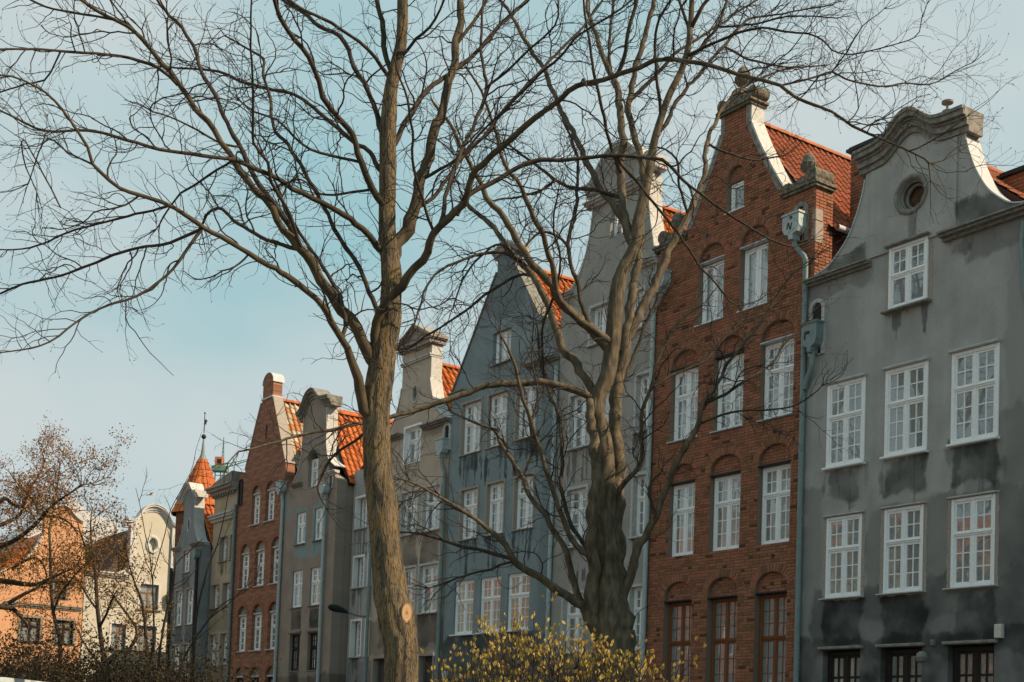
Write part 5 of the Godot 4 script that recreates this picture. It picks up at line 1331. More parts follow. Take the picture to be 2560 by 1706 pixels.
func house_narrow() -> void:
	var o := house("gabled_house", "narrow grey brown house with tall scrolled gable behind the forked bare tree", 29.0)
	var dk := Color(0.045, 0.045, 0.042)
	var rows := [[4.07, 5.77], [7.13, 8.82], [10.02, 11.6]]
	var cols := [[30.56, 29.62], [29.08, 28.2], [27.56, 26.92]]
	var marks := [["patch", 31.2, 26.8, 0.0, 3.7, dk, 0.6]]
	for r in rows:
		for k in cols:
			marks.append(["runs", k[0] + 0.02, k[1] - 0.02, r[0] - 1.1, r[0], dk, 0.7])
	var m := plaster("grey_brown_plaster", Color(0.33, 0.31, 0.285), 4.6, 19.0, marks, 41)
	var c := 28.5
	var right := [[26.86, 14.55], [26.95, 14.75], [27.05, 15.3], [27.2, 15.9], [27.28, 16.5], [27.3, 17.2]]
	var pts := [[31.15, 0.0], [26.86, 0.0]]
	pts.append_array(right)
	pts.append_array([[27.3, 17.9], [29.72, 17.9], [29.72, 17.2], [29.8, 16.5], [29.98, 15.8], [30.35, 15.1], [30.9, 14.7], [31.15, 14.55]])
	var holes := []
	var sets := []
	for r in rows:
		for k in cols:
			holes.append(rect(k[0], k[1], r[0], r[1]))
			sets.append([k[0], k[1], r[0], r[1]])
	for k in [[29.72, 28.9], [28.02, 27.35]]:
		holes.append(rect(k[0], k[1], 12.92, 14.02))
		sets.append([k[0], k[1], 12.92, 14.02])
	holes.append(arched(28.95, 28.35, 15.85, 16.45, 0.28))
	front(o, path(pts), holes, m)
	for k in sets:
		casing(o, k[0], k[1], k[2], k[3], 0.07, M.pale_trim)
		var small: bool = k[3] - k[2] < 1.3
		var w := window(o, k[0] - 0.005, k[1] + 0.005, k[2], k[3], -0.14, {"fw": 0.055, "tr": 0.0 if small else 0.36, "bot": [2, 2] if small else [1, 3], "top": [1, 2], "lights": 2, "lace": "full" if small else ""})
		sill(w, absf(k[0] - k[1]) + 0.16, 0.0, -0.04, 0.24, 0.05, M.pale_trim)
	window(o, 28.95, 28.35, 15.85, 16.6, -0.14, {"fw": 0.05, "tr": 0.0, "bot": [2, 2], "lights": 1})
	cornice(o, 27.65, 26.84, 14.72, M.pale_trim, 0.25, 0.14)
	cornice(o, 31.17, 30.4, 14.72, M.pale_trim, 0.25, 0.14)
	cornice(o, 29.95, 27.08, 17.12, M.pale_trim, 0.28, 0.16)
	var ped := smooth_path([[30.02, 17.62], [29.7, 17.62], [29.4, 17.9], [29.0, 18.25], [28.5, 18.42], [28.0, 18.25], [27.6, 17.9], [27.3, 17.62], [27.0, 17.62]], 3)
	crown(o, ped, M.pale_trim, 0.28, 0.3)
	var fill := MB.new()
	fill.prism(smooth_path([[29.72, 17.0], [29.7, 17.5], [29.4, 17.78], [29.0, 18.12], [28.5, 18.3], [28.0, 18.12], [27.6, 17.78], [27.3, 17.5], [27.3, 17.0]], 3), -0.4, -0.003)
	part("pediment", fill.mesh(), m, o)
	cope(o, smooth_path(right, 3), 0.035, -0.45, 0.03, M.limewash)
	cope(o, smooth_path([[29.72, 17.2], [29.8, 16.5], [29.98, 15.8], [30.35, 15.1], [30.9, 14.7]], 3), 0.035, -0.45, 0.03, M.limewash)
	shell(o, 26.86, 31.15, 14.0, 28.9, 17.2, 11.0, m)
	roof(o, 28.9, 17.2, 31.2, 13.9, 26.7, 13.9, -0.46, -11.0, -3.3)
	pipe(o, [[31.17, 12.6, 0.09], [31.17, 0.0, 0.09]], 0.065, M.pale_pipe)


func house_blue() -> void:
	var o := house("gabled_house", "blue grey house with plain steep triangular gable and three window columns", 34.17)
	var dk := Color(0.035, 0.042, 0.042)
	var rows := [[4.82, 6.58, [[36.5, 35.36], [34.98, 33.82], [33.45, 32.28]]], [7.93, 9.57, [[36.33, 35.31], [34.79, 33.82], [33.25, 32.23]]], [10.75, 12.45, [[36.45, 35.3], [34.9, 33.82], [33.32, 32.25]]]]
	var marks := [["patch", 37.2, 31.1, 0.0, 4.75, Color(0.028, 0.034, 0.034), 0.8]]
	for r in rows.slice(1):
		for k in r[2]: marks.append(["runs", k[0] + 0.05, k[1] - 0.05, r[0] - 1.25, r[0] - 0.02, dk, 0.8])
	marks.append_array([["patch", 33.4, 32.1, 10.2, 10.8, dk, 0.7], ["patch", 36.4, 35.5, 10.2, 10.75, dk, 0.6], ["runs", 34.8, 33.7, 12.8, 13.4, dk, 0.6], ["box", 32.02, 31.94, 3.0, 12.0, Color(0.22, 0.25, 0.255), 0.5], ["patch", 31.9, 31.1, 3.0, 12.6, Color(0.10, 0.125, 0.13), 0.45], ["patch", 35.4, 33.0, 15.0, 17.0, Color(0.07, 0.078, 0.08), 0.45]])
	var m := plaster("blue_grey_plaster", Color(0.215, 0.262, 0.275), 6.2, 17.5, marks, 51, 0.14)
	var pts := [[37.12, 0.0], [31.2, 0.0], [31.2, 12.95], [33.66, 16.4], [33.66, 16.95], [34.68, 16.95], [34.68, 16.4], [37.12, 12.95]]
	var holes := [rect(34.78, 33.76, 13.4, 14.45)]
	for r in rows:
		for k in r[2]: holes.append(rect(k[0], k[1], r[0], r[1]))
	front(o, path(pts), holes, m)
	for q in rows.size():
		var r: Array = rows[q]
		for k in r[2]:
			if q > 0: casing(o, k[0], k[1], r[0], r[1], 0.06, M.raw_render)
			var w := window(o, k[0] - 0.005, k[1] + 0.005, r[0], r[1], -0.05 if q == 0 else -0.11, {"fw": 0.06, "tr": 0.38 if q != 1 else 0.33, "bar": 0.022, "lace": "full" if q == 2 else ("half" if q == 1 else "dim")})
			sill(w, absf(k[0] - k[1]) + 0.16, 0.0, -0.05, 0.17, 0.04, M.white if q == 0 else M.raw_render)
	var gw := window(o, 34.77, 33.77, 13.4, 14.45, -0.12, {"fw": 0.06, "tr": 0.0, "bot": [1, 1], "lights": 2, "lace": "full"})
	sill(gw, 1.14, 0.0, -0.05, 0.2, 0.04, M.trim)
	crown(o, path([[34.82, 17.02], [34.17, 17.3], [33.52, 17.02]]), M.pale_trim, 0.16, 0.18)
	cope(o, path([[31.15, 12.9], [33.66, 16.42]]), 0.04, -0.30, 0.05, M.trim)
	cope(o, path([[34.68, 16.42], [37.17, 12.9]]), 0.04, -0.30, 0.05, M.trim)
	cornice(o, 37.18, 36.2, 12.92, M.trim, 0.2, 0.14)
	cornice(o, 32.75, 31.15, 12.98, M.trim, 0.24, 0.14)
	shell(o, 31.2, 37.12, 12.9, 34.17, 16.6, 11.0, m)
	roof(o, 34.17, 16.6, 37.2, 12.7, 31.0, 12.7, -0.46, -11.0, -4.4)
	var bx := MB.new()
	bx.cbox(Vector3(X(36.95), 3.35, 0.0), Vector3(X(36.72), 3.65, 0.11))
	part("wall_box", bx.mesh(), M.cream_paint, o)


func house_beige() -> void:
	var o := house("gabled_house", "beige brown house with little temple pediment on its gable behind the thick trunk", 39.7)
	var dk := Color(0.06, 0.05, 0.042)
	var rows := [[5.65, 7.3, [[41.55, 40.5], [40.1, 39.05], [38.8, 37.58]]], [8.46, 9.98, [[41.6, 40.6], [40.18, 39.1], [38.75, 37.63]]]]
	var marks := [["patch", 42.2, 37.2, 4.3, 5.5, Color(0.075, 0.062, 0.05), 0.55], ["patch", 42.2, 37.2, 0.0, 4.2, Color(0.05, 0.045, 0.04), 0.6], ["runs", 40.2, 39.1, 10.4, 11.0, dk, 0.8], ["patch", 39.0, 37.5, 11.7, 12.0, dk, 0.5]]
	for r in rows:
		for k in r[2]: marks.append(["patch", k[0], k[1], r[0] - 1.05, r[0] - 0.05, Color(0.085, 0.072, 0.06), 0.75])
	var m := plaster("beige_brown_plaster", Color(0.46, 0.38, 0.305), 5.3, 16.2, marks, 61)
	var c := 39.57
	var right := [[37.22, 12.05], [37.4, 12.2], [37.9, 12.45], [38.3, 12.95], [38.5, 13.4], [38.6, 13.8]]
	var pts := [[42.18, 0.0], [37.22, 0.0]]
	pts.append_array(right)
	pts.append_array([[38.6, 15.2], [40.54, 15.2], [40.54, 13.8], [40.64, 13.4], [40.84, 12.95], [41.24, 12.45], [41.74, 12.2], [42.18, 12.05]])
	var holes := [rect(40.18, 39.1, 11.0, 12.28), arched(41.8, 40.85, 0.2, 4.1, 0.12), rect(38.6, 37.68, 0.2, 4.22)]
	for r in rows:
		for k in r[2]: holes.append(rect(k[0], k[1], r[0], r[1]))
	var oc := PackedVector2Array()
	for k in 24: oc.append(Vector2(X(39.6) + cos(TAU * k / 24) * 0.15, 13.42 + sin(TAU * k / 24) * 0.26))
	holes.append(oc)
	front(o, path(pts), holes, m)
	var ring := MB.new()
	ring.ring(Vector3(X(39.6), 13.42, 0.0), 0.2, 0.31, 0.05, 28, 6)
	part("oval_window_moulding", ring.mesh(), M.pale_trim, o)
	for q in rows.size():
		var r: Array = rows[q]
		for k in r[2]:
			casing(o, k[0], k[1], r[0], r[1], 0.06, M.pale_trim)
			var w := window(o, k[0] - 0.005, k[1] + 0.005, r[0], r[1], -0.12, {"fw": 0.06, "tr": 0.40 if q == 0 else 0.38, "top": [2, 2] if q == 0 else [1, 1], "bot": [1, 2] if q == 0 else [1, 1], "lace": "" if q == 0 else "full"})
			sill(w, absf(k[0] - k[1]) + 0.14, 0.0, -0.05, 0.22, 0.045, M.pale_trim)
	casing(o, 40.18, 39.1, 11.0, 12.28, 0.06, M.white)
	window(o, 40.17, 39.11, 11.0, 12.28, -0.13, {"fw": 0.06, "tr": 0.36, "top": [1, 1], "bot": [1, 1], "lace": "full"})
	for k in [[41.8, 40.85], [38.6, 37.68]]:
		casing(o, k[0], k[1], 0.2, 4.2, 0.08, M.raw_render)
		var dr := MB.new()
		dr.cbox(Vector3(X(k[0]) + 0.01, 0.2, -0.30), Vector3(X(k[1]) - 0.01, 4.2, -0.24))
		for y in [0.5, 1.5, 2.5, 3.3]:
			dr.cbox(Vector3(X(k[0]) + 0.12, y, -0.25), Vector3(X(k[1]) - 0.12, y + 0.7, -0.22))
		part("door", dr.mesh(), M.blue_grey_wood, o)
	cornice(o, 38.85, 37.1, 12.14, M.trim, 0.26, 0.16)
	cornice(o, 42.2, 40.3, 12.14, M.trim, 0.26, 0.16)
	var mould := MB.new()
	mould.band(path([[40.6, 14.66], [38.54, 14.66]]), 0.0, 0.05, -0.44, 0.10)
	mould.band(path([[40.58, 14.61], [38.56, 14.61]]), 0.0, 0.06, -0.44, 0.06)
	part("neck_moulding", mould.mesh(), M.pale_trim, o)
	var ped := MB.new()
	ped.band(path([[40.72, 15.24], [38.42, 15.24]]), 0.0, 0.08, -0.55, 0.22)
	ped.band(path([[40.66, 15.16], [38.48, 15.16]]), 0.0, 0.14, -0.52, 0.14)
	ped.prism(path([[40.6, 15.24], [38.54, 15.24], [39.57, 15.72]]), -0.5, 0.05)
	ped.band(path([[40.76, 15.30], [39.57, 15.88], [38.38, 15.30]]), 0.0, 0.10, -0.55, 0.24)
	ped.band(path([[40.6, 15.28], [39.57, 15.78], [38.54, 15.28]]), 0.0, 0.06, -0.52, 0.14)
	part("pediment", ped.mesh(), M.raw_render, o)
	cope(o, smooth_path(right, 4), 0.035, -0.46, 0.03, M.limewash)
	cope(o, smooth_path([[40.54, 13.8], [40.64, 13.4], [40.84, 12.95], [41.24, 12.45], [41.74, 12.2]], 4), 0.035, -0.46, 0.03, M.limewash)
	slab(o, "gable_coping", Vector3(X(38.6), 13.75, -0.44), Vector3(X(38.6) + 0.025, 15.0, -0.003), M.limewash)
	niche(o, 37.31, 11.05, 11.78, 0.28, M.pale_trim, 0.10)
	hopper(o, 37.36, 11.42, 0.46, 0.62, M.pale_pipe, 0.04)
	pipe(o, [[37.36, 10.82, 0.17], [37.34, 10.6, 0.15], [37.27, 10.3, 0.09], [37.27, 0.0, 0.09]], 0.067, M.pipe)
	shell(o, 37.22, 42.18, 11.9, c, 14.6, 10.5, m)
	roof(o, c, 14.62, 42.2, 11.55, 37.05, 11.45, -0.46, -10.5, -3.2)
	var cm := MB.new()
	cm.cbox(Vector3(X(37.5), 4.16, 0.0), Vector3(X(37.42), 4.3, 0.14))
	part("wall_camera", cm.mesh(), M.white, o)


func house_recessed() -> void:
	var o := house("gabled_house", "narrow pale grey house front set back between the two brown houses", 43.7, -0.71)
	var dk := Color(0.07, 0.072, 0.07)
	var sets := [[44.95, 44.15, 7.03, 8.2], [43.75, 43.0, 7.03, 8.2], [44.95, 44.15, 4.38, 5.75], [43.75, 43.0, 4.38, 5.75], [44.95, 44.15, 9.3, 10.5], [43.75, 43.0, 9.3, 10.5]]
	var marks := [["patch", 45.3, 42.2, 0.0, 4.3, Color(0.06, 0.06, 0.058), 0.6]]
	for k in sets: marks.append(["runs", k[0] + 0.05, k[1] - 0.05, k[2] - 1.2, k[2], dk, 0.75])
	var m := plaster("pale_grey_plaster", Color(0.37, 0.375, 0.365), 3.4, 12.4, marks, 71)
	var pts := [[45.22, 0.0], [42.22, 0.0], [42.22, 11.6], [45.22, 11.6]]
	var holes := []
	for k in sets: holes.append(rect(k[0], k[1], k[2], k[3]))
	front(o, path(pts), holes, m)
	for k in sets:
		casing(o, k[0], k[1], k[2], k[3], 0.07, M.white)
		var w := window(o, k[0] - 0.005, k[1] + 0.005, k[2], k[3], -0.24, {"fw": 0.05, "tr": 0.0, "bot": [1, 4], "lights": 2, "lace": "half"})
		sill(w, 0.98, 0.0, -0.05, 0.34, 0.05, M.pale_trim)
	shell(o, 42.22, 45.22, 11.4, 43.72, 12.6, 9.5, m)
	roof(o, 43.72, 12.6, 45.2, 11.5, 42.2, 11.5, -0.1, -9.5, -1.0)
	pipe(o, [[42.20, 11.0, 0.80], [42.22, 0.0, 0.80]], 0.065, M.pipe)
	# street lamp on a short arm
	var l := thing("street_lamp", "small dark street lamp head on a wall arm beside the thick trunk", "street lamp", at(42.3, 5.72, 0.0), ANGLE - PI / 2)
	var arm := MB.new()
	arm.tube(PackedVector3Array([Vector3(0.0, 0.0, 0.1), Vector3(-0.05, 0.02, 0.45), Vector3(-0.10, 0.12, 0.85)]), PackedFloat32Array([0.04, 0.035, 0.03]), 10)
	part("arm", arm.mesh(), M.trim, l)
	var hd := MB.new()
	hd.tube(PackedVector3Array([Vector3(-0.09, 0.10, 0.8), Vector3(-0.11, 0.17, 1.0), Vector3(-0.13, 0.22, 1.25), Vector3(-0.15, 0.25, 1.5), Vector3(-0.16, 0.26, 1.58)]), PackedFloat32Array([0.035, 0.10, 0.14, 0.11, 0.01]), 12)
	part("lamp_head", hd.mesh(), M.dark_metal, l)


func house_taupe() -> void:
	var o := house("gabled_house", "taupe brown house with rounded gable top, blue paint patches and orange roof", 47.6)
	var dk := Color(0.03, 0.028, 0.026); var blue := Color(0.22, 0.30, 0.315)
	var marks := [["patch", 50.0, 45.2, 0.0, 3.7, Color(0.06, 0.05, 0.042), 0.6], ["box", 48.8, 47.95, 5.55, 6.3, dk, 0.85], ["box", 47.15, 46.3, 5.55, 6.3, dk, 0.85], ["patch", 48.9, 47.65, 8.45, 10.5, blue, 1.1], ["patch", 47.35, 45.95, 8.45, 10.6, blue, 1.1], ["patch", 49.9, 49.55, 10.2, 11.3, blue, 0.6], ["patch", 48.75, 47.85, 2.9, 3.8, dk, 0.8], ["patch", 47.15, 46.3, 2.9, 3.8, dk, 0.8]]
	var m := plaster("taupe_plaster", Color(0.295, 0.243, 0.205), 5.4, 15.5, marks, 81)
	var right := [[45.25, 11.5], [45.5, 11.75], [45.95, 12.0], [46.15, 12.2], [46.32, 12.7], [46.36, 13.3], [46.36, 14.2]]
	var lefty := [[48.46, 14.2], [48.46, 13.2], [48.5, 12.7], [48.66, 12.15], [48.95, 11.8], [49.2, 11.58], [49.6, 11.45], [49.93, 11.4]]
	var pts := [[49.93, 0.0], [45.25, 0.0], [45.25, 11.2], [45.4, 11.3], [45.95, 11.6], [46.15, 12.0], [46.32, 12.6], [46.36, 13.3], [46.36, 14.2], [46.7, 14.6], [47.1, 14.9], [47.5, 15.0], [47.9, 14.85], [48.2, 14.5]]
	pts.append_array(lefty)
	var sets := [[48.73, 47.88, 8.98, 10.27, 0], [47.09, 46.23, 8.98, 10.27, 0], [48.85, 47.93, 6.42, 7.92, 1], [47.23, 46.25, 6.42, 7.92, 1], [48.85, 47.9, 3.87, 5.35, 2], [47.2, 46.22, 3.87, 5.35, 2]]
	var holes := [arched(47.85, 46.95, 11.2, 12.3, 0.36)]
	for k in sets: holes.append(rect(k[0], k[1], k[2], k[3]))
	front(o, path(pts), holes, m)
	for k in sets:
		var dw: bool = k[4] == 2
		var w := window(o, k[0] - 0.005, k[1] + 0.005, k[2], k[3], -0.06 if not dw else -0.12, {"fw": 0.06, "tr": 0.38, "top": [2, 1] if k[4] == 0 else [2, 2], "bot": [1, 1] if k[4] == 0 else [2, 2], "mat": M.dark_wood if dw else M.white, "lace": ["", "half", "dimfull"][k[4]]})
		sill(w, absf(k[0] - k[1]) + 0.12, 0.0, -0.05, 0.16, 0.04, M.trim)
		if dw: sill(w, absf(k[0] - k[1]) + 0.16, 1.60, -0.02, 0.20, 0.09, M.trim, "lintel")
	window(o, 47.84, 46.96, 11.2, 12.35, -0.14, {"fw": 0.06, "tr": 0.35, "top": [2, 1], "bot": [2, 2], "lace": "half"})
	var ring := MB.new()
	for k in 12:
		var a := PI * k / 12; var b := PI * (k + 1) / 12
		var x := X(47.4)
		ring.tube(PackedVector3Array([Vector3(x + cos(a) * 0.48, 12.3 + sin(a) * 0.40, 0.02), Vector3(x + cos(b) * 0.48, 12.3 + sin(b) * 0.40, 0.02)]), PackedFloat32Array([0.05, 0.05]), 6)
	part("window_arch_moulding", ring.mesh(), M.trim, o)
	crown(o, smooth_path([[48.78, 14.35], [48.5, 14.4], [48.3, 14.62], [48.05, 14.92], [47.7, 15.1], [47.3, 15.08], [46.98, 14.85], [46.72, 14.66], [46.3, 14.6], [45.98, 14.58]], 3), M.trim, 0.26, 0.34)
	cope(o, smooth_path(right.slice(1), 3), 0.035, -0.46, 0.03, M.limewash)
	cope(o, smooth_path(lefty.slice(0, 6), 3), 0.035, -0.46, 0.03, M.limewash)
	slab(o, "gable_coping", Vector3(X(46.36), 13.1, -0.44), Vector3(X(46.36) + 0.025, 14.3, -0.003), M.limewash)
	cornice(o, 49.2, 48.3, 11.5, M.trim, 0.2, 0.14)
	cornice(o, 46.3, 45.2, 11.55, M.limewash, 0.2, 0.14)
	niche(o, 45.72, 10.9, 11.35, 0.2, M.pale_trim, 0.08)
	hopper(o, 45.98, 11.1, 0.4, 0.5, M.pale_pipe, 0.04)
	pipe(o, [[45.98, 10.6, 0.12], [45.98, 0.0, 0.09]], 0.067, M.pale_pipe)
	shell(o, 45.25, 49.93, 11.15, 47.4, 14.3, 10.5, m, -0.43)
	roof(o, 47.4, 14.32, 49.95, 11.0, 45.1, 11.1, -0.46, -10.5, -3.6)
	chimney(o, Vector3(X(47.9), 13.4, -3.2), Vector3(X(47.2), 15.2, -2.6), M.dark_metal)


func house_far_brick() -> void:
	var o := house("gabled_house", "slim red brick house with arched windows and round topped chimney-like gable", 52.4)
	var m := far_brick("distant_red_brick", Color(0.31, 0.135, 0.08), Color(0.20, 0.14, 0.11), 9)
	var right := [[49.95, 12.0], [50.0, 12.55], [50.3, 13.12], [50.91, 14.33], [51.5, 15.5], [51.6, 15.65]]
	var pts := [[54.85, 0.0], [49.95, 0.0]]
	pts.append_array(right)
	pts.append([51.6, 16.3])
	for k in 9: pts.append([52.12 - cos(PI * k / 8) * 0.52, 16.3 + sin(PI * k / 8) * 0.44])
	pts.append_array([[52.64, 15.65], [52.76, 15.55], [53.4, 14.33], [53.95, 13.2], [54.15, 12.85], [54.2, 12.72], [54.83, 12.7]])
	var sets := []
	for k in [[53.3, 52.42], [51.85, 50.95]]: sets.append([k[0], k[1], 10.28, 11.62, 0.36])
	for r in [[7.57, 9.1], [4.82, 6.38], [2.2, 3.7]]:
		for k in [[54.25, 53.27], [52.68, 51.68], [51.04, 50.05]]: sets.append([k[0], k[1], r[0], r[1], 0.42])
	var holes := []
	for k in sets: holes.append(arched(k[0], k[1], k[2], k[3], k[4]))
	holes.append(arched(52.2, 52.0, 13.9, 14.4, 0.12))
	front(o, path(pts), holes, m)
	for k in sets:
		var w := window(o, k[0] - 0.005, k[1] + 0.005, k[2], k[3] - 0.02, -0.14, {"fw": 0.06, "tr": 0.36, "top": [1, 2], "bot": [1, 3], "lights": 2, "bar": 0.03, "mat": M.white if k[2] > 3 else M.dark_wood, "lace": "dim"})
		sill(w, absf(k[0] - k[1]) + 0.18, 0.0, -0.05, 0.22, 0.05, M.pale_trim)
		sill(w, absf(k[0] - k[1]) - 0.01, k[3] - k[2] + 0.05, -0.1, 0.10, 0.07, M.pale_trim, "lintel")
		var f := MB.new()
		var a := X(k[0]); var b := X(k[1])
		var p := PackedVector2Array()
		for q in 13: p.append(Vector2((a + b) / 2 + cos(PI * q / 12) * (b - a - 0.01) / 2, k[3] + 0.04 + sin(PI * q / 12) * (k[4] - 0.05)))
		f.prism(p, -0.3, -0.12)
		part("arch_filling", f.mesh(), M.raw_render if k[2] > 7 else M.trim, o)
		var arc := MB.new()
		for q in 14:
			var u0 := PI * q / 14 + 0.02; var u1 := PI * (q + 1) / 14 - 0.02
			var rx := (b - a) / 2; var x := (a + b) / 2
			arc.prism(PackedVector2Array([Vector2(x + cos(u0) * rx, k[3] + sin(u0) * k[4]), Vector2(x + cos(u0) * (rx + 0.2), k[3] + sin(u0) * (k[4] + 0.2)), Vector2(x + cos(u1) * (rx + 0.2), k[3] + sin(u1) * (k[4] + 0.2)), Vector2(x + cos(u1) * rx, k[3] + sin(u1) * k[4])]), -0.01, 0.015)
		part("brick_arch", arc.mesh(), M.arch_clay, o)
	cope(o, path(right.slice(1, 6)), 0.05, -0.42, 0.03, M.raw_render)
	cope(o, path([[52.76, 15.55], [53.4, 14.33], [53.95, 13.2], [54.15, 12.85]]), 0.05, -0.42, 0.03, M.raw_render)
	var tp := MB.new()
	var rnd := []
	for k in 9: rnd.append([52.12 - cos(PI * k / 8) * 0.54, 16.3 + sin(PI * k / 8) * 0.45])
	tp.coping(path(rnd), 0.03, -0.50, 0.03)
	tp.band(path([[52.70, 15.7], [51.54, 15.7]]), 0.0, 0.07, -0.48, 0.05)
	part("round_top_sheet", tp.mesh(), M.zinc, o)
	niche(o, 54.5, 11.3, 12.3, 0.3, M.dark_metal, 0.04)
	hopper(o, 49.98, 11.72, 0.5, 0.55, M.pale_pipe, 0.03)
	pipe(o, [[49.98, 11.2, 0.12], [49.93, 10.9, 0.09], [49.93, 0.0, 0.09]], 0.07, M.pale_pipe)
	pipe(o, [[54.85, 11.4, 0.10], [54.88, 0.0, 0.09]], 0.07, M.pipe)
	shell(o, 49.95, 54.85, 12.0, 52.2, 15.5, 10.0, m)
	roof(o, 52.2, 15.68, 54.9, 11.9, 49.8, 12.0, -0.52, -10.0, -3.0, Color.GRAY)
	var dormer := MB.new()
	dormer.box(Vector3(X(50.9), 12.2, -1.7), Vector3(X(50.1), 13.0, -0.9))
	dormer.prism(PackedVector2Array([Vector2(X(51.0), 13.0), Vector2(X(50.0), 13.0), Vector2(X(50.5), 13.35)]), -1.7, -0.8)
	part("dormer", dormer.mesh(), m, o)


func house_ochre() -> void:
	var o := house("gabled_house", "low ochre house with flat cornice squeezed between brick and blue grey houses", 56.2)
	var dk := Color(0.07, 0.055, 0.042)
	var sets := []
	for k in [[57.4, 56.46], [56.05, 55.17]]:
		sets.append([k[0], k[1], 4.3, 5.7]); sets.append([k[0], k[1], 6.9, 7.97])
	for k in [[56.65, 55.78], [55.42, 54.95]]: sets.append([k[0], k[1], 8.98, 10.1])
	var marks := [["patch", 57.6, 54.8, 0.0, 4.2, Color(0.05, 0.043, 0.035), 0.65], ["patch", 57.6, 54.8, 5.75, 6.8, dk, 0.5]]
	for k in sets: marks.append(["runs", k[0], k[1], k[2] - 0.7, k[2], dk, 0.7])
	var m := plaster("ochre_plaster", Color(0.40, 0.33, 0.24), 3.0, 13.0, marks, 91)
	var pts := [[57.53, 0.0], [54.92, 0.0], [54.92, 12.25], [57.53, 12.25]]
	var holes := []
	for k in sets: holes.append(rect(k[0], k[1], k[2], k[3]))
	front(o, path(pts), holes, m)
	for k in sets:
		casing(o, k[0], k[1], k[2], k[3], 0.05, M.raw_render)
		var w := window(o, k[0] - 0.005, k[1] + 0.005, k[2], k[3], -0.2, {"fw": 0.05, "tr": 0.36, "top": [1, 1], "bot": [1, 3], "lights": 2, "bar": 0.03, "lace": "half"})
		sill(w, absf(k[0] - k[1]) + 0.12, 0.0, -0.05, 0.28, 0.05, M.trim)
	cornice(o, 57.75, 54.92, 12.42, M.raw_render, 0.45, 0.34)
	cornice(o, 57.62, 54.92, 11.16, M.pale_trim, 0.28, 0.32)
	var dent := MB.new()
	for k in 9: dent.box(Vector3(X(57.4 - k * 0.29) - 0.05, 11.95, 0.0), Vector3(X(57.4 - k * 0.29) + 0.05, 12.1, 0.16))
	part("dentils", dent.mesh(), M.trim, o)
	var rf := MB.new()
	rf.prism(path([[57.8, 12.40], [54.95, 12.40], [54.95, 12.9], [56.0, 12.75]]), -9.0, 0.3)
	part("roof", rf.mesh(), M.trim, o)
	shell(o, 54.92, 57.53, 12.2, 56.2, 12.3, 9.0, m)


func house_slate() -> void:
	var o := house("gabled_house", "slate grey house with narrow scrolled gable under the tiled spire", 59.3, 0.495)
	var dk := Color(0.04, 0.042, 0.042)
	var sets := [[60.52, 59.66, 3.7, 5.26], [59.15, 58.37, 3.7, 5.26], [60.52, 59.64, 6.2, 7.87], [59.16, 58.26, 6.2, 7.87], [59.8, 58.95, 8.68, 9.74]]
	var marks := [["patch", 61.1, 57.5, 0.0, 3.6, Color(0.04, 0.043, 0.043), 0.65]]
	for k in sets: marks.append(["patch", k[0], k[1], k[2] - 0.85, k[2] - 0.1, dk, 0.6])
	var m := plaster("slate_plaster", Color(0.225, 0.24, 0.25), 3.8, 13.2, marks, 101)
	var right := [[57.58, 9.85], [57.75, 9.95], [58.1, 10.1], [58.4, 10.5], [58.62, 11.0], [58.66, 12.0]]
	var pts := [[61.05, 0.0], [57.58, 0.0]]
	pts.append_array(right)
	pts.append_array([[58.66, 12.3], [59.0, 12.5], [59.35, 12.68], [59.7, 12.5], [60.05, 12.3], [60.05, 11.0], [60.15, 10.6], [60.4, 10.2], [60.75, 9.95], [61.05, 9.85]])
	var holes := []
	for k in sets: holes.append(rect(k[0], k[1], k[2], k[3]))
	var oc := PackedVector2Array()
	for k in 20: oc.append(Vector2(X(59.3) + cos(TAU * k / 20) * 0.14, 10.92 + sin(TAU * k / 20) * 0.28))
	holes.append(oc)
	front(o, path(pts), holes, m)
	var ring := MB.new()
	ring.ring(Vector3(X(59.3), 10.92, 0.0), 0.17, 0.31, 0.04, 24, 6)
	part("oval_window_moulding", ring.mesh(), M.pale_trim, o)
	for k in sets:
		casing(o, k[0], k[1], k[2], k[3], 0.07, M.raw_render)
		var w := window(o, k[0] - 0.005, k[1] + 0.005, k[2], k[3], -0.08, {"fw": 0.05, "tr": 0.40, "top": [1, 1], "bot": [1, 2], "lights": 2, "bar": 0.03, "lace": "half"})
		sill(w, absf(k[0] - k[1]) + 0.14, 0.0, -0.05, 0.16, 0.05, M.raw_render)
	crown(o, smooth_path([[60.6, 12.3], [60.25, 12.36], [60.0, 12.55], [59.7, 12.8], [59.35, 12.88], [59.0, 12.8], [58.75, 12.55], [58.5, 12.40], [58.2, 12.38]], 3), M.limewash, 0.22, 0.26)
	cope(o, smooth_path(right.slice(1), 3), 0.035, -0.46, 0.03, M.limewash)
	cope(o, smooth_path([[60.05, 11.0], [60.15, 10.6], [60.4, 10.2], [60.75, 9.95]], 3), 0.035, -0.46, 0.03, M.limewash)
	slab(o, "gable_coping", Vector3(X(58.66), 11.0, -0.44), Vector3(X(58.66) + 0.025, 12.25, -0.003), M.limewash)
	cornice(o, 58.7, 57.5, 9.95, M.trim, 0.22, 0.16)
	cornice(o, 61.1, 60.2, 9.95, M.raw_render, 0.22, 0.16)
	shell(o, 57.58, 61.05, 9.8, 59.3, 12.0, 6.0, m)
	roof(o, 59.3, 12.0, 61.1, 9.7, 57.45, 9.7, -0.46, -6.0, -0.6)
	pipe(o, [[57.75, 9.2, 0.12], [57.78, 0.0, 0.09]], 0.08, M.dark_metal)
	pipe(o, [[61.0, 9.0, 0.12], [61.02, 0.0, 0.09]], 0.08, M.dark_metal)
	hopper(o, 57.75, 9.6, 0.34, 0.5, M.pipe, 0.03)


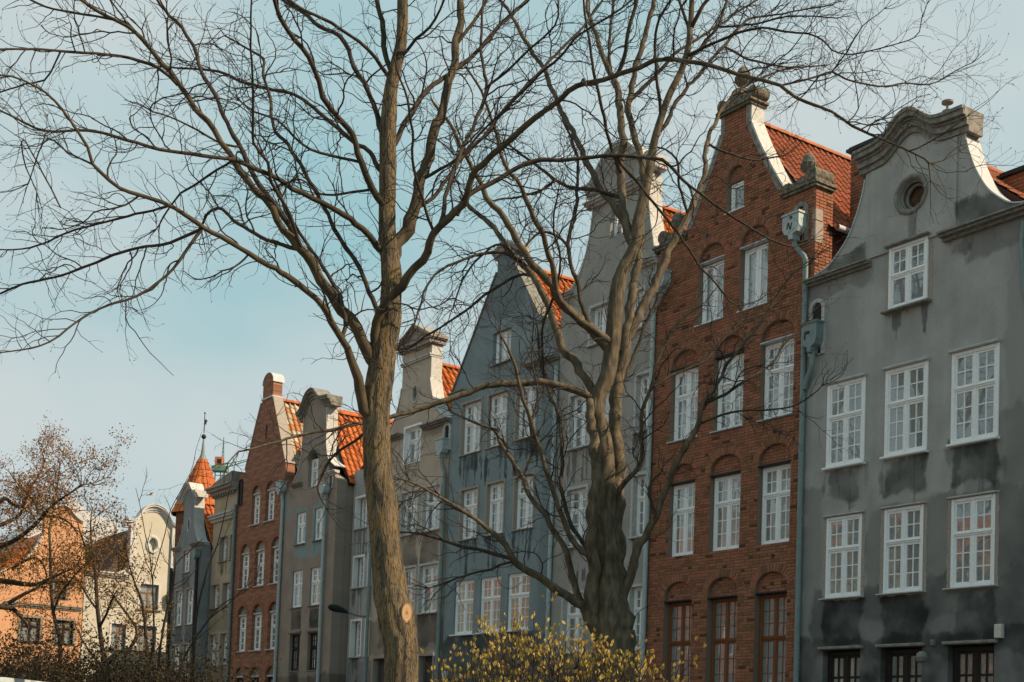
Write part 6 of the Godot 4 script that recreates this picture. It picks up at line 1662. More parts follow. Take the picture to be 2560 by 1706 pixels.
func spire() -> void:
	# eight-sided tiled spire rising behind the slate house
	var c := at(66.35, 0.0, -2.75)
	var o := thing("spire_tower", "pointed orange tiled spire with dark ball and weather vane", "tower", c, ANGLE - PI / 2)
	var body := MB.new()
	body.lathe(Vector3.ZERO, [[1.3, 0.0], [1.3, 12.6]], 8)
	part("tower_wall", body.mesh(), far_brick("tower_brick", Color(0.20, 0.09, 0.055), Color(0.13, 0.09, 0.07), 12), o)
	var under := MB.new()
	under.lathe(Vector3.ZERO, [[1.52, 12.55], [0.18, 15.6]], 8)
	var rf := part("spire_roof", under.mesh(), M.roof_under, o)
	for side in 8:
		var a := TAU * side / 8; var b := TAU * (side + 1) / 8
		var y := 12.58
		while y < 15.5:
			var y2 := minf(y + 0.40, 15.6)
			var r0 := spire_r(y); var r1 := spire_r(y2)
			var p0 := Vector3(cos(a) * r0, y, sin(a) * r0); var p1 := Vector3(cos(b) * r0, y, sin(b) * r0)
			var q0 := Vector3(cos(a) * r1, y2, sin(a) * r1); var q1 := Vector3(cos(b) * r1, y2, sin(b) * r1)
			var width := p0.distance_to(p1)
			var n := maxi(1, int(round(width / 0.27)))
			for k in n:
				var u0 := float(k) / n; var u1 := float(k + 1) / n
				var out := ((p0 + p1) / 2 * Vector3(1, 0, 1)).normalized() * 0.05
				var m := MB.new()
				m.colored = true
				var f := rng.randf_range(0.75, 1.15)
				m.col = Color(0.56 * f, 0.16 * f, 0.05 * f)
				var e0 := p0.lerp(p1, u0) + out; var e1 := p0.lerp(p1, u1) + out; var em := (e0 + e1) / 2 + out * 0.9
				var t0 := q0.lerp(q1, u0) + out * 0.5; var t1 := q0.lerp(q1, u1) + out * 0.5; var tm := (t0 + t1) / 2 + out * 0.7
				m.quad(em, e0, t0, tm)
				m.quad(e1, em, tm, t1)
				m.quad(em, em - out, e0 - out, e0)
				m.quad(e1, e1 - out, em - out, em)
				if b < 99.0 and (side >= 0): part("roof_tile", m.mesh(), M.tile, rf)
			y += 0.40
	var tip := MB.new()
	tip.lathe(Vector3.ZERO, [[0.33, 15.22], [0.20, 15.62], [0.11, 15.9], [0.035, 16.72], [0.02, 16.75]], 14)
	part("spire_sheet", tip.mesh(), M.pipe, o)
	var ball := MB.new()
	ball.lathe(Vector3(0, 16.66, 0), [[0.0, 0.0], [0.08, 0.03], [0.125, 0.10], [0.13, 0.15], [0.11, 0.21], [0.06, 0.26], [0.0, 0.28]], 16)
	part("ball", ball.mesh(), M.dark_metal, o)
	var vane := MB.new()
	vane.tube(PackedVector3Array([Vector3(0, 17.0, 0), Vector3(0, 18.05, 0)]), PackedFloat32Array([0.025, 0.02]), 6)
	vane.lathe(Vector3(0, 18.0, 0), [[0.0, 0.0], [0.06, 0.06], [0.0, 0.13]], 8)
	vane.prism(PackedVector2Array([Vector2(0.02, 17.42), Vector2(0.28, 17.43), Vector2(0.25, 17.52), Vector2(0.46, 17.58), Vector2(0.28, 17.62), Vector2(0.24, 17.69), Vector2(0.02, 17.70)]), -0.012, 0.012)
	part("weather_vane", vane.mesh(), M.dark_metal, o)


func spire_r(y: float) -> float:
	return lerpf(1.52, 0.18, (y - 12.55) / 3.05)


# ---------------------------------------------------------------- the sunlit fronts that close the street
func cross_frame(t: float, h: float) -> Vector3:
	return at(80.0, h, t)


# local x to the right as seen from the street, which is -t here
func cross_house(called: String, label: String, t_center: float) -> Node3D:
	cs = 0.0
	return thing(called, label, "house", at(80.0, 0, t_center), ANGLE)


func house_cream() -> void:
	var o := cross_house("gabled_house", "sunlit cream house with round headed gable and white oval window", -5.2)
	# s in these lists stands for minus local x
	var dk := Color(0.20, 0.18, 0.15)
	var m := plaster("cream_plaster", Color(0.50, 0.46, 0.38), 9.0, 16.0, [["patch", 4.0, -1.4, 0.0, 3.5, dk, 0.3]], 111, 0.06)
	var sets := [[0.76, -0.42, 8.58, 10.15], [0.80, -0.40, 5.95, 7.56], [2.43, 1.5, 5.95, 7.55], [0.80, -0.40, 2.6, 4.2], [2.43, 1.5, 2.6, 4.2]]
	var pts := [[4.2, 0.0], [-1.35, 0.0], [-1.35, 13.55], [-1.35, 13.9], [-1.0, 14.0], [-0.72, 14.35], [-0.45, 14.8], [0.0, 15.0], [0.32, 15.0], [0.75, 14.75], [0.98, 14.4], [1.2, 14.0], [1.55, 13.8], [1.55, 11.2], [1.8, 10.9], [2.4, 10.6], [4.2, 10.4]]
	var holes := []
	for k in sets: holes.append(rect(k[0], k[1], k[2], k[3]))
	var oc := PackedVector2Array()
	for k in 24: oc.append(Vector2(X(0.12) + cos(TAU * k / 24) * 0.26, 12.65 + sin(TAU * k / 24) * 0.38))
	holes.append(oc)
	front(o, path(pts), holes, m)
	var ring := MB.new()
	ring.ring(Vector3(X(0.12), 12.65, 0.0), 0.36, 0.48, 0.11, 30, 6)
	part("oval_window_moulding", ring.mesh(), M.limewash, o)
	var dsc := MB.new()
	dsc.prism(oc, -0.3, -0.24)
	part("oval_window_blind", dsc.mesh(), M.limewash, o)
	for k in sets:
		casing(o, k[0], k[1], k[2], k[3], 0.12, M.limewash)
		var w := window(o, k[0] - 0.005, k[1] + 0.005, k[2], k[3], -0.18, {"fw": 0.07, "tr": 0.33, "top": [1, 1], "bot": [1, 2], "lights": 2, "mat": grained("tan_window_paint", lin(0.20, 0.13, 0.09), lin(0.30, 0.21, 0.15), Vector3(2, 2, 2), 0.03, 112)})
		sill(w, absf(k[0] - k[1]) + 0.4, 0.0, -0.05, 0.32, 0.08, M.trim)
	crown(o, smooth_path([[1.95, 13.95], [1.5, 14.0], [1.2, 14.2], [0.98, 14.6], [0.6, 14.98], [0.12, 15.12], [-0.36, 14.98], [-0.74, 14.6], [-0.98, 14.2], [-1.3, 14.02], [-1.72, 13.98]], 3), M.limewash, 0.34, 0.42)
	var pil := MB.new()
	pil.box(Vector3(X(1.58), 10.8, -0.4), Vector3(X(1.22), 13.9, 0.16))
	pil.box(Vector3(X(-1.05), 8.0, -0.4), Vector3(X(-1.42), 13.9, 0.16))
	part("pilasters", pil.mesh(), M.limewash, o)
	cornice(o, 4.2, 1.5, 10.65, M.limewash, 0.3, 0.3)
	shell(o, -1.35, 4.2, 10.3, 0.1, 13.6, 9.0, m)
	var rf := MB.new()
	rf.prism(path([[1.2, 13.6], [-1.0, 13.6], [-1.4, 10.3], [4.3, 10.3], [2.6, 10.9]]), -9.0, -0.5)
	part("roof", rf.mesh(), M.brown_roof, o)
	var hp := hopper(o, -1.2, 9.6, 0.6, 0.9, M.dark_metal, 0.05)
	hp.name = "hopper"


func house_orange() -> void:
	var o := cross_house("gabled_house", "sunlit salmon orange house with curved gable behind the brown leaved tree", 0.2)
	var m := plaster("salmon_plaster", Color(0.56, 0.30, 0.17), 10.2, 16.0, [], 121, 0.08)
	var sets := [[2.4, 1.25, 6.0, 7.5], [0.4, -0.7, 6.0, 7.5], [0.55, -0.15, 8.7, 9.85], [2.4, 1.25, 2.6, 4.2], [0.4, -0.7, 2.6, 4.2]]
	var pts := [[5.0, 0.0], [-1.15, 0.0], [-1.15, 11.2], [-0.95, 12.4], [-0.9, 13.5], [-0.5, 13.75], [0.0, 14.25], [0.35, 14.35], [0.7, 14.2], [1.05, 13.8], [1.35, 13.4], [1.4, 12.4], [1.6, 11.9], [2.2, 11.0], [3.1, 10.3], [5.0, 9.4]]
	var holes := []
	for k in sets: holes.append(rect(k[0], k[1], k[2], k[3]))
	front(o, path(pts), holes, m)
	for k in sets:
		casing(o, k[0], k[1], k[2], k[3], 0.12, M.trim)
		window(o, k[0] - 0.005, k[1] + 0.005, k[2], k[3], -0.18, {"fw": 0.08, "tr": 0.33, "top": [1, 1], "bot": [1, 2], "lights": 2, "mat": M.dark_wood})
	cornice(o, 3.4, -1.1, 8.35, M.trim, 0.2, 0.25)
	cope(o, smooth_path([[-0.9, 13.5], [-0.5, 13.75], [0.0, 14.25], [0.35, 14.35], [0.7, 14.2], [1.05, 13.8], [1.35, 13.4]], 3), 0.09, -0.5, 0.16, M.limewash)
	cope(o, smooth_path([[1.4, 12.4], [1.6, 11.9], [2.2, 11.0], [3.1, 10.3], [5.0, 9.4]], 3), 0.09, -0.5, 0.12, M.limewash)
	shell(o, -1.15, 5.0, 9.2, 0.25, 13.0, 9.0, m)
	var rf := MB.new()
	rf.prism(path([[5.1, 9.2], [-1.15, 9.2], [0.25, 13.2]]), -9.0, -0.5)
	part("roof", rf.mesh(), M.far_clay, o)
	# unseen low block added behind the slate house to shade the foot of the cream house
	var ob := thing("added_shade_block", "unseen flat roofed outbuilding tucked behind the slate house", "building", at(75.5, 0, -8.2), ANGLE)
	var ow := MB.new()
	ow.box(Vector3(-2.6, 0, -1.5), Vector3(2.6, 8.3, 1.5))
	part("wall", ow.mesh(), M.raw_render, ob)
	var orf := MB.new()
	orf.box(Vector3(-2.8, 8.3, -1.7), Vector3(2.8, 8.5, 1.7))
	part("roof", orf.mesh(), M.brown_roof, ob)
	# pale metal roofed block behind
	var b := thing("metal_roofed_building", "building with pale metal roof behind the cream and orange houses", "building", at(88.0, 0, -2.5), ANGLE)
	var w := MB.new()
	w.box(Vector3(-3.2, 0, -6), Vector3(3.4, 13.2, 0))
	part("wall", w.mesh(), M.limewash, b)
	var r := MB.new()
	r.prism(PackedVector2Array([Vector2(-3.6, 13.2), Vector2(3.8, 13.2), Vector2(2.6, 15.0), Vector2(0.9, 15.3), Vector2(-0.4, 16.2)]), -6.2, 0.4)
	part("roof", r.mesh(), M.zinc, b)
	for k in 3:
		var fr := MB.new()
		fr.plate(PackedVector2Array([Vector2(-1.6 + k * 1.5, 10.9), Vector2(-0.6 + k * 1.5, 10.9), Vector2(-0.6 + k * 1.5, 12.8), Vector2(-1.6 + k * 1.5, 12.8)]), [PackedVector2Array([Vector2(-1.5 + k * 1.5, 11.0), Vector2(-0.7 + k * 1.5, 11.0), Vector2(-0.7 + k * 1.5, 12.7), Vector2(-1.5 + k * 1.5, 12.7)])], 0.06, 0.05, 0.05)
		var wn := part("window", fr.mesh(), M.pipe, b)
		var pn := part("pane", unit_pane, M.dark_metal, wn, Vector3(-1.1 + k * 1.5, 11.85, 0.03))
		pn.scale = Vector3(0.8, 1.7, 1)


# ---------------------------------------------------------------- houses outside the picture that shade the street or show in the window glass
func plain_house(s0: float, s1: float, eave: float, ridge: float, c: Color, label: String, across: bool, t := 0.0) -> void:
	var mid := (s0 + s1) / 2
	cs = mid
	var o := thing("town_house", label, "house", at(mid, 0, t), ANGLE - PI / 2 + (PI if across else 0.0))
	cs = 0.0
	var w := s1 - s0
	var m := grained("plain_plaster", lin(c.r * 0.82, c.g * 0.82, c.b * 0.82), lin(c.r * 1.1, c.g * 1.1, c.b * 1.1), Vector3(0.4, 0.4, 0.4), 0.02, 200 + int(s0))
	var pts := [[w / 2 - 0.02, 0.0], [-w / 2 + 0.02, 0.0], [-w / 2 + 0.02, eave], [-0.9, ridge], [0.9, ridge], [w / 2 - 0.02, eave]]
	var holes := []
	var sets := []
	var y := 1.0
	while y + 1.9 < eave:
		for k in 3:
			var x := (k - 1) * w * 0.31
			holes.append(rect(x + 0.55, x - 0.55, y, y + 1.75))
			sets.append([x + 0.55, x - 0.55, y, y + 1.75])
		y += 3.1
	front(o, path(pts), holes, m)
	for k in sets: window(o, k[0], k[1], k[2], k[3], -0.12, {"fw": 0.09, "tr": 0.0, "bot": [1, 1], "lights": 2})
	shell(o, -w / 2, w / 2, eave, 0.0, ridge, 10.5, m)
	var rf := MB.new()
	for q in [-1.0, 1.0]:
		var a := Vector2(0, ridge + 0.1); var b := Vector2(q * (w / 2 + 0.1), eave)
		var d := (b - a).normalized()
		var u := Vector2(-d.y, d.x) if d.x > 0 else Vector2(d.y, -d.x)
		rf.obb(Transform3D(Basis(Vector3(d.x, d.y, 0), Vector3(u.x, u.y, 0), Vector3(d.x, d.y, 0).cross(Vector3(u.x, u.y, 0))), Vector3((a.x + b.x) / 2, (a.y + b.y) / 2, -5.5)), Vector3(a.distance_to(b), 0.16, 10.2))
	part("roof", rf.mesh(), M.far_clay, o)


func spline(flat: Array, per: float) -> Array:
	# flat list of x, y, z, r -> dense points and radii
	var p := PackedVector3Array(); var r := PackedFloat32Array()
	var n := flat.size() / 4
	var src := PackedVector3Array(); var sr := PackedFloat32Array()
	for k in n:
		src.append(Vector3(flat[k * 4], flat[k * 4 + 1], flat[k * 4 + 2])); sr.append(flat[k * 4 + 3])
	for k in n - 1:
		var a := src[maxi(k - 1, 0)]; var b := src[k]; var c := src[k + 1]; var d := src[mini(k + 2, n - 1)]
		var steps := maxi(1, int(b.distance_to(c) / per))
		for q in steps:
			var u := float(q) / steps
			p.append(b.cubic_interpolate(c, a, d, u)); r.append(lerpf(sr[k], sr[k + 1], u))
	p.append(src[n - 1]); r.append(sr[n - 1])
	return [p, r]


func any_side(d: Vector3, g: RandomNumberGenerator) -> Vector3:
	var v := Vector3(g.randfn(), g.randfn(), g.randfn())
	return (v - d * v.dot(d)).normalized()


# a crooked twig that forks; tips collects the ends
func grow(mb: MB, p: Vector3, d: Vector3, length: float, r: float, level: int, g: RandomNumberGenerator, bend: float, lift: float, tips: Array) -> void:
	var pts := PackedVector3Array([p]); var rad := PackedFloat32Array([r])
	var step := 0.055 + 0.03 * g.randf()
	var n := maxi(2, int(length / step))
	step = length / n
	var dir := d
	for k in n:
		dir = (dir + any_side(dir, g) * bend * g.randf_range(0.2, 1.0) + Vector3(0, lift, 0)).normalized()
		p += dir * step
		var rr := lerpf(r, r * 0.4, float(k + 1) / n)
		pts.append(p); rad.append(maxf(rr, 0.0011))
		if level > 0 and k > 0 and g.randf() < 0.46:
			var side := any_side(dir, g)
			var a := g.randf_range(0.55, 1.0)
			var l := length * g.randf_range(0.25, 0.6) * (1.0 - 0.5 * float(k) / n)
			if l > 0.05: grow(mb, p, (dir * cos(a) + side * sin(a)).normalized(), l, rr * 0.72, level - 1, g, bend, lift, tips)
	mb.tube(pts, rad, 3 if r < 0.006 else 4)
	tips.append([p, dir])


func bare_tree(called: String, label: String, data: Array, bark: Material, upper: Material, seed_: int, density: float, reach: float, foot: Array) -> Node3D:
	var base := Vector3(data[0][0], 0.0, data[0][2])
	var o := thing(called, label, "tree", base)
	var g := RandomNumberGenerator.new()
	g.seed = seed_
	var w := noise(FastNoiseLite.TYPE_SIMPLEX_SMOOTH, 0.28, 3, seed_)
	var twigs := MB.new()
	var tips := []
	for k in data.size():
		var flat: Array = data[k].duplicate()
		if k == 0:
			flat = foot + flat
		var sp := spline(flat, 0.05 if k == 0 else 0.09)
		var p: PackedVector3Array = sp[0]; var r: PackedFloat32Array = sp[1]
		# small crookedness
		for q in range(1, p.size() - 1):
			if k > 0:
				var c := r[q] * 0.35 + 0.004
				p[q] += Vector3(w.get_noise_3d(p[q].x * 9, p[q].y * 9, k * 7.0), w.get_noise_3d(p[q].y * 9, p[q].z * 9, k * 3.0), w.get_noise_3d(p[q].z * 9, p[q].x * 9, k * 5.0)) * c * 2.6
				r[q] *= 1.0 + 0.16 * w.get_noise_2d(q * 2.3, k * 9.0)
		for q in p.size(): p[q] -= base
		var mb := MB.new()
		mb.tube(p, r, 44 if k == 0 else (14 if r[0] > 0.04 else 8), w, 0.10 if k == 0 else 0.05)
		mb.smooth_normals()
		part("trunk" if k == 0 else "limb", mb.mesh(), bark if k == 0 else (upper if r[0] > 0.045 else M.limb_bark), o)
		# twigs
		var along := 0.0
		var next := 0.05
		for q in range(2, p.size()):
			along += p[q].distance_to(p[q - 1])
			var thick := r[q]
			if k == 0 and p[q].y < 5.5: continue
			if along > next:
				var slim := clampf(1.0 - thick / 0.055, 0.12, 1.0)
				next = along + g.randf_range(0.06, 0.30) / (density * slim)
				var d := (p[q] - p[q - 1]).normalized()
				var side := any_side(d, g)
				var a := g.randf_range(0.5, 1.15)
				var l := g.randf_range(0.22, 0.85) * reach
				var rr := minf(thick * 0.6, 0.0036 + l * 0.0045)
				var deep := 2
				if g.randf() < 0.2 and thick < 0.06:
					l = g.randf_range(0.8, 1.4) * reach
					rr = minf(thick * 0.55, 0.011)
					deep = 3
				grow(twigs, p[q] + side * thick * 0.7, (d * cos(a) + side * sin(a)).normalized(), l, rr, deep, g, 0.55, 0.015, tips)
		var e := p.size() - 1
		if r[e] < 0.02:
			for q in 3:
				var d := (p[e] - p[e - 1]).normalized()
				grow(twigs, p[e], (d + any_side(d, g) * 0.5).normalized(), g.randf_range(0.3, 0.7) * reach, minf(r[e], 0.007), 2, g, 0.36, 0.02, tips)
	# swollen buds at the ends
	for k in tips.size():
		if k % 2 == 0:
			var t: Array = tips[k]
			twigs.tube(PackedVector3Array([t[0] - t[1] * 0.004, t[0] + t[1] * 0.006, t[0] + t[1] * 0.018]), PackedFloat32Array([0.0015, 0.0042, 0.0008]), 4)
	var crown_ := part("crown", twigs.mesh(), M.twig, o)
	crown_.set_meta("kind", "stuff")
	print(called, " twig vertices ", twigs.v.size())
	return o


func leaf_quad(mb: MB, p: Vector3, d: Vector3, size: float, g: RandomNumberGenerator, c: Color) -> void:
	var side := any_side(d, g)
	var up := d.cross(side)
	var f := g.randf_range(0.6, 1.3)
	mb.col = Color(c.r * f, c.g * f * g.randf_range(0.85, 1.15), c.b * f)
	var a := p; var b := p + d * size
	var m := p + d * size * 0.45
	var w := size * 0.26
	var l := m + side * w + up * w * 0.5; var r := m - side * w + up * w * 0.5
	mb.tri(a, l, b)
	mb.tri(a, b, r)


func leaf_mesh(c: Color, size: float, seed_: int) -> ArrayMesh:
	var g := RandomNumberGenerator.new()
	g.seed = seed_
	var mb := MB.new()
	mb.colored = true
	for q in 3:
		leaf_quad(mb, Vector3.ZERO, Vector3(g.randf_range(-0.4, 0.4), 1, g.randf_range(-0.4, 0.4)).normalized(), size * g.randf_range(0.7, 1.0), g, c)
	return mb.mesh()


func ray_point(px: float, py: float, z: float) -> Vector3:
	return Vector3(px, py, -z)


func yellow_shrub() -> void:
	# twiggy bush whose buds are opening, in the sun before the forked tree
	var o := thing("budding_shrub", "sunlit shrub with opening yellow green buds in front of the forked tree", "shrub", Vector3(0.12, 0, -9.4))
	var g := RandomNumberGenerator.new()
	g.seed = 77
	var stems := MB.new()
	var leaves := []
	for k in 84:
		var x := g.randf_range(-0.60, 1.02); var z := g.randf_range(-0.55, 0.55)
		var top := 2.22 + 0.24 * exp(-pow((x + 0.05) / 0.28, 2.0)) + 0.08 * exp(-pow((x - 0.6) / 0.2, 2.0)) + g.randf_range(-0.20, 0.05)
		if x < -0.4: top -= 0.12
		var p := Vector3(x * 0.55 + 0.1, 0.0, z * 0.6)
		var pts := PackedVector3Array([p]); var rad := PackedFloat32Array([0.012])
		var n := 14
		var goal := Vector3(x, top, z)
		for q in n:
			var u := float(q + 1) / n
			var c := p.lerp(goal, u) + Vector3(sin(u * 5.0 + k) * 0.05, 0, cos(u * 4.0 + k * 2.0) * 0.05) + Vector3(g.randf_range(-0.02, 0.02), 0, g.randf_range(-0.02, 0.02))
			pts.append(c); rad.append(lerpf(0.012, 0.003, u))
		stems.tube(pts, rad, 6)
		for q in range(6, n):
			for w in 3:
				if g.randf() < 0.95:
					var tips := []
					var d := (pts[q + 1] - pts[q]).normalized()
					var side := any_side(d, g)
					grow(stems, pts[q], (d * 0.7 + side * 0.8 + Vector3(0, 0.25, 0)).normalized(), g.randf_range(0.10, 0.30), 0.0035, 1, g, 0.3, 0.08, tips)
					for t in tips: leaves.append(t)
		leaves.append([pts[n], Vector3.UP])
	part("stems", stems.mesh(), M.twig, o)
	var kinds := []
	for k in 5: kinds.append(leaf_mesh([Color(0.46, 0.33, 0.085), Color(0.54, 0.40, 0.12), Color(0.40, 0.30, 0.08), Color(0.48, 0.29, 0.08), Color(0.36, 0.28, 0.08)][k], 0.046, 400 + k))
	leaves.sort_custom(func(a, b): return a[0].z + a[0].y * 0.6 > b[0].z + b[0].y * 0.6)
	var rest := MB.new()
	rest.colored = true
	for k in leaves.size():
		var t: Array = leaves[k]
		if k < 300:
			var l := part("leaf_bud", kinds[k % 5], M.leaf, o, t[0])
			var d: Vector3 = (t[1] + Vector3(0, 0.8, 0)).normalized()
			var s := any_side(d, g)
			l.basis = Basis(s, d, s.cross(d)) * Basis.from_scale(Vector3.ONE * g.randf_range(0.75, 1.25))
		else:
			for q in 3: leaf_quad(rest, t[0], (t[1] + Vector3(g.randf_range(-0.5, 0.5), 0.9, g.randf_range(-0.5, 0.5))).normalized(), g.randf_range(0.03, 0.044), g, Color(0.46, 0.33, 0.085))
	part("leaf_buds", rest.mesh(), M.leaf, o).set_meta("kind", "stuff")
	print("shrub leaves ", leaves.size())


func leafy_tree(called: String, label: String, data: Array, base: Vector3, seed_: int, reach: float, every: float, leaf_c: Array, leaf_size: float, bare := 0.0) -> void:
	var o := thing(called, label, "tree", base)
	var g := RandomNumberGenerator.new()
	g.seed = seed_
	var wood := MB.new()
	var twigs := MB.new()
	var leaves := MB.new()
	leaves.colored = true
	var count := 0
	for flat in data:
		var sp := spline(flat, 0.15)
		var p: PackedVector3Array = sp[0]; var r: PackedFloat32Array = sp[1]
		for q in p.size(): p[q] -= base
		wood.tube(p, r, 8)
		var along := 0.0; var next := 0.1
		for q in range(2, p.size()):
			along += p[q].distance_to(p[q - 1])
			if along > next and p[q].y > 1.2:
				next = along + g.randf_range(0.3, 1.7) * every
				var d := (p[q] - p[q - 1]).normalized()
				var side := any_side(d, g)
				var tips := []
				grow(twigs, p[q], (d * 0.6 + side * 0.9 + Vector3(0, 0.2, 0)).normalized(), g.randf_range(0.4, 1.2) * reach, 0.009, 2, g, 0.4, 0.03, tips)
				for t in tips:
					if g.randf() < bare: continue
					for w in 8:
						var c: Color = leaf_c[g.randi_range(0, leaf_c.size() - 1)]
						leaf_quad(leaves, t[0] + Vector3(g.randfn(), g.randfn(), g.randfn()) * 0.09, Vector3(g.randfn(), g.randfn() - 0.4, g.randfn()).normalized(), leaf_size * g.randf_range(0.6, 1.2), g, c)
						count += 1
	part("trunk", wood.mesh(), M.twig_dark, o)
	part("branches", twigs.mesh(), M.twig_dark, o).set_meta("kind", "stuff")
	if count > 0: part("crown", leaves.mesh(), M.leaf, o).set_meta("kind", "stuff")
	print(called, " leaves ", count, " wood ", twigs.v.size())


func sapling(label: String, data: Array, seed_: int) -> void:
	var base := Vector3(data[0][0], 0.0, data[0][2])
	var o := thing("sapling", label, "sapling", base, 0.0, "bare saplings before the far houses")
	var g := RandomNumberGenerator.new()
	g.seed = seed_
	var wood := MB.new()
	for flat in data:
		var sp := spline(flat, 0.12)
		var p: PackedVector3Array = sp[0]; var r: PackedFloat32Array = sp[1]
		for q in p.size(): p[q] -= base
		wood.tube(p, r, 6)
		var next := 1.0; var along := 0.0
		for q in range(2, p.size()):
			along += p[q].distance_to(p[q - 1])
			if along > next and p[q].y > 2.0:
				next = along + g.randf_range(0.3, 1.1)
				var d := (p[q] - p[q - 1]).normalized()
				grow(wood, p[q], (d + any_side(d, g) * 0.7 + Vector3(0, 0.3, 0)).normalized(), g.randf_range(0.2, 0.8), 0.006, 1, g, 0.2, 0.05, [])
	part("stem", wood.mesh(), M.twig_dark, o)


func undergrowth() -> void:
	var mb := MB.new()
	var lv := MB.new()
	lv.colored = true
	var g := RandomNumberGenerator.new()
	g.seed = 91
	for k in 620:
		var z := g.randf_range(21.0, 27.0)
		var x := -z * g.randf_range(0.235, 0.42)
		var tips := []
		grow(mb, Vector3(x, 0, -z), Vector3(g.randf_range(-0.3, 0.3), 1, g.randf_range(-0.3, 0.3)).normalized(), g.randf_range(1.4, 2.9), 0.013, 1, g, 0.22, 0.05, tips)
		for t in tips:
			for w in 7: leaf_quad(lv, t[0] + Vector3(g.randfn(), g.randfn(), g.randfn()) * 0.10, Vector3(g.randfn(), g.randfn(), g.randfn()).normalized(), g.randf_range(0.04, 0.08), g, Color(0.045, 0.036, 0.018))
	var o := tag(part("undergrowth", mb.mesh(), M.twig_dark, self), "dark tangled undergrowth along the bottom left below the brown leaved tree", "undergrowth", "", "stuff")
	o.name = "undergrowth"
	part("undergrowth_leaves", lv.mesh(), M.leaf, o).set_meta("kind", "stuff")
	print("undergrowth ", mb.v.size())


func sky_picture() -> ImageTexture:
	# pale high cloud with gaps of greenish blue
	var w := 1024; var h := 512
	var f := noise(FastNoiseLite.TYPE_SIMPLEX_SMOOTH, 1.0, 5, 12)
	var f2 := noise(FastNoiseLite.TYPE_SIMPLEX_SMOOTH, 3.2, 4, 5)
	var px := PackedFloat32Array()
	px.resize(w * h * 3)
	var gaps := [[Vector3(-0.36, 0.36, -0.86), 0.16, 1.25], [Vector3(-0.31, 0.17, -0.93), 0.10, 0.3], [Vector3(-0.10, 0.49, -0.865), 0.17, 0.8], [Vector3(-0.62, 0.30, -0.72), 0.30, 0.7]]
	for y in h:
		var el := (0.5 - (y + 0.5) / h) * PI
		for x in w:
			var az := ((x + 0.5) / w - 0.5) * TAU
			var d := Vector3(sin(az) * cos(el), sin(el), -cos(az) * cos(el))
			var up := maxf(d.y, 0.0)
			var cloud := 0.62 + 0.55 * f.get_noise_3d(d.x * 1.6, d.y * 3.0, d.z * 1.6) + 0.16 * f2.get_noise_3d(d.x * 1.4, d.y * 3.2, d.z * 1.4)
			cloud += 0.35 * (1.0 - up) * (1.0 - up) - 0.10 * up
			for g in gaps:
				var a: float = acos(clampf(d.dot(g[0].normalized()), -1, 1)) / g[1]
				cloud -= g[2] * exp(-a * a) * 0.75
			cloud = clampf(cloud, 0.0, 1.0)
			cloud = cloud * cloud * (3.0 - 2.0 * cloud)
			var blue := Vector3(0.15, 0.46, 0.53).lerp(Vector3(0.36, 0.57, 0.60), pow(1.0 - up, 4.0))
			var white := Vector3(0.575, 0.635, 0.64)
			var c := blue.lerp(white, cloud)
			if d.y < 0.0: c = Vector3(0.22, 0.22, 0.20)
			var k := (y * w + x) * 3
			px[k] = c.x; px[k + 1] = c.y; px[k + 2] = c.z
	return ImageTexture.create_from_image(Image.create_from_data(w, h, false, Image.FORMAT_RGBF, px.to_byte_array()))


func gull() -> void:
	var o := thing("gull", "small gull gliding in the sky above the cream house", "bird", Vector3(-30.9, 20.66, -110))
	var b := MB.new()
	b.tube(PackedVector3Array([Vector3(0.34, 0.02, 0), Vector3(0.28, 0.03, 0), Vector3(0.18, 0.03, 0), Vector3(0.0, 0.0, 0), Vector3(-0.2, 0.0, 0), Vector3(-0.34, 0.01, 0)]), PackedFloat32Array([0.008, 0.045, 0.06, 0.085, 0.05, 0.01]), 10)
	b.smooth_normals()
	part("body", b.mesh(), M.limewash, o)
	for s in [-1.0, 1.0]:
		var w := MB.new()
		var pts := [[0.02, 0.03, 0.0, 0.20], [0.10, 0.16, 0.30, 0.20], [0.02, 0.12, 0.55, 0.15], [-0.14, 0.0, 0.85, 0.03]]
		for k in 3:
			var a: Array = pts[k]; var c: Array = pts[k + 1]
			var q := [Vector3(a[0] + a[3] / 2, a[1], a[2] * s), Vector3(c[0] + c[3] / 2, c[1], c[2] * s), Vector3(c[0] - c[3] / 2, c[1] - 0.01, c[2] * s), Vector3(a[0] - a[3] / 2, a[1] - 0.01, a[2] * s)]
			w.quad(q[0], q[1], q[2], q[3])
			var e := Vector3(0, -0.02, 0)
			w.quad(q[0] + e, q[3] + e, q[2] + e, q[1] + e)
			w.quad(q[0], q[0] + e, q[1] + e, q[1])
			w.quad(q[3], q[2], q[2] + e, q[3] + e)
		part("wing", w.mesh(), M.trim, o)
	o.rotation.y = 0.5


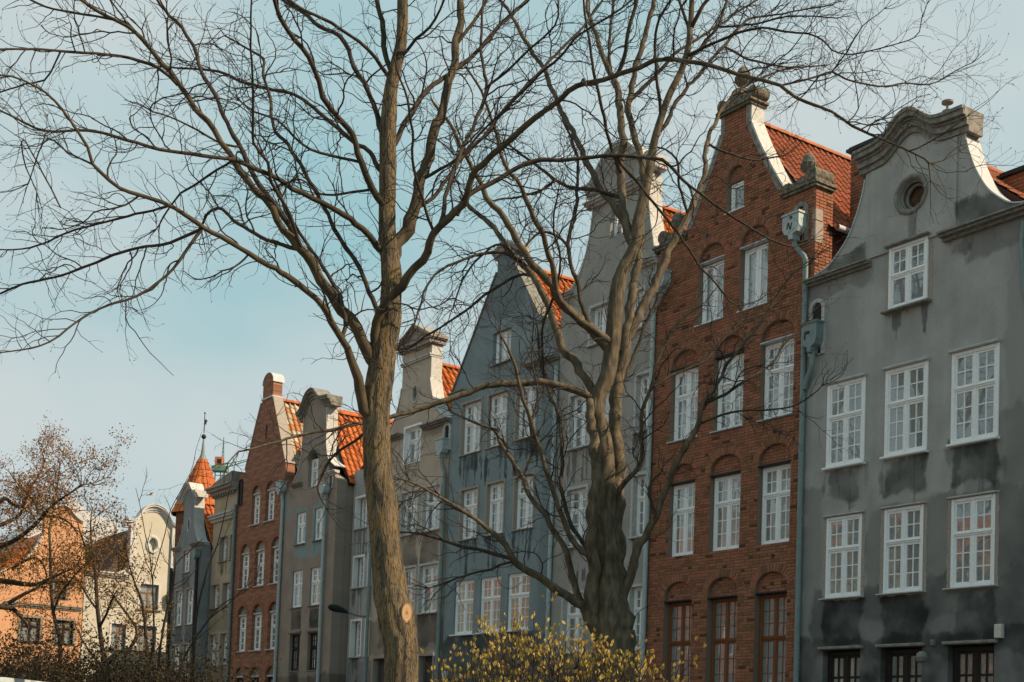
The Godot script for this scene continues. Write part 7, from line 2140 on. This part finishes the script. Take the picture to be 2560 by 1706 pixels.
func crane() -> void:
	var o := thing("harbour_crane", "distant green crane with orange cab behind the tiled spire", "crane", Vector3(-91.73, 81.68, -400))
	var k := 0.0278
	var green := grained("green_crane_paint", lin(0.10, 0.20, 0.15), lin(0.18, 0.30, 0.24), Vector3(0.3, 0.3, 0.3), 0.03, 301)
	var cab := MB.new()
	cab.cbox(Vector3(-42, -48, -40) * k, Vector3(44, 50, 40) * k, 0.1)
	part("cab", cab.mesh(), grained("orange_cab_paint", lin(0.42, 0.13, 0.07), lin(0.55, 0.2, 0.12), Vector3(0.3, 0.3, 0.3), 0.03, 302), o)
	var win := MB.new()
	win.box(Vector3(-14, -28, 40.5) * k, Vector3(30, 22, 42) * k)
	part("cab_window", win.mesh(), M.dark_metal, o)
	var base := MB.new()
	base.cbox(Vector3(-70, -110, -60) * k, Vector3(96, -52, 60) * k, 0.1)
	part("platform", base.mesh(), green, o)
	for x in [-40, 20, 90]:
		var leg := MB.new()
		leg.tube(PackedVector3Array([Vector3(x, -110, 0) * k, Vector3(x * 1.05, -2000, 0) * k]), PackedFloat32Array([0.16, 0.2]), 6)
		part("leg", leg.mesh(), green, o)
	var tie := MB.new()
	tie.tube(PackedVector3Array([Vector3(-40, -150, 0) * k, Vector3(90, -160, 0) * k]), PackedFloat32Array([0.12, 0.12]), 6)
	part("brace", tie.mesh(), green, o)
	var mast := MB.new()
	for x in [22, 52]:
		mast.tube(PackedVector3Array([Vector3(x, -50, 0) * k, Vector3(36, 275, 0) * k]), PackedFloat32Array([0.16, 0.1]), 6)
	for y in 6: mast.tube(PackedVector3Array([Vector3(24 + y * 2, y * 45, 0) * k, Vector3(50 - y * 2.5, y * 45 + 40, 0) * k]), PackedFloat32Array([0.07, 0.07]), 5)
	part("mast", mast.mesh(), green, o)
	var boom := MB.new()
	boom.tube(PackedVector3Array([Vector3(50, -70, 0) * k, Vector3(420, 60, 0) * k]), PackedFloat32Array([0.2, 0.12]), 6)
	boom.tube(PackedVector3Array([Vector3(50, -30, 0) * k, Vector3(420, 66, 0) * k]), PackedFloat32Array([0.14, 0.1]), 6)
	for q in 12: boom.tube(PackedVector3Array([Vector3(50 + q * 30, -70 + q * 10.5, 0) * k, Vector3(65 + q * 30, -28 + q * 7.8, 0) * k]), PackedFloat32Array([0.07, 0.07]), 5)
	part("boom", boom.mesh(), green, o)


func van() -> void:
	var o := thing("parked_van", "pale parked van at the bottom left corner, only its windscreen top showing", "van", Vector3(-6.84, 0, -16.4), 0.0)
	var paint := grained("pale_van_paint", lin(0.46, 0.52, 0.53), lin(0.56, 0.61, 0.62), Vector3(0.5, 0.5, 0.5), 0.02, 311, 0.35)
	var side := PackedVector2Array([Vector2(-2.4, 0.35), Vector2(2.35, 0.35), Vector2(2.5, 0.75), Vector2(2.3, 1.05), Vector2(1.75, 1.2), Vector2(1.2, 2.02), Vector2(1.05, 2.10), Vector2(-2.35, 2.10), Vector2(-2.45, 1.0)])
	var mb := MB.new()
	mb.prism(side, -0.95, 0.95)
	var body := part("body", mb.mesh(), paint, o)
	body.rotation.y = -PI / 2
	var ws := MB.new()
	ws.quad(Vector3(-0.86, 1.27, 1.73), Vector3(0.86, 1.27, 1.73), Vector3(0.80, 2.045, 1.19), Vector3(-0.80, 2.045, 1.19))
	var gl := mat("van_glass", lin(0.02, 0.025, 0.025), 0.05)
	gl.metallic_specular = 0.7
	part("windscreen", ws.mesh(), gl, o)
	for x in [-0.96, 0.96]:
		for z in [-1.5, 1.55]:
			var t := MB.new()
			t.tube(PackedVector3Array([Vector3(x - 0.11, 0.34, z), Vector3(x - 0.10, 0.34, z), Vector3(x + 0.10, 0.34, z), Vector3(x + 0.11, 0.34, z)]), PackedFloat32Array([0.2, 0.34, 0.34, 0.2]), 20)
			var w := part("wheel", t.mesh(), M.dark_metal, o)
			var rim := MB.new()
			rim.tube(PackedVector3Array([Vector3(x - 0.115, 0.34, z), Vector3(x + 0.115, 0.34, z)]), PackedFloat32Array([0.19, 0.19]), 16)
			part("rim", rim.mesh(), M.zinc, w)
	for x in [-0.72, 0.72]:
		var hl := MB.new()
		hl.cbox(Vector3(x - 0.16, 0.72, 2.38), Vector3(x + 0.16, 0.92, 2.48))
		part("headlight", hl.mesh(), M.zinc, o)


func _ready() -> void:
	# camera: a slightly tilted hand-held frame with a rising lens
	var cam := Camera3D.new()
	cam.name = "camera"
	var pitch := 0.0544; var roll := 0.0363
	cam.transform = Transform3D(Basis(Vector3(cos(roll), sin(roll) * cos(pitch), sin(roll) * sin(pitch)), Vector3(-sin(roll), cos(roll) * cos(pitch), cos(roll) * sin(pitch)), Vector3(0, -sin(pitch), cos(pitch))), Vector3(0, 1.65, 0))
	cam.projection = Camera3D.PROJECTION_FRUSTUM
	cam.near = 0.1
	cam.far = 1200.0
	cam.size = 1706.0 / 3300.0 * cam.near
	cam.frustum_offset = Vector2(0, (1657.25 - 853.0) / 3300.0 * cam.near)
	add_child(cam)
	cam.current = true

	var env := Environment.new()
	env.background_mode = Environment.BG_SKY
	var sky := Sky.new()
	var sm := PanoramaSkyMaterial.new()
	sm.panorama = sky_picture()
	sky.sky_material = sm
	env.sky = sky
	env.tonemap_mode = Environment.TONE_MAPPER_LINEAR
	env.tonemap_exposure = 1.35
	env.background_energy_multiplier = 0.78
	env.sdfgi_enabled = true
	env.ssao_enabled = true
	env.ssil_enabled = true
	var we := WorldEnvironment.new()
	we.name = "world_environment"
	we.environment = env
	add_child(we)

	var sun := DirectionalLight3D.new()
	sun.name = "sun"
	var flat := -D * cos(deg_to_rad(SUN_SKEW)) - N * sin(deg_to_rad(SUN_SKEW))
	var to_sun := flat * cos(deg_to_rad(SUN_ELEVATION)) + Vector3.UP * sin(deg_to_rad(SUN_ELEVATION))
	sun.look_at_from_position(to_sun * 50.0, Vector3.ZERO, Vector3.UP)
	sun.light_color = Color(1.0, 0.90, 0.76)
	sun.light_energy = 1.5
	sun.light_angular_distance = 0.6
	sun.shadow_enabled = true
	add_child(sun)

	rng.seed = 2024
	make_materials()
	make_grey_tiles()

	# the ground
	var gm := MB.new()
	gm.quad(Vector3(-700, 0, 700), Vector3(700, 0, 700), Vector3(700, 0, -700), Vector3(-700, 0, -700))
	var gr := part("ground", gm.mesh(), grained("worn_paving", lin(0.12, 0.112, 0.098), lin(0.24, 0.225, 0.20), Vector3(0.35, 0.35, 0.35), 0.02, 320), self)
	tag(gr, "grey brown street ground under the houses and trees", "ground", "", "structure")

	house_grey()
	house_brick()
	house_narrow()
	house_blue()
	house_beige()
	house_recessed()
	house_taupe()
	house_far_brick()
	house_ochre()
	house_slate()
	spire()
	house_cream()
	house_orange()
	crane()

	# outside the picture: the rest of the row to the right, and the sunlit row across the street that the panes mirror
	var near_row := [[9.4, 15.4, 12.5, 15.8], [3.2, 9.38, 14.5, 17.2], [-3.2, 3.18, 16.0, 18.8], [-9.8, -3.22, 16.0, 18.6], [-16.5, -9.82, 14.8, 17.5]]
	var order := ["first", "second", "third", "fourth", "fifth"]
	for k in near_row.size():
		var q: Array = near_row[k]
		plain_house(q[0], q[1], q[2], q[3], [Color(0.3, 0.28, 0.25), Color(0.26, 0.17, 0.12), Color(0.34, 0.32, 0.28)][k % 3], "plain gabled house in the row, %s to the right of the dark grey house" % order[k], false)
	var tints := [Color(0.50, 0.24, 0.11), Color(0.52, 0.44, 0.32), Color(0.45, 0.17, 0.08), Color(0.55, 0.40, 0.24), Color(0.50, 0.28, 0.14), Color(0.48, 0.42, 0.33), Color(0.46, 0.20, 0.10), Color(0.54, 0.42, 0.28)]
	for k in 8:
		plain_house(31.0 + k * 11.0, 41.6 + k * 11.0, 10.2 + (k * 7 % 3) * 0.9, 14.0 + (k * 5 % 4) * 0.8, tints[k], "sunlit gabled house across the street, number %s from the near end" % ["one", "two", "three", "four", "five", "six", "seven", "eight"][k], true, 33.0)

	bare_tree("bare_tree", "bare tree with one thick ridged trunk and an oval saw cut, left of centre", TREE_A, M.bark, M.dark_limb, 7, 6.0, 0.80, [-1.15, 0.0, -14.5, 0.34, -1.16, 0.35, -14.5, 0.25, -1.17, 0.8, -14.5, 0.215])
	var ta: Node3D = get_node("bare_tree")
	# saw cut on the trunk
	var cut := MB.new()
	cut.colored = true
	for r in 7:
		var r0 := float(r) / 7; var r1 := float(r + 1) / 7
		cut.col = [Color(0.20, 0.10, 0.05), Color(0.36, 0.20, 0.10), Color(0.44, 0.27, 0.14), Color(0.40, 0.23, 0.115), Color(0.48, 0.31, 0.17), Color(0.42, 0.26, 0.14), Color(0.22, 0.15, 0.09)][r]
		for k in 28:
			var a := TAU * k / 28; var b := TAU * (k + 1) / 28
			cut.quad(Vector3(cos(a) * 0.066 * r0, sin(a) * 0.112 * r0, 0), Vector3(cos(b) * 0.066 * r0, sin(b) * 0.112 * r0, 0), Vector3(cos(b) * 0.066 * r1, sin(b) * 0.112 * r1, 0), Vector3(cos(a) * 0.066 * r1, sin(a) * 0.112 * r1, 0))
	for k in 28:
		var a := TAU * k / 28; var b := TAU * (k + 1) / 28
		cut.quad(Vector3(cos(a) * 0.075, sin(a) * 0.125, -0.09), Vector3(cos(b) * 0.075, sin(b) * 0.125, -0.09), Vector3(cos(b) * 0.066, sin(b) * 0.112, 0), Vector3(cos(a) * 0.066, sin(a) * 0.112, 0))
	var co := part("saw_cut", cut.mesh(), M.cut_wood, ta)
	co.position = Vector3(-1.165, 2.931, -14.335) - ta.position
	co.rotation.y = 0.62

	bare_tree("bare_tree", "bare forked tree with several pale stems in front of the brick house", TREE_B, M.smooth_bark, M.smooth_bark, 8, 6.0, 0.95, [1.66, 0.0, -20.0, 0.50, 1.65, 0.5, -20.0, 0.40])
	# more bare trees on the far side of the street, seen only in the window glass
	var tb: Node3D = get_node("bare_tree_001")
	var spots := [[31.0, 26.5, 0.9, 1.8], [38.0, 24.5, 2.2, 2.0], [46.5, 25.5, 4.0, 1.9], [57.0, 25.0, 5.2, 1.8]]
	var wh := ["nearest", "second", "third", "farthest"]
	for k in spots.size():
		var c: Node3D = tb.duplicate()
		c.name = numbered("bare_tree")
		add_child(c)
		c.position = at(spots[k][0], 0.0, spots[k][1])
		c.rotation.y = spots[k][2]
		c.scale = Vector3.ONE * spots[k][3]
		tag(c, "bare street tree across the street, %s of the line, seen only mirrored in windows" % wh[k], "tree", "bare trees across the street")
	yellow_shrub()
	leafy_tree("brown_leaved_tree", "tree with sparse brown orange leaves at the left edge", BROWN_TREE, Vector3(-12.87, 0, -30.0), 55, 0.95, 0.026, [Color(0.30, 0.13, 0.035), Color(0.22, 0.10, 0.03), Color(0.36, 0.17, 0.05), Color(0.16, 0.09, 0.03)], 0.062)
	leafy_tree("brown_leaved_tree", "slim brown leaved tree before the cream house", BROWN_TREE_SMALL, Vector3(-7.0, 0, -27.0), 56, 0.8, 0.035, [Color(0.28, 0.13, 0.035), Color(0.20, 0.11, 0.035), Color(0.15, 0.10, 0.04)], 0.06)
	var which := ["tall bare sapling forking before the oval window of the cream house", "bare sapling between the cream and the slate house", "bare sapling before the ochre house", "leaning bare sapling low before the slate house", "thin bare sapling at the left edge of the slate house", "low leaning sapling at the foot of the orange house"]
	for k in SAPLINGS.size(): sapling(which[k], SAPLINGS[k], 500 + k)
	undergrowth()
	gull()
	van()
